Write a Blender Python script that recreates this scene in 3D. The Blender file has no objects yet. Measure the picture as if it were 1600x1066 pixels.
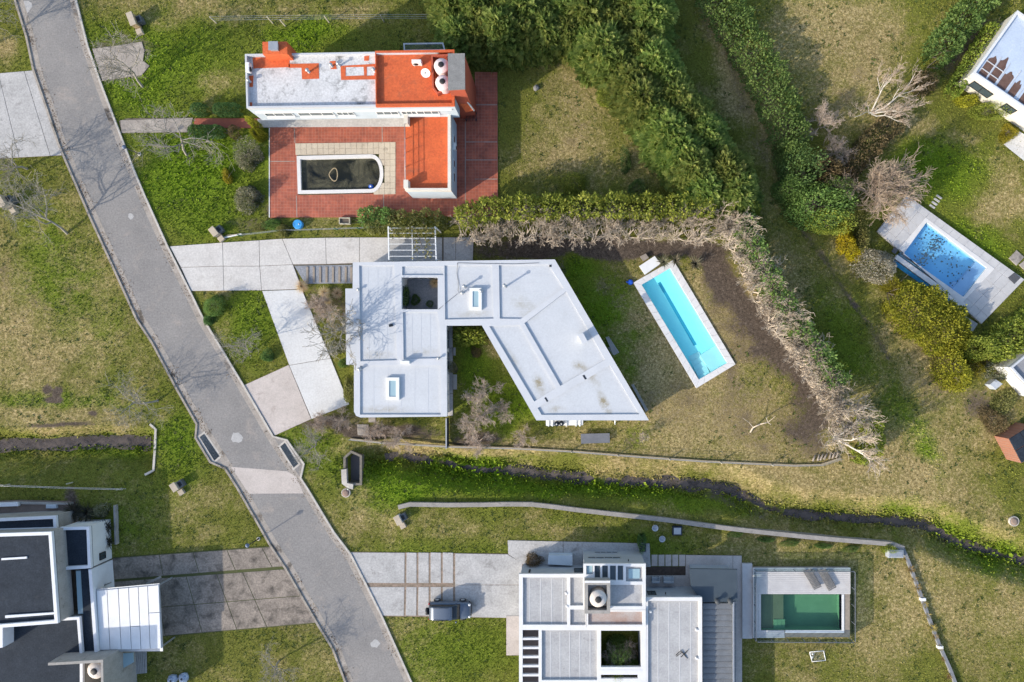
import bpy, bmesh, math, random
import numpy as np
from mathutils import Vector, Matrix
from mathutils.geometry import tessellate_polygon

sc = bpy.context.scene
COL = sc.collection
# ------------------------------------------------------------------ camera
# nadir drone view; one ground metre is S pixels of the 1600 px wide photograph
S, H, CX, CY = 15.8, 67.5, 890.0, 550.0
cam = bpy.data.cameras.new('camera')
cam_o = bpy.data.objects.new('camera', cam); COL.objects.link(cam_o)
cam_o.location = (0, 0, H); cam_o.rotation_euler = (0, 0, 0)
cam.sensor_width = 36.0; cam.lens = 36.0 * (H * S) / 1600.0
cam.shift_x = -(CX - 800) / 1600.0; cam.shift_y = (CY - 533) / 1600.0
cam.clip_start = 1.0; cam.clip_end = 3000
sc.camera = cam_o
# ------------------------------------------------------------------ light
SUN_EL = math.radians(25.5)
SUN_DIR = (-0.842, -0.539)            # horizontal direction towards the sun
w = bpy.data.worlds.new('World'); sc.world = w; w.use_nodes = True
nt = w.node_tree; bgn = nt.nodes['Background']
sky = nt.nodes.new('ShaderNodeTexSky'); sky.sky_type = 'NISHITA'; sky.sun_disc = False
sky.sun_elevation = SUN_EL; sky.sun_rotation = math.atan2(SUN_DIR[0], SUN_DIR[1])
sky.air_density = 1.0; sky.dust_density = 1.5; sky.ozone_density = 1.0
nt.links.new(sky.outputs[0], bgn.inputs[0]); bgn.inputs[1].default_value = 0.15
sl = bpy.data.lights.new('sun', 'SUN'); sl.energy = 2.5; sl.angle = math.radians(0.6); sl.color = (1.0, 0.92, 0.79)
so = bpy.data.objects.new('sun', sl); COL.objects.link(so)
d = Vector((SUN_DIR[0] * math.cos(SUN_EL), SUN_DIR[1] * math.cos(SUN_EL), math.sin(SUN_EL)))
so.rotation_euler = d.to_track_quat('Z', 'Y').to_euler(); so.location = (-60, -40, 60)
vs = sc.view_settings
vs.view_transform = 'Standard'; vs.look = 'None'; vs.exposure = 1.05; vs.gamma = 1.0; vs.use_curve_mapping = False
sc.cycles.max_bounces = 6; sc.cycles.diffuse_bounces = 3; sc.cycles.transparent_max_bounces = 12
sc.cycles.use_denoising = True

# ------------------------------------------------------------------ helpers
RNG = np.random.default_rng(7); random.seed(7)
def P(x, y, z=0.0):
    k = (H - z) / H / S
    return Vector(((x - CX) * k, (CY - y) * k, z))
def PP(pts, z=0.0): return [P(x, y, z).to_2d() for x, y in pts]
def area2(p): return 0.5 * sum(p[i][0] * p[(i + 1) % len(p)][1] - p[(i + 1) % len(p)][0] * p[i][1] for i in range(len(p)))
def ccw(p):
    p = [Vector((q[0], q[1])) for q in p]
    return p if area2(p) > 0 else p[::-1]
def offset(poly, dist):
    """shift every edge of a polygon inwards by dist (negative: outwards)"""
    p = ccw(poly); n = len(p); out = []
    for i in range(n):
        a, b, c = p[i - 1], p[i], p[(i + 1) % n]
        d1 = (b - a).normalized(); d2 = (c - b).normalized()
        n1 = Vector((-d1.y, d1.x)); n2 = Vector((-d2.y, d2.x))
        den = 1 + n1.dot(n2)
        out.append(b + (n1 + n2) * (dist / max(den, 0.2)))
    return out
WL = {}
def wl(o): return WL.get(o.name, Vector((0, 0, 0))) if o else Vector((0, 0, 0))
def tag(o, label=None, cat=None, group=None, kind=None):
    if label: o['label'] = label
    if cat: o['category'] = cat
    if group: o['group'] = group
    if kind: o['kind'] = kind
    return o
def thing(name, label, cat, loc, group=None, kind=None):
    o = bpy.data.objects.new(name, None); COL.objects.link(o); o.empty_display_size = 0.3
    o.location = loc; WL[o.name] = Vector(loc)
    return tag(o, label, cat, group, kind)
class MB:
    def __init__(s): s.v = []; s.f = []; s.sm = []
    def add(s, vs, fs, smooth=False):
        b = len(s.v); s.v += [tuple(v) for v in vs]
        s.f += [tuple(i + b for i in f) for f in fs]; s.sm += [smooth] * len(fs); return s
    def box(s, x0, y0, z0, x1, y1, z1):
        return s.prism([(x0, y0), (x1, y0), (x1, y1), (x0, y1)], z0, z1)
    def prism(s, poly, z0, z1, holes=(), bottom=True, top=True):
        loops = [ccw(poly)] + [ccw(h)[::-1] for h in holes]
        flat = [q for l in loops for q in l]; n = len(flat)
        tris = tessellate_polygon([[Vector((q[0], q[1], 0)) for q in l] for l in loops])
        vs = [(q[0], q[1], z0) for q in flat] + [(q[0], q[1], z1) for q in flat]; fs = []
        for t in tris:
            a, b, c = (flat[i] for i in t)
            up = (b[0] - a[0]) * (c[1] - a[1]) - (b[1] - a[1]) * (c[0] - a[0]) > 0
            t = t if up else (t[0], t[2], t[1])
            if top: fs.append(tuple(i + n for i in t))
            if bottom: fs.append((t[0], t[2], t[1]))
        k = 0
        for l in loops:
            m = len(l)
            for i in range(m):
                a, b = k + i, k + (i + 1) % m
                fs.append((a, b, b + n, a + n))
            k += m
        return s.add(vs, fs)
    def sheet(s, poly, z, holes=()):
        loops = [ccw(poly)] + [ccw(h)[::-1] for h in holes]
        flat = [q for l in loops for q in l]
        tris = tessellate_polygon([[Vector((q[0], q[1], 0)) for q in l] for l in loops]); fs = []
        for t in tris:
            a, b, c = (flat[i] for i in t)
            up = (b[0] - a[0]) * (c[1] - a[1]) - (b[1] - a[1]) * (c[0] - a[0]) > 0
            fs.append(t if up else (t[0], t[2], t[1]))
        return s.add([(q[0], q[1], z) for q in flat], fs)
    def bevel_prism(s, poly, z0, z1, b):
        """solid slab with a chamfered top edge"""
        p0 = ccw(poly); p1 = offset(p0, b); n = len(p0)
        vs = [(q[0], q[1], z0) for q in p0] + [(q[0], q[1], z1 - b) for q in p0] + [(q[0], q[1], z1) for q in p1]
        fs = []
        for i in range(n):
            j = (i + 1) % n
            fs += [(i, j, n + j, n + i), (n + i, n + j, 2 * n + j, 2 * n + i)]
        fs.append(tuple(range(2 * n, 3 * n)))
        return s.add(vs, fs)
    def lathe(s, c, prof, n=16, smooth=True):
        """prof: list of (radius, z)"""
        vs = []; fs = []
        for r, z in prof:
            for k in range(n):
                a = 2 * math.pi * k / n; vs.append((c[0] + r * math.cos(a), c[1] + r * math.sin(a), c[2] + z))
        for i in range(len(prof) - 1):
            for k in range(n):
                q = (k + 1) % n; fs.append((i * n + k, i * n + q, (i + 1) * n + q, (i + 1) * n + k))
        fs.append(tuple(range((len(prof) - 1) * n, len(prof) * n))); fs.append(tuple(range(n))[::-1])
        return s.add(vs, fs, smooth)
    def cyl(s, c, r, z0, z1, n=12, smooth=True): return s.lathe((c[0], c[1], 0), [(r, z0), (r, z1)], n, smooth)
    def tube(s, a, b, r0, r1=None, n=6):
        a, b = Vector(a), Vector(b); r1 = r0 if r1 is None else r1
        d = (b - a); d.normalize()
        u = d.orthogonal().normalized(); v = d.cross(u); vs = []
        for p, r in ((a, r0), (b, r1)):
            for k in range(n):
                t = 2 * math.pi * k / n; vs.append(p + (u * math.cos(t) + v * math.sin(t)) * r)
        fs = [(k, (k + 1) % n, n + (k + 1) % n, n + k) for k in range(n)]
        fs += [tuple(range(n))[::-1], tuple(range(n, 2 * n))]
        return s.add(vs, fs, n > 5)
    def pipe(s, pts, r, n=6):
        for a, b in zip(pts, pts[1:]): s.tube(a, b, r, r, n)
        return s
    def bar(s, a, b, wd, z0, z1):
        """upright board from a to b in plan"""
        a, b = Vector((a[0], a[1])), Vector((b[0], b[1])); d = (b - a).normalized(); nn = Vector((-d.y, d.x)) * wd / 2
        return s.prism([a - nn, b - nn, b + nn, a + nn], z0, z1)
    def build(s, name, mat, parent=None, origin=None):
        base = wl(parent) if parent else (Vector(origin) if origin is not None else Vector((0, 0, 0)))
        me = bpy.data.meshes.new(name)
        me.from_pydata([(v[0] - base[0], v[1] - base[1], v[2] - base[2]) for v in s.v], [], s.f)
        if any(s.sm): me.polygons.foreach_set('use_smooth', s.sm)
        me.materials.append(mat); me.update()
        o = bpy.data.objects.new(name, me); COL.objects.link(o)
        if parent: o.parent = parent; WL[o.name] = base.copy()
        else: o.location = base; WL[o.name] = base.copy()
        return o
def part(name, mat, parent, fn, label=None):
    m = MB(); fn(m); o = m.build(name, mat, parent)
    if label: o['label'] = label
    return o
def share(src, name, parent, loc=(0, 0, 0), rot=(0, 0, 0), scale=(1, 1, 1)):
    """another object on the same mesh data"""
    o = bpy.data.objects.new(name, src); COL.objects.link(o)
    if parent: o.parent = parent
    o.location = loc; o.rotation_euler = rot; o.scale = scale
    return o
def ribbon(pts, wd):
    """polygon of constant width along a plan polyline"""
    pts = [Vector((p[0], p[1])) for p in pts]; L = []; R = []
    for i, p in enumerate(pts):
        a = pts[max(i - 1, 0)]; b = pts[min(i + 1, len(pts) - 1)]
        d = (b - a).normalized(); n = Vector((-d.y, d.x)) * wd / 2
        L.append(p + n); R.append(p - n)
    return L, R
def strip_prism(m, pts, wd, z0, z1):
    L, R = ribbon(pts, wd); n = len(L); vs = []; fs = []
    for a, b in zip(L, R): vs += [(a.x, a.y, z0), (b.x, b.y, z0), (b.x, b.y, z1), (a.x, a.y, z1)]
    for i in range(n - 1):
        p, q = 4 * i, 4 * i + 4
        fs += [(p + 3, p + 2, q + 2, q + 3), (p + 1, q + 1, q + 2, p + 2), (p, p + 3, q + 3, q)]
    fs += [(0, 1, 2, 3), (4 * n - 1, 4 * n - 2, 4 * n - 3, 4 * n - 4)]
    return m.add(vs, fs)
def smooth_line(pts, step=1.0):
    """Catmull-Rom through plan points"""
    pts = [Vector((p[0], p[1])) for p in pts]; out = []
    for i in range(len(pts) - 1):
        p0, p1, p2, p3 = pts[max(i - 1, 0)], pts[i], pts[i + 1], pts[min(i + 2, len(pts) - 1)]
        n = max(1, int((p2 - p1).length / step))
        for k in range(n):
            t = k / n
            out.append(0.5 * ((2 * p1) + (p2 - p0) * t + (2 * p0 - 5 * p1 + 4 * p2 - p3) * t * t + (3 * p1 - p0 - 3 * p2 + p3) * t ** 3))
    return out + [pts[-1]]

# ------------------------------------------------------------------ materials
MT = {}
def nodes(name):
    m = bpy.data.materials.new(name); m.use_nodes = True; nt = m.node_tree
    return m, nt, nt.nodes['Principled BSDF'], nt.nodes.new, nt.links.new
def ramp(nt, fac, stops):
    r = nt.nodes.new('ShaderNodeValToRGB'); e = r.color_ramp.elements
    while len(e) < len(stops): e.new(0.5)
    for q, (p, c) in zip(e, stops): q.position = p; q.color = tuple(c) + (1,) if len(c) == 3 else c
    nt.links.new(fac, r.inputs[0]); return r.outputs[0]
def noise(nt, scale, detail=4, rough=0.6, vec=None, dist=0.0):
    n = nt.nodes.new('ShaderNodeTexNoise'); n.inputs['Scale'].default_value = scale
    n.inputs['Detail'].default_value = detail; n.inputs['Roughness'].default_value = rough; n.inputs['Distortion'].default_value = dist
    if vec is None:
        g = nt.nodes.get('GeoPos') or nt.nodes.new('ShaderNodeNewGeometry'); g.name = 'GeoPos'; vec = g.outputs['Position']
    nt.links.new(vec, n.inputs['Vector']); return n.outputs[0]
def mix(nt, fac, a, b, mode='MIX'):
    n = nt.nodes.new('ShaderNodeMix'); n.data_type = 'RGBA'; n.blend_type = mode
    for sock, v in ((n.inputs[0], fac), (n.inputs[6], a), (n.inputs[7], b)):
        if hasattr(v, 'default_value') or hasattr(v, 'is_linked'): nt.links.new(v, sock)
        elif isinstance(v, (int, float)): sock.default_value = v
        else: sock.default_value = tuple(v) + (1,)
    return n.outputs[2]
def math_n(nt, op, a, b=None, clamp=False):
    n = nt.nodes.new('ShaderNodeMath'); n.operation = op; n.use_clamp = clamp
    for i, v in enumerate((a, b)):
        if v is None: continue
        if isinstance(v, (int, float)): n.inputs[i].default_value = v
        else: nt.links.new(v, n.inputs[i])
    return n.outputs[0]
def bump(nt, bs, h, strength, dist=0.05):
    b = nt.nodes.new('ShaderNodeBump'); b.inputs['Strength'].default_value = strength; b.inputs['Distance'].default_value = dist
    nt.links.new(h, b.inputs['Height']); nt.links.new(b.outputs[0], bs.inputs['Normal'])
def surf(name, c, c2=None, scale=1.2, rough=0.8, metal=0.0, fine=0.12, fscale=14, stain=None, bmp=0.0, spec=0.3):
    """plain weathered surface: large blotches from c to c2, fine grain, optional stain (colour, scale, low, high)"""
    if name in MT: return MT[name]
    m, nt, bs, N, L = nodes(name)
    c2 = c2 or tuple(v * 0.82 for v in c)
    col = ramp(nt, noise(nt, scale, 6, 0.65), [(0.32, c), (0.7, c2)])
    if fine: col = mix(nt, fine, col, ramp(nt, noise(nt, fscale, 3, 0.7), [(0.3, (0.25,) * 3), (0.7, (0.95,) * 3)]), 'OVERLAY')
    if stain:
        f = ramp(nt, noise(nt, stain[1], 7, 0.7, dist=0.4), [(stain[2], (0, 0, 0)), (stain[3], (1, 1, 1))])
        col = mix(nt, f, col, stain[0])
    L(col, bs.inputs['Base Color']); bs.inputs['Roughness'].default_value = rough; bs.inputs['Metallic'].default_value = metal
    bs.inputs['Specular IOR Level'].default_value = spec
    if bmp: bump(nt, bs, noise(nt, fscale, 4, 0.7), bmp, 0.02)
    MT[name] = m; return m
def leaf_mat(name, c_dark, c_mid, c_light, rough=0.6, trans=0.42):
    m, nt, bs, N, L = nodes(name)
    a = N('ShaderNodeAttribute'); a.attribute_name = 't'
    oi = N('ShaderNodeObjectInfo')
    col = ramp(nt, a.outputs['Fac'], [(0.0, c_dark), (0.5, c_mid), (1.0, c_light)])
    hs = N('ShaderNodeHueSaturation'); L(col, hs.inputs['Color'])
    L(math_n(nt, 'ADD', math_n(nt, 'MULTIPLY', oi.outputs['Random'], 0.03), 0.485), hs.inputs['Hue'])
    L(math_n(nt, 'ADD', math_n(nt, 'MULTIPLY', oi.outputs['Random'], 0.3), 0.85), hs.inputs['Value'])
    L(hs.outputs[0], bs.inputs['Base Color']); bs.inputs['Roughness'].default_value = rough
    bs.inputs['Specular IOR Level'].default_value = 0.25
    if trans:
        tr = N('ShaderNodeBsdfTranslucent'); L(hs.outputs[0], tr.inputs['Color'])
        mx = N('ShaderNodeMixShader'); mx.inputs[0].default_value = trans
        L(bs.outputs[0], mx.inputs[1]); L(tr.outputs[0], mx.inputs[2])
        L(mx.outputs[0], nt.nodes['Material Output'].inputs['Surface'])
    MT[name] = m; return m
def water_mat(name, tint, gloss=0.06, rip=0.25, scum=None):
    """clear water: tinted transparency under a fresnel reflection, so that the light reaches the bottom"""
    m, nt, bs, N, L = nodes(name)
    tp = N('ShaderNodeBsdfTransparent'); tp.inputs[0].default_value = tuple(tint) + (1,)
    gl = N('ShaderNodeBsdfGlossy'); gl.inputs['Roughness'].default_value = gloss; gl.inputs['Color'].default_value = (1, 1, 1, 1)
    fr = N('ShaderNodeLayerWeight'); fr.inputs[0].default_value = 0.5
    b = N('ShaderNodeBump'); b.inputs['Strength'].default_value = rip; b.inputs['Distance'].default_value = 0.03
    L(noise(nt, 5, 3, 0.5), b.inputs['Height']); L(b.outputs[0], gl.inputs['Normal']); 
    mx = N('ShaderNodeMixShader'); L(math_n(nt, 'ADD', math_n(nt, 'MULTIPLY', math_n(nt, 'POWER', fr.outputs['Facing'], 5.0), 0.7), 0.035), mx.inputs[0]); L(tp.outputs[0], mx.inputs[1]); L(gl.outputs[0], mx.inputs[2])
    out = mx.outputs[0]
    if scum:
        f = ramp(nt, noise(nt, scum[1], 6, 0.7, dist=0.6), [(scum[2], (0, 0, 0)), (scum[3], (1, 1, 1))])
        df = N('ShaderNodeBsdfDiffuse'); df.inputs[0].default_value = tuple(scum[0]) + (1,)
        m2 = N('ShaderNodeMixShader'); L(f, m2.inputs[0]); L(out, m2.inputs[1]); L(df.outputs[0], m2.inputs[2]); out = m2.outputs[0]
    L(out, nt.nodes['Material Output'].inputs['Surface']); MT[name] = m; return m
def glass_mat(name, c=(0.05, 0.07, 0.08), rough=0.06):
    m, nt, bs, N, L = nodes(name); bs.inputs['Base Color'].default_value = tuple(c) + (1,)
    bs.inputs['Roughness'].default_value = rough; bs.inputs['Specular IOR Level'].default_value = 0.6; MT[name] = m; return m
def clear_mat(name, tint=(0.86, 0.93, 0.92)):
    m, nt, bs, N, L = nodes(name)
    tp = N('ShaderNodeBsdfTransparent'); tp.inputs[0].default_value = tuple(tint) + (1,)
    gl = N('ShaderNodeBsdfGlossy'); gl.inputs['Roughness'].default_value = 0.03
    fr = N('ShaderNodeLayerWeight'); fr.inputs[0].default_value = 0.5
    mx = N('ShaderNodeMixShader'); L(math_n(nt, 'ADD', math_n(nt, 'MULTIPLY', math_n(nt, 'POWER', fr.outputs['Facing'], 5.0), 0.7), 0.05), mx.inputs[0]); L(tp.outputs[0], mx.inputs[1]); L(gl.outputs[0], mx.inputs[2])
    L(mx.outputs[0], nt.nodes['Material Output'].inputs['Surface']); MT[name] = m; return m
# ------------------------------------------------------------------ terrain
def vnoise(x, y, scale, seed):
    r = np.random.default_rng(seed).random((256, 256))
    u = x / scale + 1000; v = y / scale + 1000
    i = np.floor(u).astype(int); j = np.floor(v).astype(int); fu = u - i; fv = v - j
    fu = fu * fu * (3 - 2 * fu); fv = fv * fv * (3 - 2 * fv)
    g = lambda a, b: r[a % 256, b % 256]
    return (g(i, j) * (1 - fu) + g(i + 1, j) * fu) * (1 - fv) + (g(i, j + 1) * (1 - fu) + g(i + 1, j + 1) * fu) * fv
def fbm(x, y, scale, seed, octs=4):
    s = 0; a = 0.5
    for k in range(octs): s = s + a * vnoise(x, y, scale / 2 ** k, seed + k); a *= 0.5
    return s / (1 - 0.5 ** octs)
def dist_line(x, y, pts):
    """distance to a polyline and the sign of the side (left positive)"""
    best = np.full(x.shape, 1e9); side = np.zeros(x.shape); along = np.zeros(x.shape); acc = 0
    for (ax, ay), (bx, by) in zip(pts, pts[1:]):
        dx, dy = bx - ax, by - ay; L2 = dx * dx + dy * dy; L = math.sqrt(L2)
        t = np.clip(((x - ax) * dx + (y - ay) * dy) / L2, 0, 1)
        dd = np.hypot(x - ax - t * dx, y - ay - t * dy); m = dd < best
        best = np.where(m, dd, best); side = np.where(m, np.sign(dx * (y - ay) - dy * (x - ax)), side); along = np.where(m, acc + t * L, along); acc += L
    return best, side, along
def inside(x, y, poly):
    r = np.zeros(x.shape, bool); n = len(poly)
    for i in range(n):
        (ax, ay), (bx, by) = poly[i], poly[(i + 1) % n]
        if ay == by: continue
        r ^= ((ay > y) != (by > y)) & (x < (bx - ax) * (y - ay) / (by - ay) + ax)
    return r
def sstep(a, b, x):
    t = np.clip((x - a) / (b - a), 0, 1); return t * t * (3 - 2 * t)
def line_px(pts, z=0.0, step=1.5):
    return [(q.x, q.y) for q in smooth_line(PP(pts, z), step)]

STREAM = [(552, 732), (575, 724), (602, 716), (625, 712), (660, 718), (700, 724), (745, 734), (795, 735), (850, 741), (900, 747), (955, 752), (1010, 754), (1085, 757),
          (1130, 763), (1165, 778), (1195, 793), (1240, 803), (1300, 808), (1370, 813), (1415, 816), (1450, 822), (1485, 842), (1540, 860), (1600, 877), (1680, 900), (1800, 935)]
stream_w = line_px(STREAM, -1.25)
LDITCH = [(-220, 690), (-60, 694), (0, 693), (60, 694), (120, 690), (180, 688), (236, 690)]
ldit_w = line_px(LDITCH, -1.2)
PIT = PP([(540, 716), (549, 708), (562, 714), (562, 755), (540, 755)], 0)
POOL_B_IN = [(1002.8, 445), (1047, 419.6), (1136, 567), (1092, 593)]
POOL_B_OUT = [(989.4, 441.8), (1052, 406), (1149.5, 569.5), (1088, 607)]
arc = [(580 + 13.5 * math.sin(a) * 1.0, 271 - 24.5 * math.cos(a)) for a in np.linspace(0, math.pi, 13)]
POOL_A_IN = [(469, 249)] + arc + [(470.5, 297.5)]
POOL_E_IN = [(1411.5, 397), (1448, 347), (1542, 418.5), (1506, 464.6)]
POOL_C_IN = [(1189.5, 929), (1315, 929), (1315, 985), (1189.5, 984)]
PITS = [(offset(PP(POOL_B_IN, 0.08), -0.3), -1.9), (offset(PP(POOL_A_IN, 0.05), -0.28), -1.6), (offset(PP(POOL_E_IN, 0.3), -0.3), -1.6),
        (offset(PP(POOL_C_IN, 0.55), -0.28), -1.4)]

# footpaths worn in the corridor
TRACK = line_px([(1255, 360), (1275, 385), (1300, 420), (1330, 470), (1360, 510), (1388, 556)])
def height(x, y):
    z = -0.035 + 0.03 * (fbm(x, y, 3.0, 11) - 0.5)
    dd, side, al = dist_line(x, y, stream_w)
    wn = np.where(side > 0, 2.9, 2.5) + 0.7 * (fbm(x, y, 5, 21) - 0.5)
    dep = 1.25 * sstep(0, 3.0, al) + 0.1
    dd = dd + 0.35 * (fbm(x, y, 1.6, 131) - 0.5)
    prof = 1 - sstep(0.10, 1.0, dd / np.maximum(wn, 0.1))
    z = z - dep * prof * (1 + 0.22 * (fbm(x, y, 1.0, 31) - 0.5) + 0.16 * (fbm(x, y, 4.0, 35) - 0.5))
    dd, side, al = dist_line(x, y, ldit_w)
    wn = np.where(side > 0, 1.7, 4.3)
    prof = (1 - sstep(0.22, 1.0, dd / wn)) * np.where(x < P(239, 0).x, 1.0, 0.0)
    z = z - 1.2 * prof * (1 + 0.24 * (fbm(x, y, 1.2, 41) - 0.5))
    z = np.where(inside(x, y, [tuple(q) for q in PIT]), np.minimum(z, -1.45), z)
    dd, _, _ = dist_line(x, y, TRACK); z = z - 0.10 * (1 - sstep(0.1, 0.55, dd))
    for poly, zz in PITS: z = np.where(inside(x, y, [tuple(q) for q in poly]), zz, z)
    return z
# where the lawn is dry, bare or lush: (px, py, rx, ry, degrees, strength)
DRY = [(60, 430, 150, 110, 20, .55), (40, 560, 130, 90, 0, .6), (60, 650, 170, 26, 0, .7), (340, 120, 45, 35, 0, .65), (8, 80, 22, 28, 0, .9), (300, 20, 160, 30, 0, .5), (560, 18, 90, 18, 0, .4),
       (900, 170, 75, 85, 0, .62), (880, 250, 120, 30, -8, .5), (1010, 250, 40, 30, 0, .6), (1050, 560, 170, 120, 60, .95), (1150, 680, 180, 55, 0, .85), (1040, 480, 40, 60, 60, .6), (930, 700, 90, 10, 0, .5),
       (1180, 470, 70, 110, 60, .8), (940, 690, 120, 30, 0, .55), (1320, 110, 120, 75, 60, .75), (1290, 30, 80, 60, 0, .6), (1380, 60, 40, 70, 0, .6), (1150, 110, 28, 150, -25, .95), (1205, 230, 22, 60, -15, .8),
       (1560, 320, 50, 50, 0, .75), (1470, 230, 70, 20, -20, .5), (1440, 190, 45, 25, 0, .5), (1330, 395, 40, 30, 40, .8), (1400, 480, 40, 60, 40, .75), (1450, 560, 60, 60, 40, .8), (1380, 740, 120, 45, 8, .8), (1180, 745, 260, 22, 4, .75),
       (1480, 690, 60, 90, 60, .55), (1560, 640, 40, 90, 60, .7), (1330, 620, 60, 80, 60, .5), (330, 790, 60, 40, 0, .7), (560, 800, 60, 50, 0, .5), (760, 830, 180, 24, 0, .4), (1260, 900, 200, 140, 0, .45), (1400, 960, 60, 120, 20, .55),
       (1540, 960, 120, 90, 0, .55), (800, 705, 330, 9, 0, .7), (640, 690, 120, 12, 0, .6), (220, 245, 35, 22, 0, .75), (345, 505, 26, 30, 0, .55), (350, 450, 26, 10, 0, .6), (590, 1000, 120, 60, 0, .3), (690, 960, 150, 30, 0, .25), (360, 1030, 160, 50, 0, .3),
       (1510, 800, 120, 40, 20, .4), (780, 545, 24, 50, -30, .5), (745, 660, 50, 50, 0, .35), (560, 660, 60, 16, 0, .5), (150, 830, 70, 60, 0, .25), (480, 720, 50, 40, 0, .3), (1250, 290, 60, 40, 0, .3)]
LUSH = [(893, 430, 20, 40, 60, .95), (925, 480, 30, 55, 62, .95), (960, 545, 26, 55, 62, .95), (985, 590, 14, 20, 60, .8), (300, 270, 110, 80, 0, .9), (240, 90, 130, 60, 0, .7), (220, 150, 50, 40, 0, .6), (470, 60, 60, 30, 0, .8), (930, 500, 60, 80, 60, .55), (965, 580, 40, 40, 0, .35), (740, 590, 30, 70, 0, .7), (800, 630, 50, 50, 60, .8), (690, 745, 130, 30, 0, .9), (900, 768, 260, 14, 5, .9), (620, 760, 60, 30, 0, .6),
        (1345, 560, 32, 130, -38, .5), (1460, 270, 70, 50, -20, .9), (1530, 390, 60, 30, 30, .7), (150, 700, 140, 16, 0, .5), (90, 430, 60, 120, -28, .5), (400, 500, 40, 60, 0, .6), (100, 620, 100, 20, 0, .7), (280, 700, 40, 60, 0, .6), (1450, 690, 18, 60, -25, .8), (440, 240, 60, 40, 0, .4), (1420, 800, 120, 30, 8, .5), (1560, 870, 120, 24, 18, .7), (830, 900, 300, 60, 0, .3), (1000, 860, 80, 20, 0, .4), (480, 700, 60, 40, 20, .5), (1110, 470, 16, 16, 0, .4), (1000, 690, 30, 30, 0, .5), (700, 1010, 140, 50, 0, .35), (200, 830, 60, 60, 0, .3)]
DIRT = [(1080, 640, 120, 40, 0, .30), (1040, 440, 40, 40, 0, .36), (1160, 560, 60, 90, -35, .34), (1200, 690, 80, 30, 0, .3), (960, 440, 30, 40, 0, .3), (1320, 120, 60, 60, 0, .22), (1150, 120, 20, 120, -25, .4), (60, 450, 90, 80, 0, .22), (1000, 385, 130, 14, 0, .9), (1460, 600, 60, 50, 30, .25), (900, 170, 50, 60, 0, .2), (930, 383, 190, 12, 1, 1.0), (1105, 395, 45, 22, 30, 1.0), (1150, 445, 24, 60, -32, .95), (1195, 515, 24, 70, -35, .95), (1245, 590, 22, 60, -38, .95), (1270, 650, 40, 40, 0, .7), (600, 677, 90, 13, 3, .9), (520, 660, 50, 14, -10, .7), (745, 692, 40, 12, 0, .7), (522, 480, 34, 60, -20, .55), (830, 395, 100, 10, 0, .9), (880, 440, 20, 30, 0, .5),
        (1250, 215, 40, 60, 30, .35), (1295, 262, 34, 22, 0, .8), (1500, 75, 14, 70, 38, .6), (85, 610, 9, 7, 0, 1.2), (80, 622, 14, 5, 10, 1.1), (69, 604, 7, 6, 0, 1.1), (147, 646, 7, 5, 0, 1.), (95, 663, 60, 4, 0, .8), (430, 330, 20, 12, 0, .5), (405, 350, 50, 12, 0, .4), (1545, 620, 30, 40, 30, .5), (985, 690, 14, 22, 0, .5), (1135, 790, 90, 8, 18, .5), (70, 845, 20, 10, 0, .6), (190, 85, 40, 25, 0, .5), (110, 778, 10, 20, 0, .8), (1060, 470, 0.1, .1, 0, 0)]
def blobs(x, y, lst, seed, sharp=1.0):
    r = np.zeros(x.shape); wx = 2.2 * (fbm(x, y, 4, seed) - 0.5) * 2; wy = 2.2 * (fbm(x, y, 4, seed + 9) - 0.5) * 2
    for px, py, rx, ry, a, s in lst:
        c = P(px, py); k = min(1.0, min(rx, ry) / 25); X = x + wx * k - c.x; Y = y + wy * k - c.y
        t = math.radians(-a); u = (X * math.cos(t) + Y * math.sin(t)) / (rx / S); v = (-X * math.sin(t) + Y * math.cos(t)) / (ry / S)
        r = 1 - (1 - r) * (1 - min(s, .99) * np.exp(-0.9 * (u * u + v * v) ** 1.3))
    return r
def masks(x, y):
    n1 = fbm(x, y, 5.0, 51); n2 = fbm(x, y, 1.6, 61)
    dry = blobs(x, y, DRY, 71); lush = blobs(x, y, LUSH, 81); dirt = blobs(x, y, DIRT, 91)
    dry = np.clip(0.16 + dry * 0.85 - lush * 0.42 + (n1 - 0.5) * 0.6 + (n2 - 0.5) * 0.6, 0, 1)
    lush = np.clip(0.12 + lush + (n1 - 0.5) * 0.3 - dry * 0.25, 0, 1)
    dd, _, _ = dist_line(x, y, TRACK); tr = (1 - sstep(0.05, 0.75, dd + 0.9 * (n2 - 0.5))) * np.clip(0.45 + 1.1 * (n1 - 0.35), 0, 0.95)
    sd, _, _ = dist_line(x, y, stream_w); sw = (1 - sstep(0.0, 0.26, sd + 0.9 * (n2 - 0.5))) * 0.8
    ld, _, _ = dist_line(x, y, ldit_w); sw = np.maximum(sw, (1 - sstep(0.2, 0.55, ld + 0.6 * (n2 - 0.5))) * (x < P(241, 0).x))
    dirt = np.clip(np.maximum(np.maximum(dirt * 1.15 + (n2 - 0.5) * 0.6 * (dirt > 0.15), tr), sw), 0, 1)
    return dry, dirt, lush
fx = np.arange(P(-90, 0).x, P(1690, 0).x, 0.2); fy = np.arange(P(0, 1150).y, P(0, -90).y, 0.2)
def extend(a):
    g = np.cumsum(0.35 * 1.32 ** np.arange(26)); return np.concatenate([a[0] - g[::-1], a, a[-1] + g])
gx, gy = np.meshgrid(extend(fx), extend(fy)); ny, nx = gx.shape
gz = height(gx, gy); m_dry, m_dirt, m_lush = masks(gx, gy)
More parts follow.
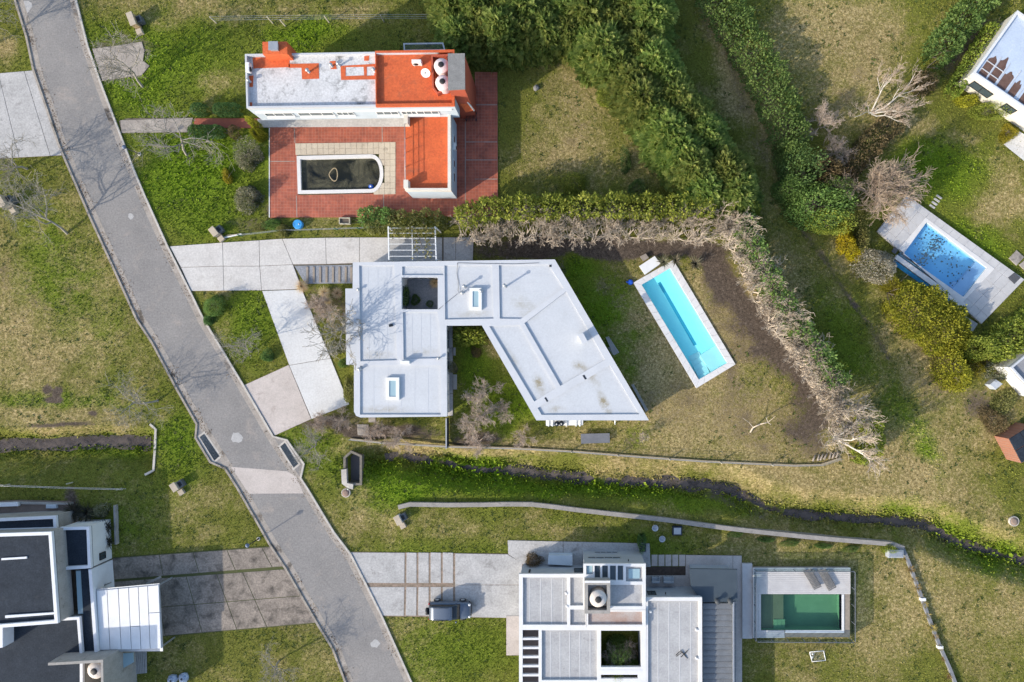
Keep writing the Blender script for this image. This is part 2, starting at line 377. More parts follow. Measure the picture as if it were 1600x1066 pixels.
def grid_mesh(name, gx, gy, gz):
    ny, nx = gx.shape; me = bpy.data.meshes.new(name); n = nx * ny
    me.vertices.add(n); me.vertices.foreach_set('co', np.stack([gx, gy, gz], -1).astype(np.float32).ravel())
    idx = np.arange(n).reshape(ny, nx); q = np.stack([idx[:-1, :-1], idx[:-1, 1:], idx[1:, 1:], idx[1:, :-1]], -1).reshape(-1, 4)
    fast_faces(me, q); return me
def fast_faces(me, q):
    nf, k = q.shape
    me.loops.add(nf * k); me.loops.foreach_set('vertex_index', q.astype(np.int32).ravel())
    me.polygons.add(nf); me.polygons.foreach_set('loop_start', np.arange(0, nf * k, k, dtype=np.int32))
    me.update(calc_edges=True)
def set_mask(me, dry, dirt, lush):
    at = me.attributes.new('mask', 'FLOAT_COLOR', 'POINT')
    at.data.foreach_set('color', np.stack([dry, dirt, lush, np.ones_like(dry)], -1).astype(np.float32).ravel())
me = grid_mesh('ground', gx, gy, gz); set_mask(me, m_dry.ravel(), m_dirt.ravel(), m_lush.ravel())
me.polygons.foreach_set('use_smooth', np.ones(len(me.polygons), bool))
def grass_colour(nt, gain=1.0, soil=True):
    N, L = nt.nodes.new, nt.links.new
    a = N('ShaderNodeAttribute'); a.attribute_name = 'mask'
    sp = N('ShaderNodeSeparateColor'); L(a.outputs['Color'], sp.inputs[0])
    n1 = noise(nt, 0.75, 7, 0.82); n2 = noise(nt, 3.4, 5, 0.8); n3 = noise(nt, 0.16, 4, 0.6)
    def sh(v, n, k): return math_n(nt, 'ADD', v, math_n(nt, 'MULTIPLY', math_n(nt, 'SUBTRACT', n, 0.5), k), True)
    g = lambda c: tuple(v * gain for v in c)
    green = ramp(nt, sh(sp.outputs[2], n2, 0.7), [(0.0, g((0.112, 0.114, 0.022))), (0.45, g((0.104, 0.132, 0.015))), (1.0, g((0.098, 0.152, 0.010)))])
    straw = ramp(nt, n2, [(0.3, g((0.105, 0.078, 0.032))), (0.5, g((0.24, 0.185, 0.080))), (0.7, g((0.44, 0.345, 0.175)))])
    f = ramp(nt, sh(sh(sp.outputs[0], n2, 1.2), n1, 1.5), [(0.25, (0, 0, 0)), (0.95, (1, 1, 1))])
    col = mix(nt, f, green, straw)
    if soil:
        earth = ramp(nt, n2, [(0.3, (0.045, 0.034, 0.026)), (0.55, (0.095, 0.073, 0.056)), (0.75, (0.19, 0.15, 0.115))])
        f2 = ramp(nt, sh(sh(sp.outputs[1], n2, 1.3), n1, 0.7), [(0.25, (0, 0, 0)), (0.75, (1, 1, 1))])
        col = mix(nt, f2, col, earth)
    col = mix(nt, 0.5, col, ramp(nt, noise(nt, 7.5, 4, 0.8), [(0.34, (0.04,) * 3), (0.66, (0.96,) * 3)]), 'OVERLAY')
    return mix(nt, 0.3, col, ramp(nt, n3, [(0.3, (0.35,) * 3), (0.7, (0.7,) * 3)]), 'OVERLAY')
m, nt, bs, N, L = nodes('lawn'); L(grass_colour(nt, 1.12), bs.inputs['Base Color'])
bs.inputs['Roughness'].default_value = 0.95; bs.inputs['Specular IOR Level'].default_value = 0.1
bump(nt, bs, noise(nt, 9, 5, 0.75), 0.55, 0.06); MT['lawn'] = m
me.materials.append(m)
ground = bpy.data.objects.new('ground', me); COL.objects.link(ground); tag(ground, kind='structure')

# ------------------------------------------------------------------ road, kerbs, pavements
ROAD_L = [(-330, -1150), (-55, -260), (-8, -110), (24, 0), (42, 58), (53, 110), (71, 162), (92, 225), (112, 272), (142, 341), (177, 417), (214, 499), (239, 537), (276, 607), (308, 663),
          (306, 684), (329, 722), (352, 732), (371, 762), (393, 800), (422, 851), (447, 889), (497, 976), (520, 1013), (540, 1066), (595, 1210), (640, 1330), (950, 2200)]
ROAD_R = [(-225, -1150), (48, -260), (92, -110), (119, 0), (137, 71), (157, 128), (182, 194), (208, 262), (226, 305), (262, 385), (297, 455), (319, 500), (381, 603), (427, 682),
          (449, 688), (462, 707), (475, 725), (470, 747), (481, 764), (522, 832), (548, 866), (571, 911), (596, 961), (643, 1066), (700, 1200), (750, 1330), (1060, 2200)]
asph, nt, bs, N, L = nodes('asphalt')
ca = ramp(nt, noise(nt, 0.3, 5, 0.65), [(0.3, (0.262, 0.245, 0.230)), (0.7, (0.205, 0.193, 0.183))])
ca = mix(nt, ramp(nt, noise(nt, 0.55, 6, 0.7, dist=0.5), [(0.55, (0, 0, 0)), (0.72, (1, 1, 1))]), ca, (0.30, 0.265, 0.235))
ca = mix(nt, 0.4, ca, ramp(nt, noise(nt, 6, 5, 0.85), [(0.3, (0.12,) * 3), (0.7, (0.88,) * 3)]), 'OVERLAY')
vo = N('ShaderNodeTexVoronoi'); vo.feature = 'DISTANCE_TO_EDGE'; vo.inputs['Scale'].default_value = 0.22
gp = nt.nodes['GeoPos']; va = N('ShaderNodeVectorMath'); va.operation = 'ADD'; nv = N('ShaderNodeTexNoise'); nv.inputs['Scale'].default_value = 0.6; nv.inputs['Detail'].default_value = 5
L(gp.outputs['Position'], nv.inputs['Vector']); L(gp.outputs['Position'], va.inputs[0]); L(nv.outputs['Color'], va.inputs[1]); L(va.outputs[0], vo.inputs['Vector'])
cr_ = ramp(nt, vo.outputs['Distance'], [(0.0, (1, 1, 1)), (0.008, (0, 0, 0))]); cm = ramp(nt, noise(nt, 0.12, 3, 0.6), [(0.54, (0, 0, 0)), (0.66, (0.55, 0.55, 0.55))])
ca = mix(nt, mix(nt, 1.0, cr_, cm, 'MULTIPLY'), ca, (0.10, 0.095, 0.09))
L(ca, bs.inputs['Base Color']); bs.inputs['Roughness'].default_value = 0.93; bs.inputs['Specular IOR Level'].default_value = 0.2
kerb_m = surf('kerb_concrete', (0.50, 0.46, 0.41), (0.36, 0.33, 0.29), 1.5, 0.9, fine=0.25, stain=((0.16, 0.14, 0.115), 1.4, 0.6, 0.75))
gut_m = surf('gutter_concrete', (0.34, 0.30, 0.26), (0.25, 0.22, 0.19), 0.9, 0.9, fine=0.3, fscale=6, stain=((0.09, 0.075, 0.06), 0.6, 0.55, 0.66))
poly = PP(ROAD_L) + PP(ROAD_R)[::-1]
road = MB().sheet(poly, 0.012).build('road', asph); tag(road, kind='structure')
def plain_line(pts):   # the road edge without the drain recesses
    return [p for p in pts if p not in ((306, 684), (329, 722), (449, 688), (462, 707), (475, 725), (470, 747))]
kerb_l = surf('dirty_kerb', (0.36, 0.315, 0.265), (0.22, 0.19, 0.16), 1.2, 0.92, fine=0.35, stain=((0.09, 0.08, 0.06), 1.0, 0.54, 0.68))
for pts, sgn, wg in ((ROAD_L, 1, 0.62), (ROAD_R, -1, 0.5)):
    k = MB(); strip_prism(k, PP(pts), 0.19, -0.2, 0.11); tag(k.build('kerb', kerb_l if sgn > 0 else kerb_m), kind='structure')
    ln = PP(plain_line(pts)); L_, R_ = ribbon(ln, 2 * (0.12 + wg)); inner = L_ if sgn > 0 else R_
    g = MB(); n = len(ln)
    vs_ = [(q.x, q.y, 0.018) for q in ln] + [(q.x, q.y, 0.018) for q in inner]
    g.add(vs_, [(i, i + 1, n + i + 1, n + i) if sgn < 0 else (i + 1, i, n + i, n + i + 1) for i in range(n - 1)])
    tag(g.build('gutter', gut_m), kind='structure')
slab_pale = surf('pale_concrete', (0.53, 0.505, 0.475), (0.44, 0.415, 0.39), 0.5, 0.85, fine=0.22, fscale=6, stain=((0.34, 0.31, 0.28), 0.9, 0.56, 0.8))
slab_white = surf('white_concrete', (0.57, 0.565, 0.55), (0.50, 0.49, 0.475), 0.4, 0.85, fine=0.18, fscale=6, stain=((0.40, 0.38, 0.35), 1.3, 0.6, 0.8))
slab_pink = surf('pinkish_concrete', (0.50, 0.44, 0.40), (0.40, 0.35, 0.315), 0.5, 0.88, fine=0.2, fscale=9, stain=((0.30, 0.25, 0.22), 0.9, 0.56, 0.75))
slab_grey = surf('grey_concrete', (0.42, 0.405, 0.39), (0.31, 0.30, 0.288), 0.6, 0.88, fine=0.3, fscale=6, stain=((0.18, 0.17, 0.16), 0.7, 0.56, 0.75))
slab_dark = surf('mossy_concrete', (0.27, 0.225, 0.185), (0.165, 0.138, 0.115), 0.5, 0.92, fine=0.5, fscale=6, stain=((0.075, 0.064, 0.054), 0.8, 0.48, 0.68))
slab_tan = surf('tan_concrete', (0.36, 0.315, 0.27), (0.23, 0.20, 0.175), 0.6, 0.9, fine=0.3, fscale=9, stain=((0.12, 0.105, 0.095), 0.9, 0.52, 0.7))
joint_m = surf('joint_dirt', (0.16, 0.13, 0.10), (0.09, 0.075, 0.06), 2, 0.95)
band = MB().sheet(PP([(361, 729.5), (449, 736.5), (463, 745), (474, 771), (389, 771.5)]), 0.022).build('road_band', slab_pink); tag(band, kind='structure')
EXCL = [poly]
def pavement(name, outline, slabs, mat, z=0.035, base=joint_m, gap=0.02, bev=0.008):
    """a paved area: dark bed with separate slabs standing proud of it; slabs is a list of px polygons or (polygon, material)"""
    c = sum((Vector((q.x, q.y, 0)) for q in PP(outline)), Vector()) / len(outline)
    root = thing(name, None, None, c, kind='structure'); EXCL.append(PP(outline))
    MB().prism(PP(outline), -0.15, z - 0.02).build('bed', base, root)
    for s_ in slabs:
        mt = mat
        if isinstance(s_, tuple) and len(s_) == 2 and isinstance(s_[0], list): s_, mt = s_
        MB().bevel_prism(offset(PP(s_), gap), -0.1, z, bev).build('slab', mt, root)
    return root
def lerp(a, b, t): return (a[0] + (b[0] - a[0]) * t, a[1] + (b[1] - a[1]) * t)
def quad_grid(q, us, vs_):
    """cells of a quad (corners in order) cut at fractions us, vs"""
    a, b, c, d = q; out = []
    f = lambda u, v: lerp(lerp(a, b, u), lerp(d, c, u), v)
    for u0, u1 in zip(us, us[1:]):
        for v0, v1 in zip(vs_, vs_[1:]): out.append([f(u0, v0), f(u1, v0), f(u1, v1), f(u0, v1)])
    return out
# driveway of the white-roofed house
pavement('driveway', [(265, 385), (403, 376), (443, 374), (607, 371), (607, 412), (459, 415), (473, 452), (409, 454), (299, 455)],
         [[(265, 385), (348, 379), (349, 416), (283, 418)], [(348, 379), (405, 375.5), (406, 416), (349, 416)], [(405, 375.5), (441, 373), (458, 413.5), (406, 416)],
          [(283, 418), (349, 416), (350, 454.5), (299, 455)], [(349, 416), (406, 416), (409, 454), (350, 454.5)], [(406, 416), (458, 413.5), (472, 452), (409, 454)],
          [(441, 373), (509, 371.5), (510, 413), (458, 413.5)], [(509, 371.5), (562, 371), (562, 411), (510, 413)], [(562, 371), (607, 371), (607, 410), (562, 411)]], slab_pale)
pavement('driveway', [(409.5, 454.5), (472, 452.5), (546, 632), (487, 655), (452, 571)], [[(409.5, 454.5), (472, 452.5), (517, 560), (452, 571)], [(452, 571), (517, 560), (546, 632), (487, 655)]], slab_white)
pavement('driveway', [(381, 602), (451.5, 570), (486.5, 655), (429, 681)], [[(381, 602), (451.5, 570), (486.5, 655), (429, 681)]], slab_pink)
# neighbours
pavement('driveway', [(-160, 128), (0, 116), (53, 110), (97, 243), (0, 248), (-160, 258)], quad_grid([(-160, 128), (53, 110), (97, 243), (-160, 256)], [0, .4, .74, .93, 1], [0, 1]), slab_grey)
pavement('footpath', [(186, 189), (200, 185), (302, 184), (296, 207), (190, 208)], quad_grid([(188, 188), (302, 184), (296, 207), (190, 208)], [0, .64, 1], [0, 1]), slab_tan)
pavement('apron', [(144, 76), (180, 72), (222, 65), (226, 80), (224, 95), (234, 103), (222, 118), (180, 124), (160, 127)], [[(144, 76), (173, 73), (176, 124), (160, 127)], [(173, 73), (222, 65), (226, 80), (224, 95), (234, 103), (222, 118), (176, 124)]], slab_tan)
q1 = [(176, 872), (428, 854), (446, 885), (177, 906)]; q2 = [(176, 909), (447, 889), (495, 973), (184, 1000)]
sl_ = []
for i, c in enumerate(quad_grid(q1, [0, .29, .5, .71, .925, 1], [0, 1])): sl_.append((c, slab_dark))
for i, c in enumerate(quad_grid(q2, [0, .24, .425, .60, .75, 1], [0, .5, 1])): sl_.append((c, slab_dark))
moss = surf('moss_strip', (0.06, 0.075, 0.02), (0.09, 0.085, 0.04), 2, 0.95)
pavement('driveway', [(176, 871), (428, 853), (496, 974), (184, 1001)], sl_, slab_dark, base=moss, gap=0.03)
# driveway of the concrete house: slabs with gravel joints
sl_ = []
xt = [548, 633.5, 652, 671, 690, 709]; xb = [571, 633, 652, 671, 690, 709]; xbb = [597, 632, 651.5, 671, 690, 709]
for i in range(5):
    g = 1.6
    sl_.append([(xt[i] + (g if i else 0), 863), (xt[i + 1] - g / 2, 863.5), (xb[i + 1] - g / 2, 911.5), (xb[i] + (g if i else 0), 911)])
    sl_.append([(xb[i] + (g if i else 4), 917), (xb[i + 1] - g / 2, 917), (xbb[i + 1] - g / 2, 962.5), (xbb[i] + (g if i else 0), 962)])
sl_ += [[(711, 864.5), (793, 866), (816, 880), (816, 914), (711, 914)], [(711, 914), (816, 914), (816, 966), (711, 964)]]
joint_g = surf('gravel_joint', (0.30, 0.22, 0.17), (0.12, 0.10, 0.07), 3, 0.95, fine=0.4, fscale=40)
pavement('driveway', [(548, 862.5), (793, 865.5), (820, 880), (820, 966), (596, 963)], sl_, slab_grey, base=joint_g)
pavement('patio', [(793, 844), (1015, 849), (1017, 884), (1017, 900), (817, 900), (817, 882), (794, 866)], [[(793, 844), (880, 846), (880, 890), (817, 890), (817, 882), (794, 866)], [(880, 846), (1015, 849), (1017, 886), (880, 890)]], slab_grey)
pavement('path', [(791, 962), (812, 962), (812, 1024), (791, 1024)], [[(791, 962), (812, 962), (812, 1024), (791, 1024)]], slab_pink, z=0.06)
# ------------------------------------------------------------------ house materials
roof_white = surf('pale_roof_membrane', (0.49, 0.503, 0.522), (0.455, 0.468, 0.485), 0.5, 0.6, fine=0.10, fscale=7, stain=((0.36, 0.36, 0.35), 0.6, 0.60, 0.85))
def spots(m, lst, colour, zref):
    nt = m.node_tree; bs = nt.nodes['Principled BSDF']; lk = bs.inputs['Base Color'].links[0]; col = lk.from_socket; g = nt.nodes['GeoPos']
    nz = noise(nt, 1.6, 6, 0.75)
    for px, py, rx, ry, ang, s_ in lst:
        mp = nt.nodes.new('ShaderNodeMapping'); mp.vector_type = 'TEXTURE'; c = P(px, py, zref); mp.inputs['Location'].default_value = (c.x, c.y, 0); mp.inputs['Rotation'].default_value = (0, 0, math.radians(-ang)); mp.inputs['Scale'].default_value = (rx / S, ry / S, 60)
        nt.links.new(g.outputs['Position'], mp.inputs['Vector']); ln = nt.nodes.new('ShaderNodeVectorMath'); ln.operation = 'LENGTH'; nt.links.new(mp.outputs[0], ln.inputs[0])
        f = math_n(nt, 'SUBTRACT', 1.0, ln.outputs['Value'], True); f = math_n(nt, 'MULTIPLY', f, ramp(nt, nz, [(0.38, (0, 0, 0)), (0.7, (1, 1, 1))])); f = math_n(nt, 'MULTIPLY', f, s_ * 2, True)
        col = mix(nt, f, col, colour)
    nt.links.new(col, bs.inputs['Base Color'])
spots(roof_white, [(945, 632, 9, 24, -25, 1.2), (842, 600, 10, 20, -20, .9), (905, 572, 14, 10, 20, .7), (870, 640, 16, 8, 0, .6), (735, 490, 40, 8, 0, .4), (600, 640, 50, 8, 0, .5), (660, 550, 30, 8, 0, .5), (590, 555, 30, 9, 0, .5), (820, 480, 30, 16, 35, .4), (925, 590, 10, 30, -30, .5), (800, 560, 8, 40, -30, .4)], (0.27, 0.235, 0.16), 2.66)
coping_white = surf('pale_parapet_coat', (0.51, 0.52, 0.54), (0.46, 0.47, 0.49), 0.6, 0.6, fine=0.06, fscale=8)
wall_white = surf('white_render', (0.66, 0.655, 0.64), (0.58, 0.575, 0.56), 0.8, 0.8, fine=0.08)
wall_cream = surf('cream_render', (0.66, 0.62, 0.54), (0.56, 0.52, 0.45), 0.7, 0.8, fine=0.1, stain=((0.33, 0.30, 0.25), 1.0, 0.62, 0.85))
wall_blue = surf('pale_blue_render', (0.47, 0.53, 0.58), (0.41, 0.47, 0.52), 0.7, 0.75, fine=0.08)
wall_grey = surf('grey_render', (0.36, 0.38, 0.40), (0.30, 0.32, 0.34), 0.6, 0.8, fine=0.1)
conc = surf('board_concrete', (0.33, 0.31, 0.285), (0.24, 0.225, 0.205), 0.9, 0.9, fine=0.25, stain=((0.13, 0.12, 0.10), 1.2, 0.58, 0.75))
orange = surf('orange_roof_coat', (0.56, 0.115, 0.036), (0.46, 0.09, 0.03), 0.7, 0.7, fine=0.3, fscale=5, stain=((0.26, 0.085, 0.045), 0.8, 0.55, 0.80))
white_roof = surf('worn_white_roof_coat', (0.56, 0.55, 0.54), (0.46, 0.455, 0.45), 0.6, 0.8, fine=0.3, fscale=6, stain=((0.13, 0.127, 0.12), 1.0, 0.54, 0.72))
redwall = surf('red_brown_wall', (0.40, 0.085, 0.045), (0.33, 0.075, 0.04), 0.9, 0.8, fine=0.15)
steel = surf('galvanised_steel', (0.45, 0.46, 0.47), (0.38, 0.39, 0.40), 2, 0.45, metal=0.6, fine=0.1)
black = surf('black_plastic', (0.02, 0.02, 0.022), (0.03, 0.03, 0.03), 3, 0.6, fine=0)
whitep = surf('white_paint', (0.72, 0.72, 0.70), (0.66, 0.66, 0.64), 2, 0.5, fine=0.06)
glass = glass_mat('dark_window_glass'); glassb = glass_mat('pale_skylight_glass', (0.30, 0.42, 0.46), 0.12)
wood = surf('weathered_wood', (0.30, 0.255, 0.21), (0.20, 0.17, 0.14), 2.5, 0.85, fine=0.25, fscale=30)
woodg = surf('grey_weathered_wood', (0.36, 0.345, 0.33), (0.27, 0.26, 0.25), 2.5, 0.85, fine=0.25, fscale=30)
stone = surf('cream_paving_stone', (0.52, 0.45, 0.35), (0.42, 0.355, 0.27), 0.8, 0.85, fine=0.2, stain=((0.20, 0.165, 0.12), 0.9, 0.57, 0.75))
darkroof = surf('dark_roof_membrane', (0.030, 0.038, 0.050), (0.020, 0.026, 0.035), 0.8, 0.85, fine=0.4, fscale=7, stain=((0.06, 0.065, 0.07), 0.9, 0.6, 0.85), spec=0.1)
tankm = surf('tank_plastic', (0.60, 0.53, 0.47), (0.52, 0.46, 0.41), 1.5, 0.6, fine=0.1, stain=((0.25, 0.19, 0.14), 2.2, 0.62, 0.8))
tankp = surf('pinkish_tank_plastic', (0.66, 0.55, 0.54), (0.58, 0.48, 0.47), 1.5, 0.6, fine=0.1)
gravel_b = surf('blue_grey_gravel', (0.17, 0.18, 0.20), (0.27, 0.275, 0.29), 6, 0.95, fine=0.5, fscale=22, bmp=0.6)

def rect_px(x0, y0, x1, y1): return [(x0, y0), (x1, y0), (x1, y1), (x0, y1)]
def vent(parent, px, py, z, h=0.5, r=0.07, cap=True, mat=None):
    c = P(px, py, z)
    def f(m):
        m.lathe((c.x, c.y, z), [(r * 1.5, 0), (r * 1.5, 0.03), (r, 0.05), (r, h)], 10)
        if cap: m.lathe((c.x, c.y, z + h + 0.05), [(r * 1.9, 0), (r * 1.9, 0.05), (r * 0.4, 0.13)], 10); m.tube((c.x, c.y, z + h - 0.02), (c.x, c.y, z + h + 0.06), r * 0.4, r * 0.4, 6)
    part('vent_pipe', mat or steel, parent, f)
def ac_unit(parent, px, py, z, rot=0.0, s=1.0):
    c = P(px, py, z); R = Matrix.Rotation(rot, 3, 'Z')
    def T(v): q = R @ Vector(v); return (c.x + q.x * s, c.y + q.y * s, z + q.z * s)
    m = MB(); m.bevel_prism([T((x, y, 0))[:2] for x, y in ((-.42, -.16), (.42, -.16), (.42, .16), (-.42, .16))], z + 0.06 * s, z + 0.66 * s, 0.02)
    for x in (-.3, .3): m.prism([T((x + a, b, 0))[:2] for a, b in ((-.03, -.18), (.03, -.18), (.03, .18), (-.03, .18))], z - 0.02, z + 0.07 * s)
    o = m.build('air_conditioner', whitep, parent)
    g = MB(); a = T((-.12, -.165, .36)); b = T((-.12, -.185, .36)); g.tube(a, b, .22 * s, .22 * s, 14); g.build('fan_grille', black, o)
    return o
def wall_window(parent, a, b, z0, z1, nrm, depth=0.05, mull=1, frame_mat=None):
    """window in a wall running a->b in plan (world), standing proud by depth along nrm"""
    a, b = Vector((a[0], a[1])), Vector((b[0], b[1])); n = Vector((nrm[0], nrm[1])).normalized(); dd = (b - a).normalized()
    g = MB(); g.prism([a + dd * .05 + n * 0.004, b - dd * .05 + n * 0.004, b - dd * .05 + n * depth * 0.5, a + dd * .05 + n * depth * 0.5], z0 + .05, z1 - .05); o = g.build('window', glass, parent)
    f = MB()
    for p, q, y0, y1 in ((a, b, z0, z0 + .06), (a, b, z1 - .06, z1)): f.prism([p + n * 0.003, q + n * 0.003, q + n * depth, p + n * depth], y0, y1)
    k = [0] + [i / (mull + 1) for i in range(1, mull + 1)] + [1]; Lg = (b - a).length
    for t in k:
        c = a + dd * (min(max(t * Lg, .03), Lg - .03)); f.prism([c - dd * .03 + n * 0.003, c + dd * .03 + n * 0.003, c + dd * .03 + n * depth, c - dd * .03 + n * depth], z0 + .06, z1 - .06)
    f.build('frame', frame_mat or whitep, o); return o
def skylight(parent, q, z, h=0.28):
    """q: px corners of the kerb top"""
    o = part('skylight', whitep, parent, lambda m: m.prism(PP(q, z + h), z - 0.02, z + h, [offset(PP(q, z + h), 0.3)]))
    part('pane', glassb, o, lambda m: m.sheet(offset(PP(q, z + h), 0.28), z + h - 0.06)); return o
def water_tank(name, label, px, py, z, r, h, mat, group=None):
    c = P(px, py, z + h); c.z = z
    t = thing(name, label, 'water tank', c, group)
    part('tank_body', mat, t, lambda m: m.lathe(c, [(r * .92, 0), (r * .98, .06), (r, .12)] + [(r * (1 - .035 * (k % 2)), .12 + (h - .45) * k / 6) for k in range(1, 7)] + [(r * .93, h - .26), (r * .72, h - .12), (r * .42, h - .06)], 24))
    lid = part('tank_lid', black, t, lambda m: m.lathe((c.x, c.y, z + h - .08), [(r * .38, 0), (r * .38, .05), (r * .33, .09), (r * .1, .11)], 18))
    for k in range(6):
        a = k * math.pi / 3 + .3
        part('rib', mat, t, lambda m: m.tube((c.x + r * .44 * math.cos(a), c.y + r * .44 * math.sin(a), z + h - .06), (c.x + r * .92 * math.cos(a), c.y + r * .92 * math.sin(a), z + h - .25), .025, .03, 5))
    return t

# ================================================================== the white-roofed A-shaped house
ZB = 2.8
OUT_B = [(551, 410), (867, 405.5), (1014, 657), (838, 657), (752.7, 508.5), (697.6, 509), (698.6, 651), (563, 652.5), (556.5, 650), (553, 643), (553, 570), (541, 570), (539.5, 451), (551, 451)]
YARD = rect_px(627.5, 433.5, 684, 483.5)
REC = [[(561, 415), (616, 415), (620, 563), (563, 564.5)], [(628.5, 416.5), (692.5, 416.5), (692.5, 430), (628.5, 430)], [(629.5, 487.5), (683, 487.5), (687, 511), (688, 560), (630.5, 561)],
       [(562.5, 571.5), (688.5, 571.5), (688.5, 648), (562.5, 648)], [(694.5, 415), (768.5, 414.5), (771, 498), (695.5, 499.5)],
       [(779.5, 414.5), (857, 413.5), (880.5, 450), (813.5, 498.5), (781, 498)], [(819.5, 505), (884.5, 455.5), (945.5, 562), (875.5, 603)],
       [(764.5, 510), (812.3, 508), (868.5, 606.5), (834.7, 627.5)], [(840, 637.7), (953, 571), (999, 647.5), (846.5, 648.5)]]
bB = thing('house', 'low angular house with pale blue-white flat roof shaped like a bent arm around a garden', 'house', P(700, 560))
wall_out = offset(PP(OUT_B, ZB), 0.22)
MB().prism(wall_out, -0.1, 2.45, [offset(PP(YARD, ZB), -0.12)]).build('wall', wall_white, bB)
rB = MB().prism(PP(OUT_B, ZB), 2.45, 2.66, [PP(YARD, ZB)]).build('roof', roof_white, bB)
MB().prism(PP(OUT_B, ZB), 2.661, ZB, [PP(YARD, ZB)] + [PP(r, ZB) for r in REC], bottom=False).build('parapet', coping_white, rB)
# welded seams of the membrane
sm = MB()
for x in (575, 590, 604): sm.bar(P(x, 417, 2.66), P(x + 1.5, 561, 2.66), .05, 2.655, 2.668)
for x in (644, 658, 672): sm.bar(P(x, 490, 2.66), P(x, 558, 2.66), .05, 2.655, 2.668)
for x in (584, 606, 627, 648, 669): sm.bar(P(x, 573, 2.66), P(x, 646, 2.66), .05, 2.655, 2.668)
for y in (429, 443, 457, 471, 485): sm.bar(P(697, y, 2.66), P(768, y, 2.66), .05, 2.655, 2.668); sm.bar(P(783, y, 2.66), P(855 - max(0, y - 455) * .9, y, 2.66), .05, 2.655, 2.668)
sm.build('seam', coping_white, rB)
skylight(bB, rect_px(733.5, 450, 752.5, 484.5), 2.66); skylight(bB, rect_px(603, 590, 623.5, 625), 2.66)
for x, y, h, r in ((727, 448.5, .75, .09), (723, 458, .28, .10), (752, 455, .30, .10), (790, 448, 1.15, .09), (563.5, 577, .35, .10), (686, 560, .35, .08), (561, 453, .25, .08)): vent(bB, x, y, 2.66, h, r)
part('antenna_mast', steel, bB, lambda m: m.tube(P(718, 457, 2.66), P(716, 456, 3.4), .025, .02, 5).tube(P(713, 460, 3.2), P(721, 453, 3.3), .015, .015, 4).tube(P(714, 453, 3.1), P(720, 459, 3.15), .015, .015, 4))
part('roof_cable', black, bB, lambda m: m.pipe([P(716, 458, 2.8), P(716, 440, 2.7), P(714, 428, 2.7), P(715, 411, 2.83), P(760, 412, 2.82), P(805, 412.5, 2.82), P(842, 411, 2.82)], .018, 4).pipe([P(715, 459, 2.8), P(700, 471, 2.74), P(685, 484, 2.84)], .018, 4))
for q in ([(625.5, 564), (639, 564), (639.5, 568.5), (625.5, 569)],): part('chimney', whitep, bB, lambda m: m.prism(PP(q, 3.3), 2.7, 3.3), 'white slab chimney at the step of the roof')
cq = [(904, 524), (910.5, 521.5), (917, 533.5), (911, 536.5)]
ch = part('chimney', whitep, bB, lambda m: m.prism(PP(cq, 3.75), 2.6, 3.75), 'tall white slab chimney on the long wing')
part('chimney_cap', coping_white, ch, lambda m: m.prism(offset(PP(cq, 3.85), -.06), 3.76, 3.84))
for q in ([(910, 587), (913, 585.5), (917, 592), (914, 593.5)], [(850.5, 622), (853, 620.5), (857, 627), (854.5, 628.5)], [(607.5, 507), (613, 506), (613.5, 510), (608, 511)], [(858, 414), (862, 413.5), (862, 417), (858.5, 417.5)]):
    part('roof_drain', darkroof, bB, lambda m: m.prism(PP(q, ZB), 2.68, 2.806))
# glazed east side of the west block, and the south face of the link
xw = wall_out
ea = PP([(697.6, 509), (698.6, 651)], ZB); xx = ea[0].x - 0.22
for y0, y1 in ((516, 545), (550, 578), (584, 612), (617, 645)):
    wall_window(bB, (P(0, y1, ZB).x * 0 + xx, P(0, y1, 1.2).y), (xx, P(0, y0, 1.2).y), 0.1, 2.25, (1, 0), 0.06, 1, steel)
yn = P(0, 433.5, ZB).y + 0.12
wall_window(bB, (P(636, 0, ZB).x, yn), (P(676, 0, ZB).x, yn), 0.1, 2.2, (0, -1), 0.06, 2, steel)
xq = P(627.5, 0, ZB).x - 0.12
wall_window(bB, (xq, P(0, 480, ZB).y), (xq, P(0, 445, ZB).y), 0.1, 2.2, (1, 0), 0.06, 1, steel)
# deck strip along the east side, courtyard gravel
pavement('deck_strip', [(699, 509), (707.5, 509), (708, 650), (699.5, 650)], quad_grid([(699, 509), (707.5, 509), (708, 650), (699.5, 650)], [0, 1], [0, .25, .5, .75, 1]), slab_grey, z=0.05)
cy = MB().sheet(offset(PP(YARD, ZB), -0.1), 0.05); o = cy.build('courtyard_gravel', gravel_b); tag(o, 'blue-grey gravel floor of the small open courtyard in the roof', 'gravel', kind='stuff'); EXCL.append(offset(PP(YARD, ZB), -0.1))
EXCL.append(wall_out)
# south side of the long wing: white cupboards, air conditioners, trestle
uB = thing('equipment_shelf', 'white low equipment shelf with slats below the long wing eaves', 'shelf', P(890, 661))
part('shelf_top', whitep, uB, lambda m: m.prism(PP([(853, 650), (911, 650), (911, 664.5), (853, 665.5)], .8), .55, .8))
for x in (856, 862, 884, 899, 905): part('slat', whitep, uB, lambda m: m.prism(PP(rect_px(x, 652, x + 2, 666.5), .9), 0, .9))
for i, (x, y) in enumerate(((870, 661.5), (877.5, 661))):
    t = thing('gas_cylinder', ('dark round gas bottle on the white shelf, the one nearer the garden', 'dark round gas bottle on the white shelf, the one nearer the shelf middle')[i], 'gas bottle', P(x, y, .8), 'gas bottles on the shelf')
    c = P(x, y, .8)
    part('bottle_body', darkroof, t, lambda m: m.lathe(c, [(.2, 0), (.24, .05), (.24, .55), (.2, .66), (.09, .74)], 16))
    part('valve', steel, t, lambda m: m.lathe((c.x, c.y, c.z + .72), [(.05, 0), (.05, .1), (.08, .11), (.08, .14)], 8))
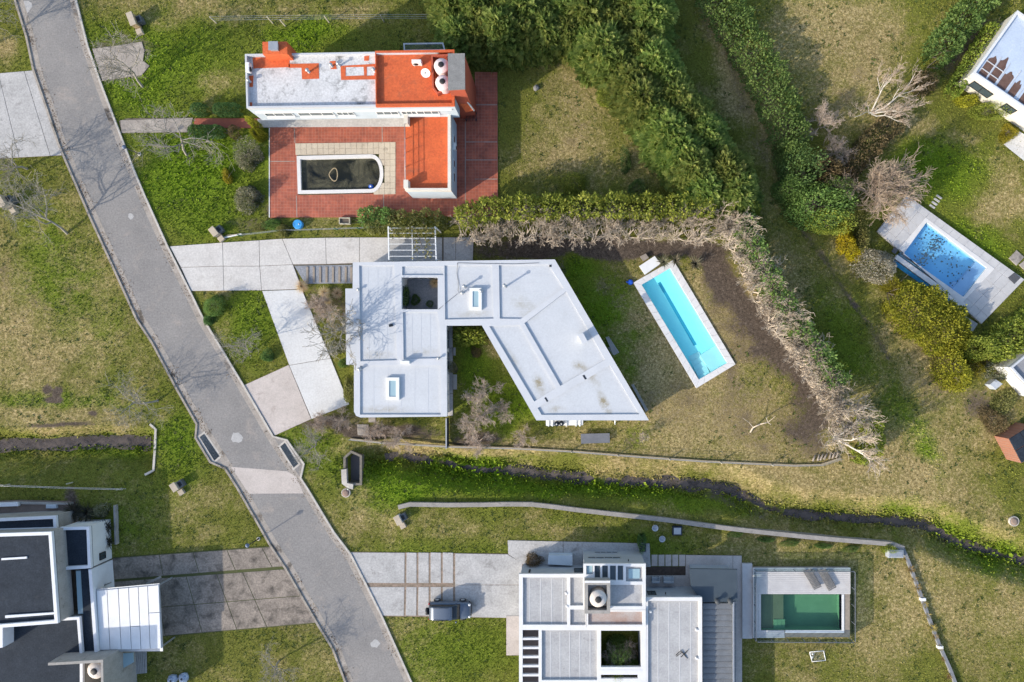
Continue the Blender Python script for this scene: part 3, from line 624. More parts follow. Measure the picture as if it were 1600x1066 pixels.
part('downpipe', whitep, bB, lambda m: m.pipe([P(961, 657, 2.5), P(961, 663, 1.8), P(961, 662, 0)], .06, 6))
# paving slab table
tb = thing('ping_pong_table', 'grey oblong flat table standing on the dry lawn south of the house', 'table', P(930, 684))
part('table_top', surf('slate_table', (0.15, 0.155, 0.17), (0.12, 0.125, 0.14), 1.5, 0.6, fine=0.15), tb, lambda m: m.bevel_prism(PP([(907.5, 678), (952.5, 677), (953, 692), (908, 693.5)], .4), .34, .4, .01))
for x, y in ((912, 681), (948, 680), (948, 689), (912, 690)): part('leg', steel, tb, lambda m: m.box(P(x, y).x - .04, P(x, y).y - .04, -.05, P(x, y).x + .04, P(x, y).y + .04, .34))
def slat_bench(name, label, cat, q, z, n, steps=None):
    t = thing(name, label, cat, P(*q[0]))
    for c in quad_grid(q, [i / n for i in range(n + 1)], [0, 1]): part('slat', woodg, t, lambda m: m.bevel_prism(offset(PP(c, z), .015), z - .05, z, .008))
    q2 = offset(PP(q, z), .1); part('frame', woodg, t, lambda m: m.prism(q2, -.05, z - .055)); return t
slat_bench('garden_bench', 'grey timber step bench against the long wing facing the pool', 'bench', [(946, 527), (951, 525), (968, 551), (959, 556)], .45, 4)
slat_bench('garden_step', 'short grey timber step beside the step bench at the long wing', 'step', [(949.5, 543), (954, 541), (960, 553), (957, 555)], .25, 3)
slat_bench('wall_bench', 'long narrow timber bench along the tip of the long wing', 'bench', [(986, 601.5), (990, 599.5), (1013, 641), (1009, 643.5)], .45, 3)
slat_bench('wooden_bench', 'small grey timber seat on the inner garden side of the west block', 'bench', [(707.5, 585), (714, 585), (714, 609), (707.5, 609)], .4, 4)
slat_bench('planter_stand', 'tiny pale timber stand in the inner garden beside the link', 'stand', [(708, 543), (712, 543), (712, 556), (708, 556)], .35, 2)
# pergola with vines over the service path
pg = thing('pergola', 'white steel pergola with thin bars north of the white-roofed house', 'pergola', P(645, 385))
zp = 2.6; xs = (606.5, 643.5, 681)
for i, x in enumerate(xs):
    part('rafter', whitep, pg, lambda m: m.bar(P(x - (0 if i < 2 else 1.5), 354, zp), P(x + (1 if i < 2 else .5), 407, zp), .11 if i != 1 else .06, zp - .14, zp))
for i, y in enumerate((356.5, 364.5, 372.5, 381.5, 391, 400.5)):
    part('crossbar', whitep, pg, lambda m: m.bar(P(607, y, zp + .05), P(681, y, zp + .05), .045, zp + .003, zp + .05))
for x, y in ((606.5, 356), (681, 356), (606.5, 404), (681, 404)): part('post', whitep, pg, lambda m: m.box(P(x, y, zp).x - .05, P(x, y, zp).y - .05, -.1, P(x, y, zp).x + .05, P(x, y, zp).y + .05, zp - .14))
pavement('service_path', [(607.5, 371), (740, 371), (739, 407), (607.5, 410)], [[(607.5, 371), (691, 371), (691, 408), (607.5, 410)], [(693, 371), (712, 371), (712, 407.5), (693, 408)], [(712, 371), (740, 371), (739, 407), (712, 407.5)]], slab_grey)
# gravel bed with sleepers
gb = MB().sheet(PP([(460, 415.5), (550, 414), (551, 443), (477, 443.5)]), .03).build('gravel_bed', gravel_b); tag(gb, 'blue-grey gravel strip between sleepers beside the driveway', 'gravel', kind='stuff'); EXCL.append(PP([(460, 415.5), (550, 414), (551, 443), (477, 443.5)]))
for i, x in enumerate((479, 489, 499, 509, 519, 529, 539, 547.5)):
    o = MB().bevel_prism(PP(rect_px(x, 417, x + 3.4, 441.5)), -.05, .09, .012).build('sleeper', wood, None, P(x + 1.7, 429)); tag(o, ('first', 'second', 'third', 'fourth', 'fifth', 'sixth', 'seventh', 'eighth')[i] + ' timber sleeper from the road in the blue gravel strip', 'sleeper', 'sleepers in the gravel strip')

# ------------------------------------------------------------------ pools
def pool(root, inner, z_rim, depth, floor_mat, wall_mat, wmat, z_water, extra=None):
    inn = PP(inner, z_rim)
    part('basin', wall_mat, root, lambda m: m.prism(offset(inn, -.2), -depth, z_rim - .002, [inn], bottom=False, top=False))
    part('pool_floor', floor_mat, root, lambda m: m.sheet(offset(inn, -.15), -depth + .02))
    part('water', wmat, root, lambda m: m.sheet(offset(inn, -.01), z_water))
tile_b = surf('turquoise_pool_plaster', (0.50, 0.85, 0.88), (0.46, 0.81, 0.85), 1.5, 0.7, fine=0.06, fscale=10)
tile_w = surf('pale_pool_plaster', (0.66, 0.74, 0.76), (0.62, 0.70, 0.72), 1.5, 0.7, fine=0.06)
cop_w = surf('white_stone_coping', (0.66, 0.64, 0.62), (0.58, 0.56, 0.54), 1.0, 0.8, fine=0.1, stain=((0.48, 0.45, 0.42), 1.2, 0.6, 0.8))
poolB = thing('swimming_pool', 'long turquoise swimming pool with white stone coping on the dry lawn', 'swimming pool', P(1070, 510))
q = POOL_B_OUT; qi = POOL_B_IN
for i in range(4):
    j = (i + 1) % 4; n = (7, 14, 4, 14)[i] if i in (1, 3) else 5
    for k in range(n):
        part('coping_stone', cop_w, poolB, lambda m: m.bevel_prism(offset(PP([lerp(q[i], q[j], k / n), lerp(q[i], q[j], (k + 1) / n), lerp(qi[i], qi[j], (k + 1) / n), lerp(qi[i], qi[j], k / n)], .1), .006), -.35, .1, .012))
pool(poolB, qi, .08, .64, tile_b, tile_b, water_mat('pool_water', (0.68, 0.985, 0.99), .03, .12), -.08)
part('sun_shelf', tile_w, poolB, lambda m: m.prism(PP([(1093.5, 555.5), (1120, 538), (1141, 568), (1112, 583)], -.2), -.63, -.2))
for k in range(5):
    a, b = (1076.5, 557), (1093, 549.5); c, d_ = (1094, 597), (1110, 585); u0 = .0 + k * .2
    part('step', tile_w, poolB, lambda m: m.prism(PP([lerp(a, c, u0), lerp(b, d_, u0), lerp(b, d_, 1), lerp(a, c, 1)], -.3), -.63 + .001 * k, -.58 + .085 * k))
part('lane_line', surf('blue_mosaic', (0.03, 0.24, 0.38), (0.05, 0.32, 0.45), 8, 0.5, fine=0.3, fscale=30), poolB, lambda m: m.prism(PP([(1027.5, 443), (1031.5, 440.5), (1088, 538.5), (1083.5, 540.5)], -.8), -.622, -.612))
bx_ = thing('pool_equipment_box', 'white square equipment cover at the north end of the turquoise pool', 'box', P(1015, 415))
part('cover', whitep, bx_, lambda m: m.bevel_prism(PP([(998.5, 416), (1023, 400), (1032.5, 412), (1007.5, 429.5)], .35), .29, .35, .015))
part('base', wall_white, bx_, lambda m: m.prism(offset(PP([(998.5, 416), (1023, 400), (1032.5, 412), (1007.5, 429.5)], .35), .05), -.05, .285))
c = P(985, 441, .15)
bl = thing('pool_float', 'small bright blue plastic float lying at the turquoise pool corner', 'float', (c.x, c.y, 0))
bm_ = surf('blue_plastic', (0.02, 0.10, 0.50), (0.02, 0.12, 0.55), 3, 0.4, fine=0)
part('float_body', bm_, bl, lambda m: m.lathe((c.x, c.y, 0), [(.12, 0), (.26, .05), (.28, .14), (.22, .22), (.1, .25)], 14)); part('float_neck', bm_, bl, lambda m: m.tube((c.x - .2, c.y, .1), (c.x - .42, c.y + .03, .1), .09, .06, 8))
mt_ = thing('garden_chair', 'small brown timber seat beside the white pool equipment cover', 'seat', P(1008, 402))
part('seat', wood, mt_, lambda m: m.bevel_prism(PP([(1000, 401), (1009, 396), (1014, 403), (1005, 408.5)], .3), .22, .3, .01)); part('leg', wood, mt_, lambda m: m.prism(PP([(1002, 401.5), (1008, 398), (1012, 403), (1006, 406.5)], .2), -.05, .22))

# ================================================================== the red-roofed house
ZA = 6.0
bA = thing('house', 'two-storey house with half white half orange flat roof beside a red tiled terrace', 'house', P(560, 160))
OA = [(382.5, 84.5), (709, 79), (709.5, 164.5), (385, 169)]
up = PP(OA, ZA)
MB().prism(up, 2.8, 5.6).build('wall', wall_blue, bA)
lowp = [up[0] + Vector((.3, -.1)), up[1] + Vector((-.1, -.1)), up[2] + Vector((-.1, 1.6)), up[3] + Vector((.3, 1.6))]
MB().prism(lowp, -.1, 2.8).build('ground_floor_wall', wall_white, bA)
for i in range(5):
    t0, t1 = .06 + i * .15, .16 + i * .15; a = Vector(lowp[3]).lerp(lowp[2], t0); b = Vector(lowp[3]).lerp(lowp[2], t1); wall_window(bA, a, b, .1, 2.2, (0, -1), .06, 1)
rA = MB().prism([Vector(u_) for u_ in offset(up, .02)], 5.6, 5.62).build('roof', white_roof, bA)
split = .622
o_in = offset(up, .22)
part('roof_coat', orange, rA, lambda m: m.prism([Vector(o_in[k]) for k in range(4)] if False else [P(586, 82, 5.66).to_2d(), P(706.5, 81, 5.66).to_2d(), P(706.5, 161.5, 5.66).to_2d(), P(587, 163, 5.66).to_2d()], 5.6, 5.66), 'orange waterproof coating on the east half of the roof')
for pts in ([(394, 86), (451, 83), (453, 105), (396, 107)], [(451, 100), (498, 99), (498.5, 123), (472, 124), (471, 106), (451, 106)], [(515, 96), (524, 95), (526, 108), (517, 108)], [(532, 103), (586, 100), (586, 124), (533, 125)], [(386, 119), (396, 118), (395, 136), (387, 136)], [(569, 88), (577, 87), (576, 95), (569, 95)], [(387, 160), (394, 160), (394, 166), (387, 166)]):
    holes = [PP([(540, 105), (568, 104.5), (569, 118), (540, 119)], 5.64), PP([(573, 104.5), (584.5, 104), (585, 118), (573, 118.5)], 5.64)] if pts[0][0] == 532 else ()
    part('roof_patch', orange, rA, lambda m: m.prism(PP(pts, 5.64), 5.61, 5.64, holes), 'orange repair coating on the white half of the roof')
MB().prism(up, 5.601, ZA, [offset(up, .16)], bottom=False).build('parapet', coping_white, rA)
part('parapet_paint', orange, rA, lambda m: m.prism([P(586, 79.6, ZA).to_2d(), P(709.8, 77.6, ZA).to_2d(), P(710.2, 165, ZA).to_2d(), P(587, 166.6, ZA).to_2d()], 5.7, ZA + .012, [PP([(587.5, 83), (706, 82), (706, 161), (588.5, 162.5)], ZA)]), 'orange painted edge of the east half of the roof')
# chimney block on the north-west corner
cb = [(410, 65.5), (448, 65), (449, 84), (410.5, 85)]
chA = part('chimney', orange, bA, lambda m: m.prism(PP(cb, 7.0), -.1, 7.0), 'wide orange chimney block at the corner of the roof')
part('chimney_cap', steel, chA, lambda m: m.prism(PP(rect_px(420.5, 66, 432.5, 77), 7.45), 7.02, 7.45).prism(offset(PP(rect_px(420.5, 66, 432.5, 77), 7.5), -.08), 7.452, 7.5))
# tank tower
tw = [(673.5, 86), (700.5, 84.5), (700.5, 139), (683, 147), (675, 137)]
twr = part('tank_bay', redwall, bA, lambda m: m.prism(PP(tw, 6.25), 5.5, 6.25, [offset(PP(tw, 6.25), .15)]))
tg = [(700.6, 84.5), (725.3, 84.3), (725.8, 138.5), (700.8, 140)]
zt = 7.5
tow = part('stair_tower', redwall, bA, lambda m: m.prism(PP(tg, zt), -.1, zt - .12))
part('tower_slab', surf('grey_pebble_roof', (0.22, 0.215, 0.205), (0.16, 0.157, 0.15), 2.5, 0.95, fine=0.5, fscale=25), tow, lambda m: m.prism(offset(PP(tg, zt), -.05), zt - .118, zt))
part('lean_to_roof', orange, bA, lambda m: m.add([P(704, 141, 5.9), P(717, 139.5, 5.9), P(742, 172, 2.7), P(728, 176, 2.7), P(704, 141, 5.7), P(717, 139.5, 5.7), P(742, 172, 2.5), P(728, 176, 2.5)], [(3, 2, 1, 0), (4, 5, 6, 7), (0, 1, 5, 4), (1, 2, 6, 5), (2, 3, 7, 6), (3, 0, 4, 7)]))
part('flue_pipe', whitep, bA, lambda m: m.tube(P(716, 141, 5.95), P(741, 173, 2.85), .07, .07, 7))
water_tank('water_tank', 'round pinkish water tank on the orange roof, the one nearer the lawn', 688.8, 100.5, 5.7, .68, 1.35, tankp, 'water tanks on the orange roof')
water_tank('water_tank', 'round pinkish water tank on the orange roof, the one nearer the terrace', 691, 126.8, 5.7, .68, 1.35, tankp, 'water tanks on the orange roof')
ac_unit(bA, 653, 100.5, 5.66, 0); ac_unit(bA, 391.5, 109, 5.66, math.pi / 2)
dish = thing('satellite_dish', 'pale satellite dish on a bent arm on the orange roof', 'satellite dish', P(665, 114, 5.66)); cc = P(665, 114, 6.3)
part('reflector', whitep, dish, lambda m: m.add([cc + Matrix.Rotation(.75, 3, 'X') @ Vector((r_ * math.cos(a), r_ * math.sin(a), .35 * r_ * r_)) for r_ in (.06, .25, .42) for a in np.linspace(0, 2 * math.pi, 18, endpoint=False)], [(i * 18 + k, i * 18 + (k + 1) % 18, (i + 1) * 18 + (k + 1) % 18, (i + 1) * 18 + k) for i in range(2) for k in range(18)] + [tuple(range(18))], True))
part('mount', steel, dish, lambda m: m.tube(P(665, 117, 5.6), P(665, 114, 6.3), .035, .035, 6)); part('feed_arm', steel, dish, lambda m: m.tube(cc + Vector((0, -.35, -.3)), cc + Vector((.05, -.55, .35)), .02, .02, 5))
for x, y, h in ((483, 113, .45), (519, 104, .35), (531, 103, .5), (586, 112, .5), (391, 128, .4)): vent(bA, x, y, 5.62, h, .09)
# ledge and long windows of the upper floor, south face
ys = (up[2].y + up[3].y) / 2
def south(t): return Vector(up[3]).lerp(up[2], t)
part('ledge', whitep, bA, lambda m: m.prism([south(.02), south(.98), south(.98) + Vector((0, -.14)), south(.02) + Vector((0, -.14))], 5.0, 5.1))
for t0, t1 in ((.05, .19), (.215, .39), (.405, .49), (.60, .71), (.725, .80), (.80, .91)): 
    wall_window(bA, south(t0), south(t1), 3.9, 4.7, (0, -1), .06, 2)
    part('sill', whitep, bA, lambda m: m.prism([south(t0) + Vector((0, .003)), south(t1) + Vector((0, .003)), south(t1) + Vector((0, -.22)), south(t0) + Vector((0, -.22))], 3.78, 3.88))
# canopy frame on the north side
fr_ = [(630, 67.5), (692.5, 66.5), (696, 79), (631, 80)]
part('canopy_frame', steel, bA, lambda m: m.prism(PP(fr_, 4.8), 4.65, 4.8, [offset(PP(fr_, 4.8), .12)])); part('canopy_glass', clear_mat('canopy_glass', (.7, .78, .8)), bA, lambda m: m.sheet(offset(PP(fr_, 4.8), .1), 4.7))
# wing with its roof terrace
ZW = 3.55
OW = [(631.5, 178), (704, 176), (704.5, 297.5), (632.5, 297)]
wv = PP(OW, ZW)
MB().prism(wv, -.1, 2.95).build('wing_wall', wall_blue, bA)
wd = MB().prism(wv, 2.951, 3.0).build('wing_roof', orange, bA)
part('wing_parapet', wall_cream, wd, lambda m: m.prism(PP([(699.5, 176), (704, 176), (704.5, 297.5), (632.5, 297.5), (632.5, 294), (699.5, 294)], ZW), 3.001, ZW))
for x0, y0, x1, y1 in ((630.5, 177, 637, 193), (630.5, 281, 637.5, 293.5)): part('pillar', wall_cream, wd, lambda m: m.prism(PP(rect_px(x0, y0, x1, y1), 3.9), 3.0, 3.9))
rl = part('railing', steel, wd, lambda m: [m.tube(P(632.5, 193, z), P(633, 281, z), .03, .03, 6) for z in (3.4, 3.65, 3.9)])
for y in (217, 238.5, 261): part('railing_post', steel, wd, lambda m: m.tube(P(634, y, 3.0), P(633, y, 3.93), .035, .035, 6))
xe = wv[1].x
for y0, y1, z0, z1 in ((250, 262, 1.2, 2.2), (270, 285, 1.2, 2.2), (212, 224, 1.2, 2.2)):
    wall_window(bA, (xe + .004, P(0, y1, 1.7).y), (xe + .004, P(0, y0, 1.7).y), z0, z1, (1, 0), .05, 0)
ac_unit(bA, 711.5, 231, 1.7, math.pi / 2, .8)
EXCL += [lowp, wv, PP([(405, 183), (640, 183), (640, 345), (420, 345)])]
# terrace: red tiles
m, nt, bs, N, L = nodes('red_terrace_tile')
g = N('ShaderNodeNewGeometry'); br = N('ShaderNodeTexBrick'); br.offset = 0; br.inputs['Scale'].default_value = 1.0
br.inputs['Brick Width'].default_value = .31; br.inputs['Row Height'].default_value = .31; br.inputs['Mortar Size'].default_value = .011; br.inputs['Mortar Smooth'].default_value = .2
br.inputs['Color1'].default_value = (.35, .088, .045, 1); br.inputs['Color2'].default_value = (.275, .07, .04, 1); br.inputs['Mortar'].default_value = (.36, .165, .115, 1)
L(g.outputs['Position'], br.inputs['Vector'])
c1 = mix(nt, .6, br.outputs[0], ramp(nt, noise(nt, .9, 7, .8), [(.3, (.2,) * 3), (.7, (.85,) * 3)]), 'OVERLAY')
L(c1, bs.inputs['Base Color']); bs.inputs['Roughness'].default_value = .7; red_tile = m
TERR = [(420.5, 199), (637, 198), (637, 182), (742, 182), (742, 112.5), (777, 113), (778, 338), (421, 340)]
te = MB().prism(PP(TERR, .1), -.1, .1, [PP([(464, 225), (615.5, 223.5), (615.5, 302), (466, 305)], .1)]).build('terrace', red_tile); tag(te, kind='structure'); EXCL.append(PP(TERR))
for a, b in (((421, 252.5), (461, 252.5)), ((460, 200), (461, 224)), ((463, 306), (464, 339)), ((597, 198), (597.5, 222)), ((599, 304), (599.5, 339)), ((728, 250), (777, 250)), ((728, 222), (777, 222)), ((742, 164), (777, 164)), ((742, 280), (777, 280)), ((727, 190), (727, 338))):
    part('tile_joint', slab_tan, te, lambda m: m.bar(P(*a, .1), P(*b, .1), .07, .09, .106))
tag(MB().prism(PP([(402, 186), (640, 184), (640, 198), (404, 199)], .12), -.1, .12).build('gallery_floor', slab_pale), kind='structure')
part('terrace_edge', whitep, te, lambda m: m.bar(P(421, 200, .1), P(421, 340, .1), .08, .05, .14))
poolA = thing('swimming_pool', 'murky dark green pool with one rounded end in cream stone paving on the red terrace', 'swimming pool', P(540, 265))
PAV = [(461, 224), (618, 222), (618, 303.5), (464, 306)]
inA = PP(POOL_A_IN, .16); copA = offset(inA, -.34); copx = [tuple(q) for q in copA]
hole_t = copA
cells = quad_grid(PAV, [i / 18 for i in range(19)], [i / 9 for i in range(10)])
xs_ = np.array([sum(p[0] for p in c) / 4 for c in cells]); ys_ = np.array([sum(p[1] for p in c) / 4 for c in cells])
ctr = [P(x, y, .14) for x, y in zip(xs_, ys_)]
keep = ~inside(np.array([c.x for c in ctr]), np.array([c.y for c in ctr]), [tuple(q) for q in offset(copA, .05)])
for c, kp in zip(cells, keep):
    if kp: part('paving_stone', stone, poolA, lambda m: m.bevel_prism(offset(PP(c, .14), .008), -.1, .135 + random.uniform(-.005, .005), .01))
part('coping', cop_w, poolA, lambda m: m.prism(copA, -.3, .16, [inA]))
murk = surf('dark_green_pool_paint', (0.09, 0.09, 0.058), (0.12, 0.115, 0.07), 0.7, 0.9, fine=0.3)
pool(poolA, POOL_A_IN, .15, 1.2, murk, murk, water_mat('murky_water', (.42, .42, .30), .05, .15, scum=((.105, .10, .068), .55, .40, .66)), -.12)
hs = thing('pool_hose', 'pale hose ring floating on the murky dark pool', 'hose', P(521, 274, -.1))
part('hose_ring', surf('tan_hose', (.42, .33, .20), (.36, .28, .17), 3, .6, fine=0), hs, lambda m: m.pipe([P(521 + 6.5 * math.cos(a), 273 + 9.5 * math.sin(a) + 2 * math.sin(2 * a), -.09) for a in np.linspace(0, 2 * math.pi, 25)], .05, 6))
sk = thing('pool_skimmer_float', 'round blue chlorine float on the murky dark pool', 'float', P(580, 292, -.12)); c = P(580, 292, -.12)
part('float_body', bm_, sk, lambda m: m.lathe(c, [(.2, -.03), (.24, .02), (.24, .08), (.16, .14), (.08, .15)], 14)); part('float_cap', whitep, sk, lambda m: m.lathe((c.x, c.y, c.z + .14), [(.08, 0), (.08, .06), (.03, .08)], 10))
gr = thing('barbecue', 'small black iron barbecue grate at the foot of the red stair tower', 'barbecue', P(737, 184)); c0 = P(737, 184)
part('grill', black, gr, lambda m: [m.bar(P(729 + k * 2.2, 177, .5), P(730 + k * 2.2, 191, .5), .05, .7, .75) for k in range(8)]); part('frame', black, gr, lambda m: [m.box(P(x, y).x - .03, P(x, y).y - .03, .05, P(x, y).x + .03, P(x, y).y + .03, .7) for x, y in ((729, 178), (745, 178), (729, 190), (745, 190))])
# ================================================================== concrete house by the road (bottom of the photograph)
bC = thing('house', 'modern house of white edged concrete roof panels with a planted court and tank tower', 'house', P(950, 990))
croof = surf('concrete_roof_panel', (0.40, 0.395, 0.39), (0.32, 0.315, 0.315), 0.9, 0.88, fine=0.22, fscale=6, stain=((0.22, 0.215, 0.215), 0.8, 0.58, 0.78))
rust = surf('rust_stain_roof', (0.40, 0.385, 0.375), (0.30, 0.17, 0.12), 0.5, 0.88, fine=0.2)
trim_w = surf('white_roof_edge', (0.68, 0.67, 0.66), (0.60, 0.59, 0.58), 1.2, 0.7, fine=0.08, stain=((0.42, 0.41, 0.40), 1.5, 0.64, 0.82))
Z1, Z2, Z3 = 3.2, 4.5, 6.2
# west body
W1 = [(811, 897), (916, 897), (916, 980), (1010, 980), (1010, 1180), (811, 1180)]
court = rect_px(939, 985.5, 1001.5, 1042.5); court2 = rect_px(939, 1054.5, 996.5, 1060.5); slots_w = rect_px(816.5, 984.5, 841.5, 1180 - 4)
def inset_walls(poly, z, d=.12): return offset(PP(poly, z), d)
MB().prism(inset_walls(W1, Z1), -.1, Z1 - .35, [offset(PP(rect_px(939, 985.5, 1001.5, 1178), Z1), -.05), offset(PP(slots_w, Z1), -.05)]).build('wall', wall_grey, bC)
rC = MB().prism(PP(W1, Z1), Z1 - .349, Z1 - .2, [PP(court, Z1), PP(court2, Z1), PP(slots_w, Z1)] ).build('roof', croof, bC)
recs = [rect_px(817, 902.5, 886, 976.5), rect_px(891, 902.5, 911, 946.5), rect_px(891, 952.5, 1003, 977) if False else rect_px(891, 952.5, 915, 977), rect_px(846.5, 985, 933, 1063), rect_px(846.5, 1068, 1004, 1176)]
MB().prism(PP(W1, Z1), Z1 - .199, Z1, [PP(court, Z1), PP(court2, Z1), PP(slots_w, Z1)] + [PP(r, Z1) for r in recs], bottom=False).build('parapet', trim_w, rC)
# panel joints of the roof
jt = surf('roof_joint', (0.50, 0.495, 0.49), (0.44, 0.435, 0.43), 2, 0.85)
for x, y0, y1 in ((827, 904, 975), (844.5, 904, 975), (862, 904, 975), (879, 904, 975), (860, 987, 1061), (875, 987, 1061), (890, 987, 1061), (906, 987, 1061), (922, 987, 1061), (1028, 941, 1180), (1045, 941, 1180), (1062, 941, 1180), (1079, 941, 1180)):
    part('panel_joint', jt, rC, lambda m: m.bar(P(x, y0, Z1 - .2), P(x, y1, Z1 - .2), .10, Z1 - .205, Z1 - .188))
# slatted pergola strip on the west edge
for k in range(13):
    y = 997 + k * 14.2
    part('pergola_beam', trim_w, bC, lambda m: m.prism(PP(rect_px(816, y, 842, y + 3.2), Z1 - .01), Z1 - .3, Z1 - .01))
part('pergola_floor', surf('pinkish_timber_floor', (.36, .28, .24), (.28, .22, .19), 1.5, .85, fine=.2), bC, lambda m: m.prism(offset(PP(slots_w, Z1), -.03), -.05, 1.2))
part('court_beam', trim_w, bC, lambda m: m.prism(PP(rect_px(937, 1047, 1003, 1052), Z1 + .01), Z1 - .35, Z1 + .01) )
# raised middle block
MID = [(911, 881), (1009, 881), (1009, 950), (1003.5, 952), (1003.5, 976), (953, 976), (911, 950)]
M1 = rect_px(911.5, 881, 1009, 953)
MB().prism(inset_walls(M1, Z2, .06), -.1, Z2 - .35).build('upper_wall', wall_grey, bC)
rC2 = MB().prism(PP(M1, Z2), Z2 - .349, Z2 - .2).build('upper_roof', croof, bC)
rec2 = [rect_px(916, 884, 926.5, 898), rect_px(929, 884, 938, 907), rect_px(941, 884, 950, 907), rect_px(953, 884, 962.5, 907), rect_px(965, 884, 974, 907), rect_px(978, 885.5, 1004, 909), rect_px(953, 914, 1003.5, 947.5)]
MB().prism(PP(M1, Z2), Z2 - .199, Z2, [PP(r, Z2) for r in rec2], bottom=False).build('upper_parapet', trim_w, rC2)
for i, r in enumerate(rec2[:6]): part('rooflight', glass if i else glassb, rC2, lambda m: m.prism(offset(PP(r, Z2), .05), Z2 - .205, Z2 - .17)) if i < 5 else part('rooflight', glassb, rC2, lambda m: m.prism(offset(PP(r, Z2), .25), Z2 - .205, Z2 - .12))
# lower strip with rust south of it
M3 = rect_px(916.5, 953.5, 1009, 980)
MB().prism(inset_walls(M3, Z1 + .25, .05), Z1 - .35, Z1 + .05).build('step_roof', rust, bC)
MB().prism(PP(M3, Z1 + .25), Z1 + .05, Z1 + .25, [PP(rect_px(919, 956, 1003.5, 976.5), Z1 + .25)], bottom=False).build('step_parapet', trim_w, bC)
# tank tower: open concrete box
TB = rect_px(913.5, 909, 953.5, 959)
twc = part('tank_tower', conc, bC, lambda m: m.prism(PP(TB, Z3 - .6), Z2 - .25, Z3 - .6, [offset(PP(TB, Z3 - .6), .3)]))
part('tank_tower_floor', darkroof, twc, lambda m: m.prism(offset(PP(TB, Z3 - .6), .28), Z2 - .2, Z2 - .1))
part('tower_cap', trim_w, twc, lambda m: m.prism(PP(rect_px(913.5, 907.5, 953.5, 911), Z3 - .57), Z3 - .599, Z3 - .57))
water_tank('water_tank', 'round cream water tank in the concrete tower of the modern house', 935, 937.5, Z2 - .1, .78, 1.5, tankm)
# north face details
nf = inset_walls(W1, Z1)
yN = max(q.y for q in nf)
for x0, x1, z0, z1 in ((826, 829, 1.6, 2.5), (897, 911, 1.2, 2.4)):
    wall_window(bC, (P(x1, 0, 2).x, yN), (P(x0, 0, 2).x, yN), z0, z1, (0, 1), .05, 0, black)
nf2 = inset_walls(M1, Z2, .06); yN2 = max(q.y for q in nf2)
for x0, x1, z0, z1 in ((918, 970, 2.3, 2.75), (930, 967, .6, 1.0)): wall_window(bC, (P(x1, 0, 2.5).x, yN2), (P(x0, 0, 2.5).x, yN2), z0, z1, (0, 1), .05, 3, steel)
for x in (982, 1040): part('spout', black, bC, lambda m: m.tube(P(x, 877 if x < 1000 else 929, 3.8 if x < 1000 else 2.6), P(x, 874 if x < 1000 else 925, 3.7 if x < 1000 else 2.5), .05, .05, 6))
part('service_box', wall_blue, bC, lambda m: m.prism(PP([(857, 868), (894.5, 868), (894.5, 884), (856, 882)], .9), -.05, .9))
# east wing
W2 = [(1009.5, 933.5), (1097, 933.5), (1097.5, 1180), (1010, 1180)]
MB().prism(inset_walls(W2, Z1, .06), -.1, Z1 - .35).build('wall', wall_grey, bC)
rC3 = MB().prism(PP(W2, Z1), Z1 - .349, Z1 - .2).build('roof', croof, bC)
MB().prism(PP(W2, Z1), Z1 - .199, Z1, [PP(rect_px(1012.5, 939, 1091.5, 1176), Z1)], bottom=False).build('parapet', trim_w, rC3)
yN3 = max(q.y for q in inset_walls(W2, Z1, .06)); wall_window(bC, (P(1025, 0, 2).x, yN3), (P(1012, 0, 2).x, yN3), 1.4, 2.4, (0, 1), .05, 1, black)
for q in ((1016.5, 956.5), (1089, 985), (1089, 1029.5), (886, 948), (885, 928)):
    part('roof_vent', trim_w, rC, lambda m: m.prism(PP(rect_px(q[0] - 2.2, q[1] - 2, q[0] + 2.2, q[1] + 2), Z1), Z1 - .21, Z1 - .1).prism(PP(rect_px(q[0] - 1.2, q[1] - 1.2, q[0] + 1.2, q[1] + 1.2), Z1), Z1 - .1, Z1 + .06))
ls = thing('folded_clothes_rack', 'dark thin folded metal rack lying on the concrete roof of the east wing', 'rack', P(1067, 1021, Z1 - .2))
part('frame', black, ls, lambda m: m.pipe([P(1056, 1024, Z1 - .15), P(1064, 1017, Z1 - .12), P(1072, 1027, Z1 - .15)], .035, 5).pipe([P(1064, 1027, Z1 - .16), P(1075, 1016, Z1 - .12), P(1070, 1022, Z1 - .1)], .035, 5)); 
part('leg', black, ls, lambda m: m.pipe([P(1057, 1026, Z1 - .17), P(1066, 1019, Z1 - .17), P(1074, 1029, Z1 - .17)], .03, 5))
# dark flat roof and the ribbed deck east of the wing
DR = [(1077, 889), (1152, 890), (1152.5, 940), (1097, 941), (1080, 917)]
part('dark_canopy', surf('teal_dark_roof', (.045, .062, .078), (.055, .073, .09), .8, .6, fine=.15), bC, lambda m: m.prism(PP(DR, 2.5), 2.3, 2.5)); part('canopy_wall', wall_grey, bC, lambda m: m.prism(offset(PP(DR, 2.5), .35), -.1, 2.3))
for k in range(24):
    y = 943 + k * 9.1
    part('deck_rib', surf('grey_ribbed_roof', (.21, .215, .22), (.16, .165, .17), 1.5, .8, fine=.2), bC, lambda m: m.add([P(1098, y, 2.3), P(1150, y, 2.3), P(1150, y + 8.8, 2.42), P(1098, y + 8.8, 2.42), P(1098, y, 2.2), P(1150, y, 2.2), P(1150, y + 8.8, 2.2), P(1098, y + 8.8, 2.2)], [(3, 2, 1, 0), (0, 1, 5, 4), (1, 2, 6, 5), (2, 3, 7, 6), (3, 0, 4, 7)]))
part('canopy_beam', steel, bC, lambda m: m.bar(P(1146, 941, 2.6), P(1146.5, 1180, 2.6), .14, 2.43, 2.6)); part('canopy_support', wall_grey, bC, lambda m: m.prism(PP([(1099, 943), (1146, 943), (1146, 1178), (1099, 1178)], 2.2), -.1, 2.19))
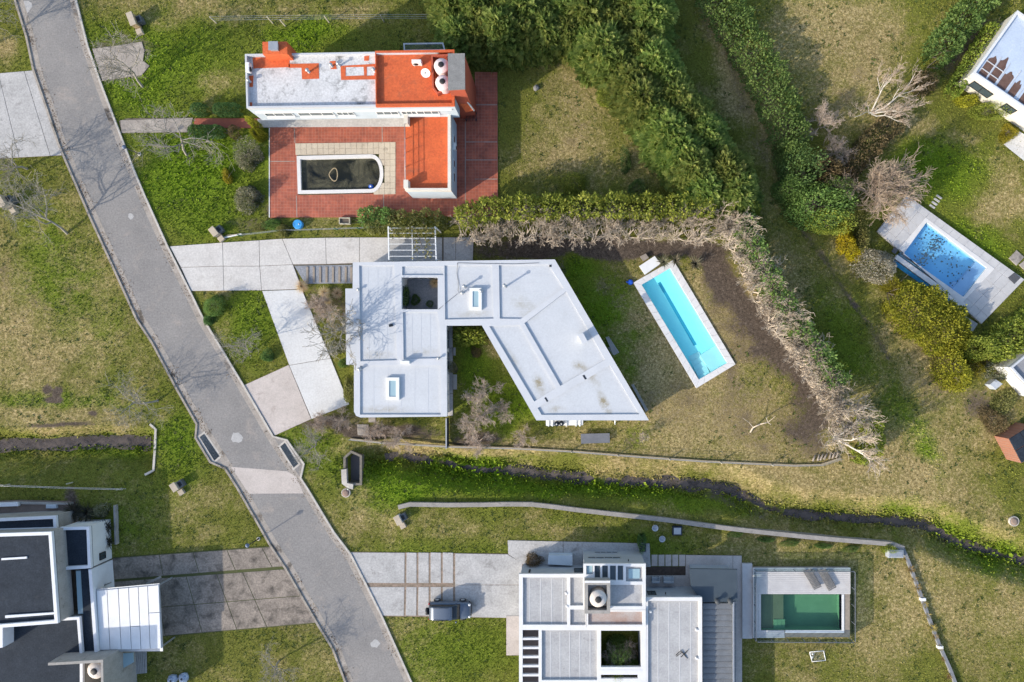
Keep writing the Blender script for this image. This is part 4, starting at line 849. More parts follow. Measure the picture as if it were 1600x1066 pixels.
for x in (1120, 1140): vent(bC, x, 938, 2.5, .35, .14, mat=surf('dark_vent', (.05, .055, .06), (.07, .075, .08), 2, .6))
EXCL += [PP(W1), PP(W2), PP(rect_px(1077, 880, 1160, 1180)), PP(rect_px(911, 870, 1009, 960))]
pavement('patio', [(1071, 867), (1159, 868), (1160, 1180), (1071, 1180)], [[(1071, 867), (1145, 868), (1145, 1180), (1071, 1180)], [(1145, 868), (1159, 868), (1160, 1180), (1145, 1180)]], slab_pink, z=.05)
for i in range(5):
    x = 1018 + i * 10.8; o = MB().bevel_prism(PP(rect_px(x, 867, x + 9.3, 884.5)), -.05, .06, .01).build('stepping_slab', slab_pink, None, P(x + 4.6, 876)); tag(o, ('first', 'second', 'third', 'fourth', 'fifth')[i] + ' slab from the modern house patio in the row of five', 'paving slab', 'stepping slabs by the modern house')
EXCL.append(PP(rect_px(1016, 866, 1074, 935)))
bed = MB().sheet(PP(rect_px(1010, 885.5, 1071, 899)), .03).build('planting_bed', surf('dark_mulch', (.045, .032, .026), (.085, .062, .048), 4, .95, fine=.4, fscale=30)); tag(bed, 'dark mulch planting bed beside the stepping slabs', 'planting bed', kind='stuff')
tag(MB().prism(PP(rect_px(1009, 899, 1080, 934)), -.05, .04).build('terrace', slab_pink), kind='structure')
for i, (x0, x1) in enumerate(((1018.5, 1031), (1037, 1053))):
    t = thing('patio_sofa', ('single grey patio armchair behind the modern house', 'wider grey patio sofa behind the modern house')[i], 'sofa', P((x0 + x1) / 2, 906))
    part('seat', wall_grey, t, lambda m: m.bevel_prism(PP(rect_px(x0, 902, x1, 911), .4), .1, .4, .04)); part('backrest', wall_grey, t, lambda m: m.bevel_prism(PP(rect_px(x0, 909, x1, 912), .75), .1, .75, .03))
    for x in (x0, x1 - 2.2): part('armrest', wall_grey, t, lambda m: m.bevel_prism(PP(rect_px(x, 902, x + 2.2, 909), .55), .1, .55, .02))
# deck pool
decku = thing('swimming_pool', 'raised green swimming pool set in a whitewashed timber deck', 'swimming pool', P(1255, 940))
plank = surf('whitewashed_planks', (.52, .50, .485), (.44, .42, .41), 1.4, .8, fine=.2, fscale=20, stain=((.36, .26, .17), .7, .64, .8))
ZD = .55; DK = rect_px(1176, 887, 1329, 997)
hole = PP(offset_px := POOL_C_IN, ZD)
def deck_plank(q): part('plank', plank, decku, lambda m: m.bevel_prism(offset(PP(q, ZD), .008), ZD - .05, ZD, .006))
part('deck_frame', wood, decku, lambda m: m.prism(offset(PP(DK, ZD), .05), -.1, ZD - .055, [offset(hole, -.15)]))
for k in range(13): deck_plank(rect_px(1176, 887 + k * 3.2, 1329, 890.2 + k * 3.2))
for k in range(3): deck_plank(rect_px(1176 + k * 4.4, 928.6, 1180.4 + k * 4.4, 985))
for k in range(4): deck_plank(rect_px(1176, 985 + k * 3, 1226, 988 + k * 3))
part('coping', trim_w, decku, lambda m: m.prism(PP([(1315, 929), (1319, 929), (1319, 989), (1227, 989), (1227, 985), (1315, 985)], ZD), -.1, ZD + .01))
part('overflow_trough', moss, decku, lambda m: m.prism(PP([(1319.3, 929), (1328, 929), (1328, 996), (1227, 996), (1227, 989.3), (1319.3, 989.3)], .3), -.1, .3))
green_p = surf('green_pool_paint', (.20, .32, .23), (.16, .27, .19), .9, .85, fine=.15)
pool(decku, POOL_C_IN, ZD, .6, green_p, green_p, water_mat('green_water', (.62, .82, .70), .03, .12), ZD - .12)
part('shelf', surf('brown_pool_shelf', (.20, .185, .145), (.16, .15, .12), .9, .85, fine=.2), decku, lambda m: m.prism(PP(rect_px(1188, 927, 1223.5, 986), .1), -.58, .2))
for k in range(3): part('step', green_p, decku, lambda m: m.prism(PP(rect_px(1208 + k * 6, 967, 1214 + k * 6, 983), .1), -.57, .26 - k * .02))
gl_c = clear_mat('fence_glass', (.66, .74, .76))
fen = thing('glass_fence', 'glass panel fence with steel edge around the deck pool', 'fence', P(1255, 885))
frame_d = surf('dark_fence_metal', (.14, .15, .17), (.11, .12, .14), 2, .5, fine=.1)
def glass_run(a, b, n, z0=.3, z1=1.25):
    for k in range(n):
        p, q = lerp(a, b, (k + .01) / n), lerp(a, b, (k + .99) / n)
        part('pane', gl_c, fen, lambda m: m.bar(P(*p), P(*q), .02, z0, z1))
        part('fence_post', frame_d, fen, lambda m: m.box(P(*p).x - .025, P(*p).y - .025, .0, P(*p).x + .025, P(*p).y + .025, z1 + .02))
    part('top_rail', frame_d, fen, lambda m: m.bar(P(*a), P(*b), .05, z1 + .001, z1 + .04))
glass_run((1176, 887), (1327, 887), 5); glass_run((1328, 888), (1328, 995), 4); glass_run((1326, 996), (1178, 995), 6); glass_run((1176, 994), (1176, 889), 4)
EXCL.append(PP(rect_px(1158, 882, 1332, 1000)))
tag(MB().prism(PP(rect_px(1160, 881, 1175.5, 998), .3), -.1, .3).build('timber_walk', plank), kind='structure')
def lounger(label, q):
    """q: px corners head-left, head-right, foot-right, foot-left at deck height"""
    t = thing('sun_lounger', label, 'sun lounger', P(*q[0], ZD), 'sun loungers on the pool deck'); z = ZD + .3
    dm = surf('dark_grey_teak', (.17, .165, .16), (.12, .115, .11), 3, .8, fine=.3, fscale=30)
    for i, c in enumerate(quad_grid(q, [0, 1], [k / 14 for k in range(15)])):
        zz = z + max(0, 4 - i) * .1
        part('slat', dm, t, lambda m: m.prism(offset(PP(c, zz), .018), zz - .03, zz))
    for u in (0, 1):
        a, b = lerp(q[0], q[1], u), lerp(q[3], q[2], u); part('side_rail', dm, t, lambda m: m.bar(P(*a, z), P(*b, z), .05, z - .13, z - .035))
        for v in (.1, .9): c = P(*lerp(a, b, v), z); part('leg', dm, t, lambda m: m.box(c.x - .03, c.y - .03, ZD + .005, c.x + .03, c.y + .03, z - .13))
lounger('dark slatted sun lounger on the pool deck, nearer the house', [(1255, 892), (1267, 889), (1284, 917), (1273, 922)])
lounger('dark slatted sun lounger on the pool deck, farther from the house', [(1278, 891), (1290, 889), (1307, 918), (1296, 924)])
gl = thing('toy_goal', 'small white tube football goal on the lawn below the deck pool', 'goal', P(1277, 1027))
part('goal_frame', whitep, gl, lambda m: m.pipe([P(1265, 1021, .02), P(1265.5, 1019, .7), P(1287, 1017, .7), P(1287, 1019, .02)], .04, 6).pipe([P(1265, 1021, .03), P(1269, 1034, .03), P(1290, 1032, .03), P(1287, 1019, .03)], .035, 6).tube(P(1265.5, 1019, .7), P(1269, 1034, .03), .03, .03, 5).tube(P(1287, 1017, .7), P(1290, 1032, .03), .03, .03, 5))
part('net', whitep, gl, lambda m: [m.tube(P(1265.5 + 21.5 * k / 10, 1019 - .2 * k, .68), P(1269 + 21 * k / 10, 1034 - .2 * k, .04), .006, .006, 3) for k in range(1, 10)])
for i, (x, y) in enumerate(((1270, 1022), (1269, 1027))):
    c = P(x, y, .11); b_ = MB().lathe((c.x, c.y, .0), [(.11 * math.sin(a), .11 - .11 * math.cos(a)) for a in np.linspace(.15, math.pi - .15, 8)], 12).build('ball', whitep, None, (c.x, c.y, 0)); tag(b_, ('pale ball inside the toy goal, the upper one', 'pale ball inside the toy goal, the lower one')[i], 'ball', 'balls in the toy goal')
# retaining wall
RW = [(622, 793), (640, 788.5), (700, 789.5), (760, 789), (830, 788.5), (900, 797), (980, 806), (1050, 814), (1130, 825), (1210, 834), (1300, 843), (1395, 851), (1413, 857)]
rw_m = surf('old_retaining_concrete', (.30, .275, .25), (.21, .195, .18), 1.1, .92, fine=.3, stain=((.12, .11, .10), 1.3, .6, .75))
rw = MB(); strip_prism(rw, smooth_line(PP(RW, .35), 2), .42, -1.1, .35); o = rw.build('retaining_wall', rw_m, None, P(*RW[0])); tag(o, 'long weathered concrete retaining wall above the drainage stream', 'wall')
RW2 = [(1412, 858), (1421, 880), (1434, 915), (1452, 965), (1470, 1012), (1485, 1045), (1500, 1085), (1530, 1170)]
rw = MB(); strip_prism(rw, smooth_line(PP(RW2, .3), 2), .3, -.4, .3); o = rw.build('boundary_wall', surf('blue_grey_wall', (.20, .205, .215), (.15, .155, .165), 1.2, .9, fine=.25), None, P(*RW2[0])); tag(o, 'thin grey boundary wall running down beside the deck pool lawn', 'wall')
for i, (x, y) in enumerate(((1443, 937), (1470, 1012))): 
    o = MB().bevel_prism(PP(rect_px(x - 4, y - 2, x + 4, y + 2.5), .36), -.1, .37, .01).build('wall_pier', whitep, None, P(x, y)); tag(o, ('pale pier cap on the thin boundary wall, the upper one', 'pale pier cap on the thin boundary wall, the lower one')[i], 'pier', 'pier caps on the boundary wall')

# ------------------------------------------------------------------ car
car = thing('parked_car', 'grey-blue compact off-road car with a spare wheel on its tail parked on the slab driveway', 'car', P(704, 948))
cpaint, nt, bs, N, L = nodes('car_paint'); bs.inputs['Base Color'].default_value = (.095, .12, .16, 1); bs.inputs['Metallic'].default_value = .3; bs.inputs['Roughness'].default_value = .38; bs.inputs['Coat Weight'].default_value = .4
cg = glass_mat('car_glass', (.012, .016, .02), .05); c0 = P(704, 950)
def loft(secs, n=20, k=3.2):
    """secs: (x, half width, z0, z1, top taper)"""
    m = MB(); vs_ = []; fs = []
    for x, hw, z0, z1, tp in secs:
        for i in range(n):
            a = 2 * math.pi * (i + .5) / n; ca, sa = math.cos(a), math.sin(a)
            u = math.copysign(abs(ca) ** (2 / k), ca); v = math.copysign(abs(sa) ** (2 / k), sa)
            t = (v + 1) / 2; vs_.append((c0.x + x, c0.y + u * hw * (1 - tp * t * t), z0 + (z1 - z0) * t))
    for s_ in range(len(secs) - 1):
        for i in range(n): j = (i + 1) % n; fs.append((s_ * n + i, s_ * n + j, (s_ + 1) * n + j, (s_ + 1) * n + i))
    fs += [tuple(range(n))[::-1], tuple(range((len(secs) - 1) * n, len(secs) * n))]
    return m.add(vs_, fs, True)
loft([(-2.02, .66, .42, .80, .1), (-1.96, .80, .34, .98, .1), (-1.7, .87, .30, 1.02, .08), (-.6, .885, .28, 1.02, .08), (.5, .885, .28, 1.02, .08), (.95, .88, .28, 1.0, .1), (1.5, .86, .30, .96, .12), (1.95, .78, .34, .84, .12), (2.12, .60, .40, .70, .1)], 24).build('body', cpaint, car)
loft([(-1.9, .70, .95, 1.12, .1), (-1.75, .76, .95, 1.45, .16), (-1.3, .78, .95, 1.56, .18), (-.3, .78, .95, 1.60, .18), (.3, .77, .95, 1.56, .18), (.75, .76, .95, 1.28, .14), (1.1, .74, .93, 1.0, .05)], 24).build('cabin_glass', cg, car)
loft([(-1.78, .60, 1.46, 1.505, .02), (-1.3, .655, 1.54, 1.60, .03), (-.3, .66, 1.58, 1.645, .03), (.25, .645, 1.55, 1.60, .03), (.42, .6, 1.49, 1.53, .03)], 16, 5).build('roof_panel', cpaint, car)
for y in (-.6, .6): part('roof_rail', black, car, lambda m: m.tube((c0.x - 1.4, c0.y + y, 1.66), (c0.x + .1, c0.y + y, 1.66), .022, .022, 6))
for x, y in ((-1.25, -.84), (-1.25, .84), (1.27, -.84), (1.27, .84)):
    wh = part('wheel', black, car, lambda m: m.tube((c0.x + x, c0.y + y - .11, .34), (c0.x + x, c0.y + y + .11, .34), .34, .34, 20)); part('rim', steel, wh, lambda m: m.tube((c0.x + x, c0.y + y - .115, .34), (c0.x + x, c0.y + y + .115, .34), .21, .21, 14))
sw = part('spare_wheel', black, car, lambda m: m.tube((c0.x - 2.24, c0.y, .85), (c0.x - 2.0, c0.y, .85), .34, .34, 20)); part('spare_cover', cpaint, sw, lambda m: m.tube((c0.x - 2.27, c0.y, .85), (c0.x - 2.23, c0.y, .85), .27, .27, 18))
for s_ in (-1, 1):
    part('mirror', cpaint, car, lambda m: m.lathe((c0.x + .72, c0.y + s_ * .98, 1.0), [(.04, 0), (.1, .04), (.1, .12), (.05, .17)], 8))
    part('headlight', whitep, car, lambda m: m.lathe((c0.x + 1.98, c0.y + s_ * .58, .70), [(.08, 0), (.13, .05), (.11, .12), (.03, .15)], 8))
    part('tail_light', surf('red_lens', (.4, .02, .02), (.35, .02, .02), 3, .3, fine=0), car, lambda m: m.box(c0.x - 1.99, c0.y + s_ * .74 - .06, .75, c0.x - 1.9, c0.y + s_ * .74 + .06, 1.05))
part('front_bumper', black, car, lambda m: m.prism([(c0.x + 1.9, c0.y - .8), (c0.x + 2.12, c0.y - .62), (c0.x + 2.17, c0.y), (c0.x + 2.12, c0.y + .62), (c0.x + 1.9, c0.y + .8)], .3, .5)); part('rear_bumper', black, car, lambda m: m.prism([(c0.x - 1.9, c0.y - .82), (c0.x - 2.05, c0.y - .7), (c0.x - 2.05, c0.y + .7), (c0.x - 1.9, c0.y + .82)], .3, .52))

# ================================================================== dark-roofed house at the left edge
bD = thing('house', 'house with dark blue-grey flat roofs edged in white and a white panelled carport', 'house', P(60, 940))
def flat(poly, z, zb, rmat, pm, wm, w=.28, drop=.3, walls=True, name='roof'):
    if walls: MB().prism(offset(PP(poly, z), .03), zb, z - drop - .06).build('wall', wm, bD)
    r = MB().prism(PP(poly, z), z - drop - .059, z - drop).build(name, rmat, bD)
    MB().prism(PP(poly, z), z - drop + .001, z, [offset(PP(poly, z), w)], bottom=False).build('parapet', pm, r); return r
edge = surf('white_wall_cap', (.66, .665, .69), (.58, .585, .61), 1.5, .7, fine=.1, stain=((.33, .32, .30), 1.6, .64, .8))
flat([(-140, 817), (87, 806), (88.5, 829), (-140, 836)], 2.9, -.1, darkroof, edge, conc)
flat([(94, 824), (139.5, 823), (142, 888), (96, 891)], 3.0, -.1, darkroof, edge, wall_white)
flat([(-140, 838), (80.5, 831), (90.5, 974), (2.5, 981), (-140, 990)], 4.5, 2.4, darkroof, edge, conc, .3)
r4 = flat([(-140, 979), (124, 964), (129, 1025), (129, 1160), (-140, 1160)], 3.0, -.1, darkroof, edge, conc, .26)
part('roof_upstand', edge, bD, lambda m: m.prism(PP([(2, 872.5), (41.5, 870), (41.7, 873), (2, 875.5)], 4.3), 4.19, 4.3)); part('roof_upstand', edge, bD, lambda m: m.prism(PP([(8, 962), (85, 957), (85.5, 960), (8, 966)], 4.35), 4.19, 4.35)); part('roof_block', edge, bD, lambda m: m.prism(PP([(-4, 972), (4, 971), (4, 1012), (-4, 1013)], 4.0), 2.5, 4.0))
part('corridor_roof', darkroof, bD, lambda m: m.prism(PP([(126, 890), (141, 889), (151, 1019), (131, 1021), (130, 960)], 2.6), -.1, 2.6)); part('corridor_wall', edge, bD, lambda m: m.bar(P(140.5, 890, 3.0), P(150, 1019, 3.0), .3, -.1, 3.0))
part('corridor_glass', glassb, bD, lambda m: m.prism(PP([(118.5, 892), (126.5, 892), (131, 959), (122, 960)], 2.5), 2.3, 2.5)); part('light_well', wood, bD, lambda m: m.prism(PP([(98, 892), (118, 892), (121, 961), (92, 963)], 1.0), -.1, .9)); part('light_well_kerb', edge, bD, lambda m: m.pipe([P(104, 893, 1.1), P(107, 944, 1.1), P(103, 944.5, 1.1)], .08, 5))
wxe = P(139.5, 0, 3.0).x
xa, xb_ = P(139.5, 823, 3).x - .03, P(142, 888, 3).x - .03
wall_window(bD, (xb_ - .0, P(0, 874, 1.4).y), (xb_ - .02, P(0, 863, 1.4).y), 1.0, 1.8, (1, 0), .12, 1, black)
for k in range(6):
    a = [(150.5, 923), (248, 914), (252, 1014), (155.5, 1016)]; u0, u1 = (0, .17, .35, .515, .67, .82)[k], (.17, .35, .515, .67, .82, 1)[k]
    q = [lerp(a[0], a[1], u0), lerp(a[0], a[1], u1), lerp(a[3], a[2], u1), lerp(a[3], a[2], u0)]
    cuts = {3: [0, .63, 1], 5: [0, .43, 1]}.get(k, [0, 1])
    for c in quad_grid(q, [0, 1], cuts): part('carport_panel', surf('white_carport_panel', (.70, .69, .69), (.62, .61, .61), 1.2, .5, fine=.1, stain=((.28, .20, .15), 1.6, .68, .8)), bD, lambda m: m.bevel_prism(offset(PP(c, 2.7), .03), 2.62, 2.7, .01))
part('carport_frame', steel, bD, lambda m: m.prism(PP([(148.5, 921), (248.5, 912), (254, 1018), (154, 1019)], 2.66), 2.5, 2.61)); 
for x, y in ((245, 916), (249, 1013)): part('carport_post', steel, bD, lambda m: m.box(P(x, y, 2.5).x - .06, P(x, y, 2.5).y - .06, -.1, P(x, y, 2.5).x + .06, P(x, y, 2.5).y + .06, 2.5))
part('carport_arm', conc, bD, lambda m: m.bar(P(228, 913, 1.5), P(250, 902, 1.5), .2, 1.3, 1.5)); part('carport_arm', conc, bD, lambda m: m.bar(P(155, 918, 1.5), P(172, 911, 1.5), .12, 1.3, 1.5))
part('tank_screen', conc, bD, lambda m: m.prism(PP([(75, 1036), (161, 1031), (163, 1160), (159, 1160), (157.5, 1035.5), (75, 1040)], 4.8), -.1, 4.8), 'bare concrete angled screen wall around the water tank')
water_tank('water_tank', 'round cream water tank behind the angled concrete screen of the dark-roofed house', 146, 1050, 2.75, .8, 1.6, tankm)
part('side_canopy', glassb, bD, lambda m: m.prism(PP([(191, 1021), (208, 1020), (208.5, 1035), (193, 1044)], 2.0), 1.9, 2.0)); part('side_canopy_post', steel, bD, lambda m: m.tube(P(206, 1034, 1.9), P(206, 1034, -.1), .04, .04, 6).tube(P(193, 1024, 1.9), P(193, 1024, -.1), .04, .04, 6))
slat_bench('wooden_ramp', 'weathered plank walk beside the carport of the dark-roofed house', 'plank walk', [(209, 1018), (229, 1018), (229.5, 1052), (201, 1055)], .12, 7)
tag(MB().prism(PP([(-140, 790), (28, 782), (110, 784), (112, 830), (-140, 850)], .25), -.1, .25).build('side_terrace', surf('brown_paving', (.20, .15, .125), (.15, .115, .095), 1.2, .9, fine=.2)), kind='structure')
o = MB().prism(PP([(-140, 790), (28, 785), (28, 791), (-140, 797)], .6), -.1, .6).build('planter_wall', edge, None, P(10, 788)); tag(o, 'low white planter wall at the edge of the dark-roofed house terrace', 'planter')
o = MB().bevel_prism(PP(rect_px(72, 788.5, 88, 794.5), .5), -.05, .55, .03).build('storage_box', surf('pale_blue_plastic', (.42, .47, .52), (.38, .43, .48), 2, .5), None, P(80, 792)); tag(o, 'pale blue storage box on the brown terrace of the dark-roofed house', 'box')
for q in ([(28, 784), (110, 786), (110, 789), (28, 788)], [(177, 790), (180, 790), (182, 851), (179, 851)]):
    o = MB().prism(PP(q, .4), -.1, .4).build('garden_wall', conc, None, P(*q[0])); tag(o, 'low concrete edging wall ' + ('along the brown terrace' if q[0][0] < 100 else 'beside the dark spiky plants'), 'wall')
EXCL += [PP([(-140, 780), (113, 783), (181, 790), (181, 900), (256, 905), (258, 1022), (168, 1040), (168, 1180), (-140, 1180)])]
# two foil sacks
for i, (x, y) in enumerate(((272, 1060), (289, 1057))):
    c = P(x, y); t = thing('garden_sack', ('crumpled blue and white sack on the lawn, the one nearer the house', 'crumpled blue and white sack on the lawn, the one nearer the road')[i], 'sack', c, 'sacks on the lawn')
    m_ = MB(); rr = np.random.default_rng(i)
    m_.lathe((c.x, c.y, -.02), [(.30, 0), (.46, .12), (.48, .3), (.38, .48), (.16, .6), (.05, .58)], 14); m_.v = [(x_ + rr.normal() * .035, y_ + rr.normal() * .035, z_ + abs(rr.normal()) * .02) for x_, y_, z_ in m_.v]; m_.sm = [False] * len(m_.f)
    m_.build('sack_body', surf('blue_white_sack', (.55, .58, .62), (.08, .14, .26), 5, .45, fine=.1), t); part('sack_tie', black, t, lambda m: m.lathe((c.x, c.y, .56), [(.07, 0), (.1, .05), (.06, .09)], 8))

# ================================================================== house and pool in the north-east
bE = thing('house', 'cream house with a blue-white stained roof and white skylight grid at the upper right edge', 'house', P(1570, 140)); ZE = 2.8
A0, A1, A2 = (1520, 114), (1590, 16), (1690, 232)
A3 = (A1[0] + A2[0] - A0[0], A1[1] + A2[1] - A0[1]); OE = [A0, A1, A3, A2]
MB().prism(offset(PP(OE, ZE), .02), -.1, ZE - .4).build('wall', wall_cream, bE)
roof_e = surf('stained_blue_white_roof', (.47, .54, .64), (.40, .46, .55), .7, .6, fine=.14, fscale=7, stain=((.60, .63, .67), .5, .56, .7))
rE = MB().prism(PP(OE, ZE), ZE - .399, ZE - .25).build('roof', roof_e, bE)
MB().prism(PP(OE, ZE), ZE - .249, ZE, [offset(PP(OE, ZE), .22)], bottom=False).build('parapet', wall_white, rE)
rustw = surf('brown_leaf_stain', (.095, .052, .04), (.15, .09, .07), 1.5, .9, fine=.3)
ux, uy = (A1[0] - A0[0], A1[1] - A0[1]), (A2[0] - A0[0], A2[1] - A0[1])
def E(u, v): return (A0[0] + ux[0] * u + uy[0] * v, A0[1] + ux[1] * u + uy[1] * v)
rr = np.random.default_rng(5)
for i, (v0, v1, u1) in enumerate(((.035, .10, .36), (.115, .18, .42), (.20, .275, .30), (.30, .36, .26), (.40, .48, .30), (.52, .6, .24), (.65, .73, .3), (.8, .9, .25))):
    pts = [E(.04, v0), E(.04, v1)] + [E(u1 * (1 - .5 * abs(t - .5)) + rr.uniform(-.02, .03), v1 + (v0 - v1) * t) for t in np.linspace(0, 1, 7)]
    part('leaf_stain', rustw, rE, lambda m: m.prism(PP(pts, ZE - .25), ZE - .26, ZE - .245), 'dark brown stain of fallen leaves on the roof')
for v in (.108, .19, .287, .38, .5, .62, .77): part('roof_batten', coping_white, rE, lambda m: m.bar(P(*E(.03, v), ZE - .2), P(*E(.38, v), ZE - .2), .07, ZE - .255, ZE - .2))
for u in (.12, .24): part('roof_batten', coping_white, rE, lambda m: m.bar(P(*E(u, .03), ZE - .2), P(*E(u, .19), ZE - .2), .07, ZE - .256, ZE - .205))
wa, wb = Vector(offset(PP(OE, ZE), .02)[0]), None
pe = [P(*A0, ZE).to_2d(), P(*A2, ZE).to_2d()]; nrm = Vector((-(pe[1] - pe[0]).y, (pe[1] - pe[0]).x)).normalized() * -1
if nrm.y > 0: nrm = -nrm
for t0, t1 in ((.06, .24), (.36, .46)): wall_window(bE, pe[0].lerp(pe[1], t0) - nrm * .02, pe[0].lerp(pe[1], t1) - nrm * .02, 1.0, 2.0, nrm, .08, 1, black)
EXCL.append(PP(OE))
tag(MB().sheet(PP([(1568, 226), (1592, 205), (1680, 262), (1660, 300)]), .03).build('patio', slab_white), kind='structure')
poolE = thing('swimming_pool', 'blue swimming pool strewn with leaves in a pale stone deck', 'swimming pool', P(1480, 405)); ZPE = .3
OD = [(1371, 361), (1417, 305), (1601, 437), (1534, 506)]
deck_e = surf('pale_deck_stone', (.50, .485, .475), (.41, .40, .395), .9, .8, fine=.14, stain=((.29, .275, .26), .8, .6, .78))
def bil(u, v): return lerp(lerp(OD[0], OD[1], v), lerp(OD[3], OD[2], v), u)
def solve(p):
    u = v = .5
    for _ in range(30):
        b_ = bil(u, v); ex, ey = p[0] - b_[0], p[1] - b_[1]; bu = bil(u + 1e-3, v); bv = bil(u, v + 1e-3)
        a_, b2, c_, d2 = (bu[0] - b_[0]) * 1e3, (bv[0] - b_[0]) * 1e3, (bu[1] - b_[1]) * 1e3, (bv[1] - b_[1]) * 1e3; de = a_ * d2 - b2 * c_; u += (ex * d2 - b2 * ey) / de; v += (a_ * ey - c_ * ex) / de
    return u, v
uv = [solve(p) for p in POOL_E_IN]; u0 = min(q[0] for q in uv) - .025; u1 = max(q[0] for q in uv) + .02; v0 = min(q[1] for q in uv) - .08; v1 = max(q[1] for q in uv) + .06
us = [0, u0 * .33, u0 * .66, u0] + [u0 + (u1 - u0) * k / 9 for k in range(1, 9)] + [u1, u1 + (1 - u1) * .33, u1 + (1 - u1) * .66, 1]
vs_ = [0, max(v0, .02)] + [v0 + (v1 - v0) * k / 4 for k in range(1, 4)] + [v1, 1]
for a, b in zip(us, us[1:]):
    for c, d_ in zip(vs_, vs_[1:]):
        if a >= u0 - 1e-6 and b <= u1 + 1e-6 and c >= vs_[1] - 1e-6 and d_ <= v1 + 1e-6: continue
        if (a >= u0 - 1e-6 and b <= u1 + 1e-6) and d_ <= vs_[1] + 1e-6: continue
        q = [bil(a, c), bil(b, c), bil(b, d_), bil(a, d_)]; part('deck_slab', deck_e, poolE, lambda m: m.bevel_prism(offset(PP(q, ZPE), .008), -.1, ZPE + random.uniform(-.006, .006), .008))
part('coping', cop_w, poolE, lambda m: m.prism(PP([bil(u0, vs_[1]), bil(u1, vs_[1]), bil(u1, v1), bil(u0, v1)], ZPE + .02), -.2, ZPE + .02, [PP(POOL_E_IN, ZPE + .02)]))
blue_t = surf('blue_pool_tile', (.30, .56, .78), (.26, .50, .72), 1.2, .6, fine=.15); blue_l = surf('pale_blue_pool_tile', (.42, .50, .66), (.38, .46, .62), 1.2, .6, fine=.1)
pool(poolE, POOL_E_IN, ZPE, .45, blue_t, blue_t, water_mat('blue_water', (.72, .90, .97), .03, .12), ZPE - .12)
part('shelf', blue_l, poolE, lambda m: m.prism(PP([(1488, 452), (1529, 405), (1545, 420), (1507, 468)], ZPE - .2), -.44, ZPE - .22))
for k in range(2): part('step', blue_l, poolE, lambda m: m.prism(PP([(1484 + 7 * k, 449 + 5 * k), (1492 + 7 * k, 439 + 5 * k), (1512, 455), (1506, 466)], ZPE - .25), -.43, ZPE - .36 + .06 * k))
part('overflow_edge', cop_w, poolE, lambda m: m.prism(PP([(1398, 404), (1402, 398), (1512, 477), (1508, 485)], ZPE), -.1, ZPE + .015)); part('overflow_channel', surf('bright_blue_tile', (.03, .23, .48), (.04, .28, .55), 2, .4, fine=.15), poolE, lambda m: m.prism(PP([(1395, 406), (1398, 403), (1510, 484), (1504, 491)], .0), -.3, .02))
part('overflow_tiles', MT['bright_blue_tile'], poolE, lambda m: m.add([P(1396, 406, .28), P(1509, 485, .28), P(1507, 492, .0), P(1394, 412, .0)], [(3, 2, 1, 0)]))
lf = MB(); rr = np.random.default_rng(3)
for i in range(260):
    if i < 150: t = rr.random(); s_ = lerp((1432, 415), (1470, 372), t); x, y = s_[0] + rr.normal() * 4.5, s_[1] + rr.normal() * 4.5
    else: f = lerp(lerp(POOL_E_IN[0], POOL_E_IN[1], rr.uniform(.05, .95)), lerp(POOL_E_IN[3], POOL_E_IN[2], rr.uniform(.05, .95)), rr.uniform(.03, .85)); x, y = f
    c = P(x, y, ZPE - .11); r_ = rr.uniform(.03, .11); a0 = rr.uniform(0, 6)
    lf.add([(c.x + r_ * (1 + .4 * rr.normal() * .5) * math.cos(a0 + k * 1.26), c.y + r_ * math.sin(a0 + k * 1.26), c.z + .004 + i * 2e-5) for k in range(5)], [(0, 1, 2, 3, 4)])
lo = lf.build('fallen_leaves', surf('wet_dark_leaves', (.03, .07, .11), (.05, .075, .09), 3, .7, fine=.2), poolE); lo['kind'] = 'stuff'
part('grate', surf('dark_grate', (.07, .07, .075), (.10, .10, .105), 6, .6), poolE, lambda m: m.prism(PP([(1575, 434), (1585, 426), (1595, 434), (1585, 444)], ZPE + .03), ZPE - .05, ZPE + .02)); part('grate', MT['dark_grate'], poolE, lambda m: m.prism(PP([(1393, 393), (1398, 386), (1404, 390), (1399, 397)], ZPE + .03), ZPE - .05, ZPE + .02))
tag(MB().prism(PP([(1498, 512), (1507, 493), (1528, 506), (1515, 526)], .12), -.1, .12).build('landing', slab_grey), kind='structure')
EXCL += [PP(OD), PP([(1498, 512), (1507, 493), (1528, 506), (1515, 526)])]
for i in range(4):
    x, y = 1456.5 + i * 3.6, 324 - i * 5
    o = MB().bevel_prism(PP([(x - 5, y - 2.8), (x - 3, y - 5), (x + 5, y + .5), (x + 3, y + 2.7)]), -.05, .05, .01).build('stepping_stone', slab_grey, None, P(x, y)); tag(o, ('first', 'second', 'third', 'fourth')[i] + ' small stepping stone from the blue pool deck in the short row', 'stepping stone', 'stepping stones at the blue pool')
for i, q in enumerate(([(1576, 404), (1588, 391), (1600, 402), (1588, 415)], [(1592, 414), (1604, 404), (1616, 414), (1604, 426)])):
    o = MB().bevel_prism(PP(q), -.05, .06, .015).build('paving_square', slab_tan, None, P(*q[0])); tag(o, ('square tan slab on the grass by the blue pool, whole in view', 'square tan slab at the frame edge by the blue pool')[i], 'paving slab', 'square slabs by the blue pool'); EXCL.append(PP(q))
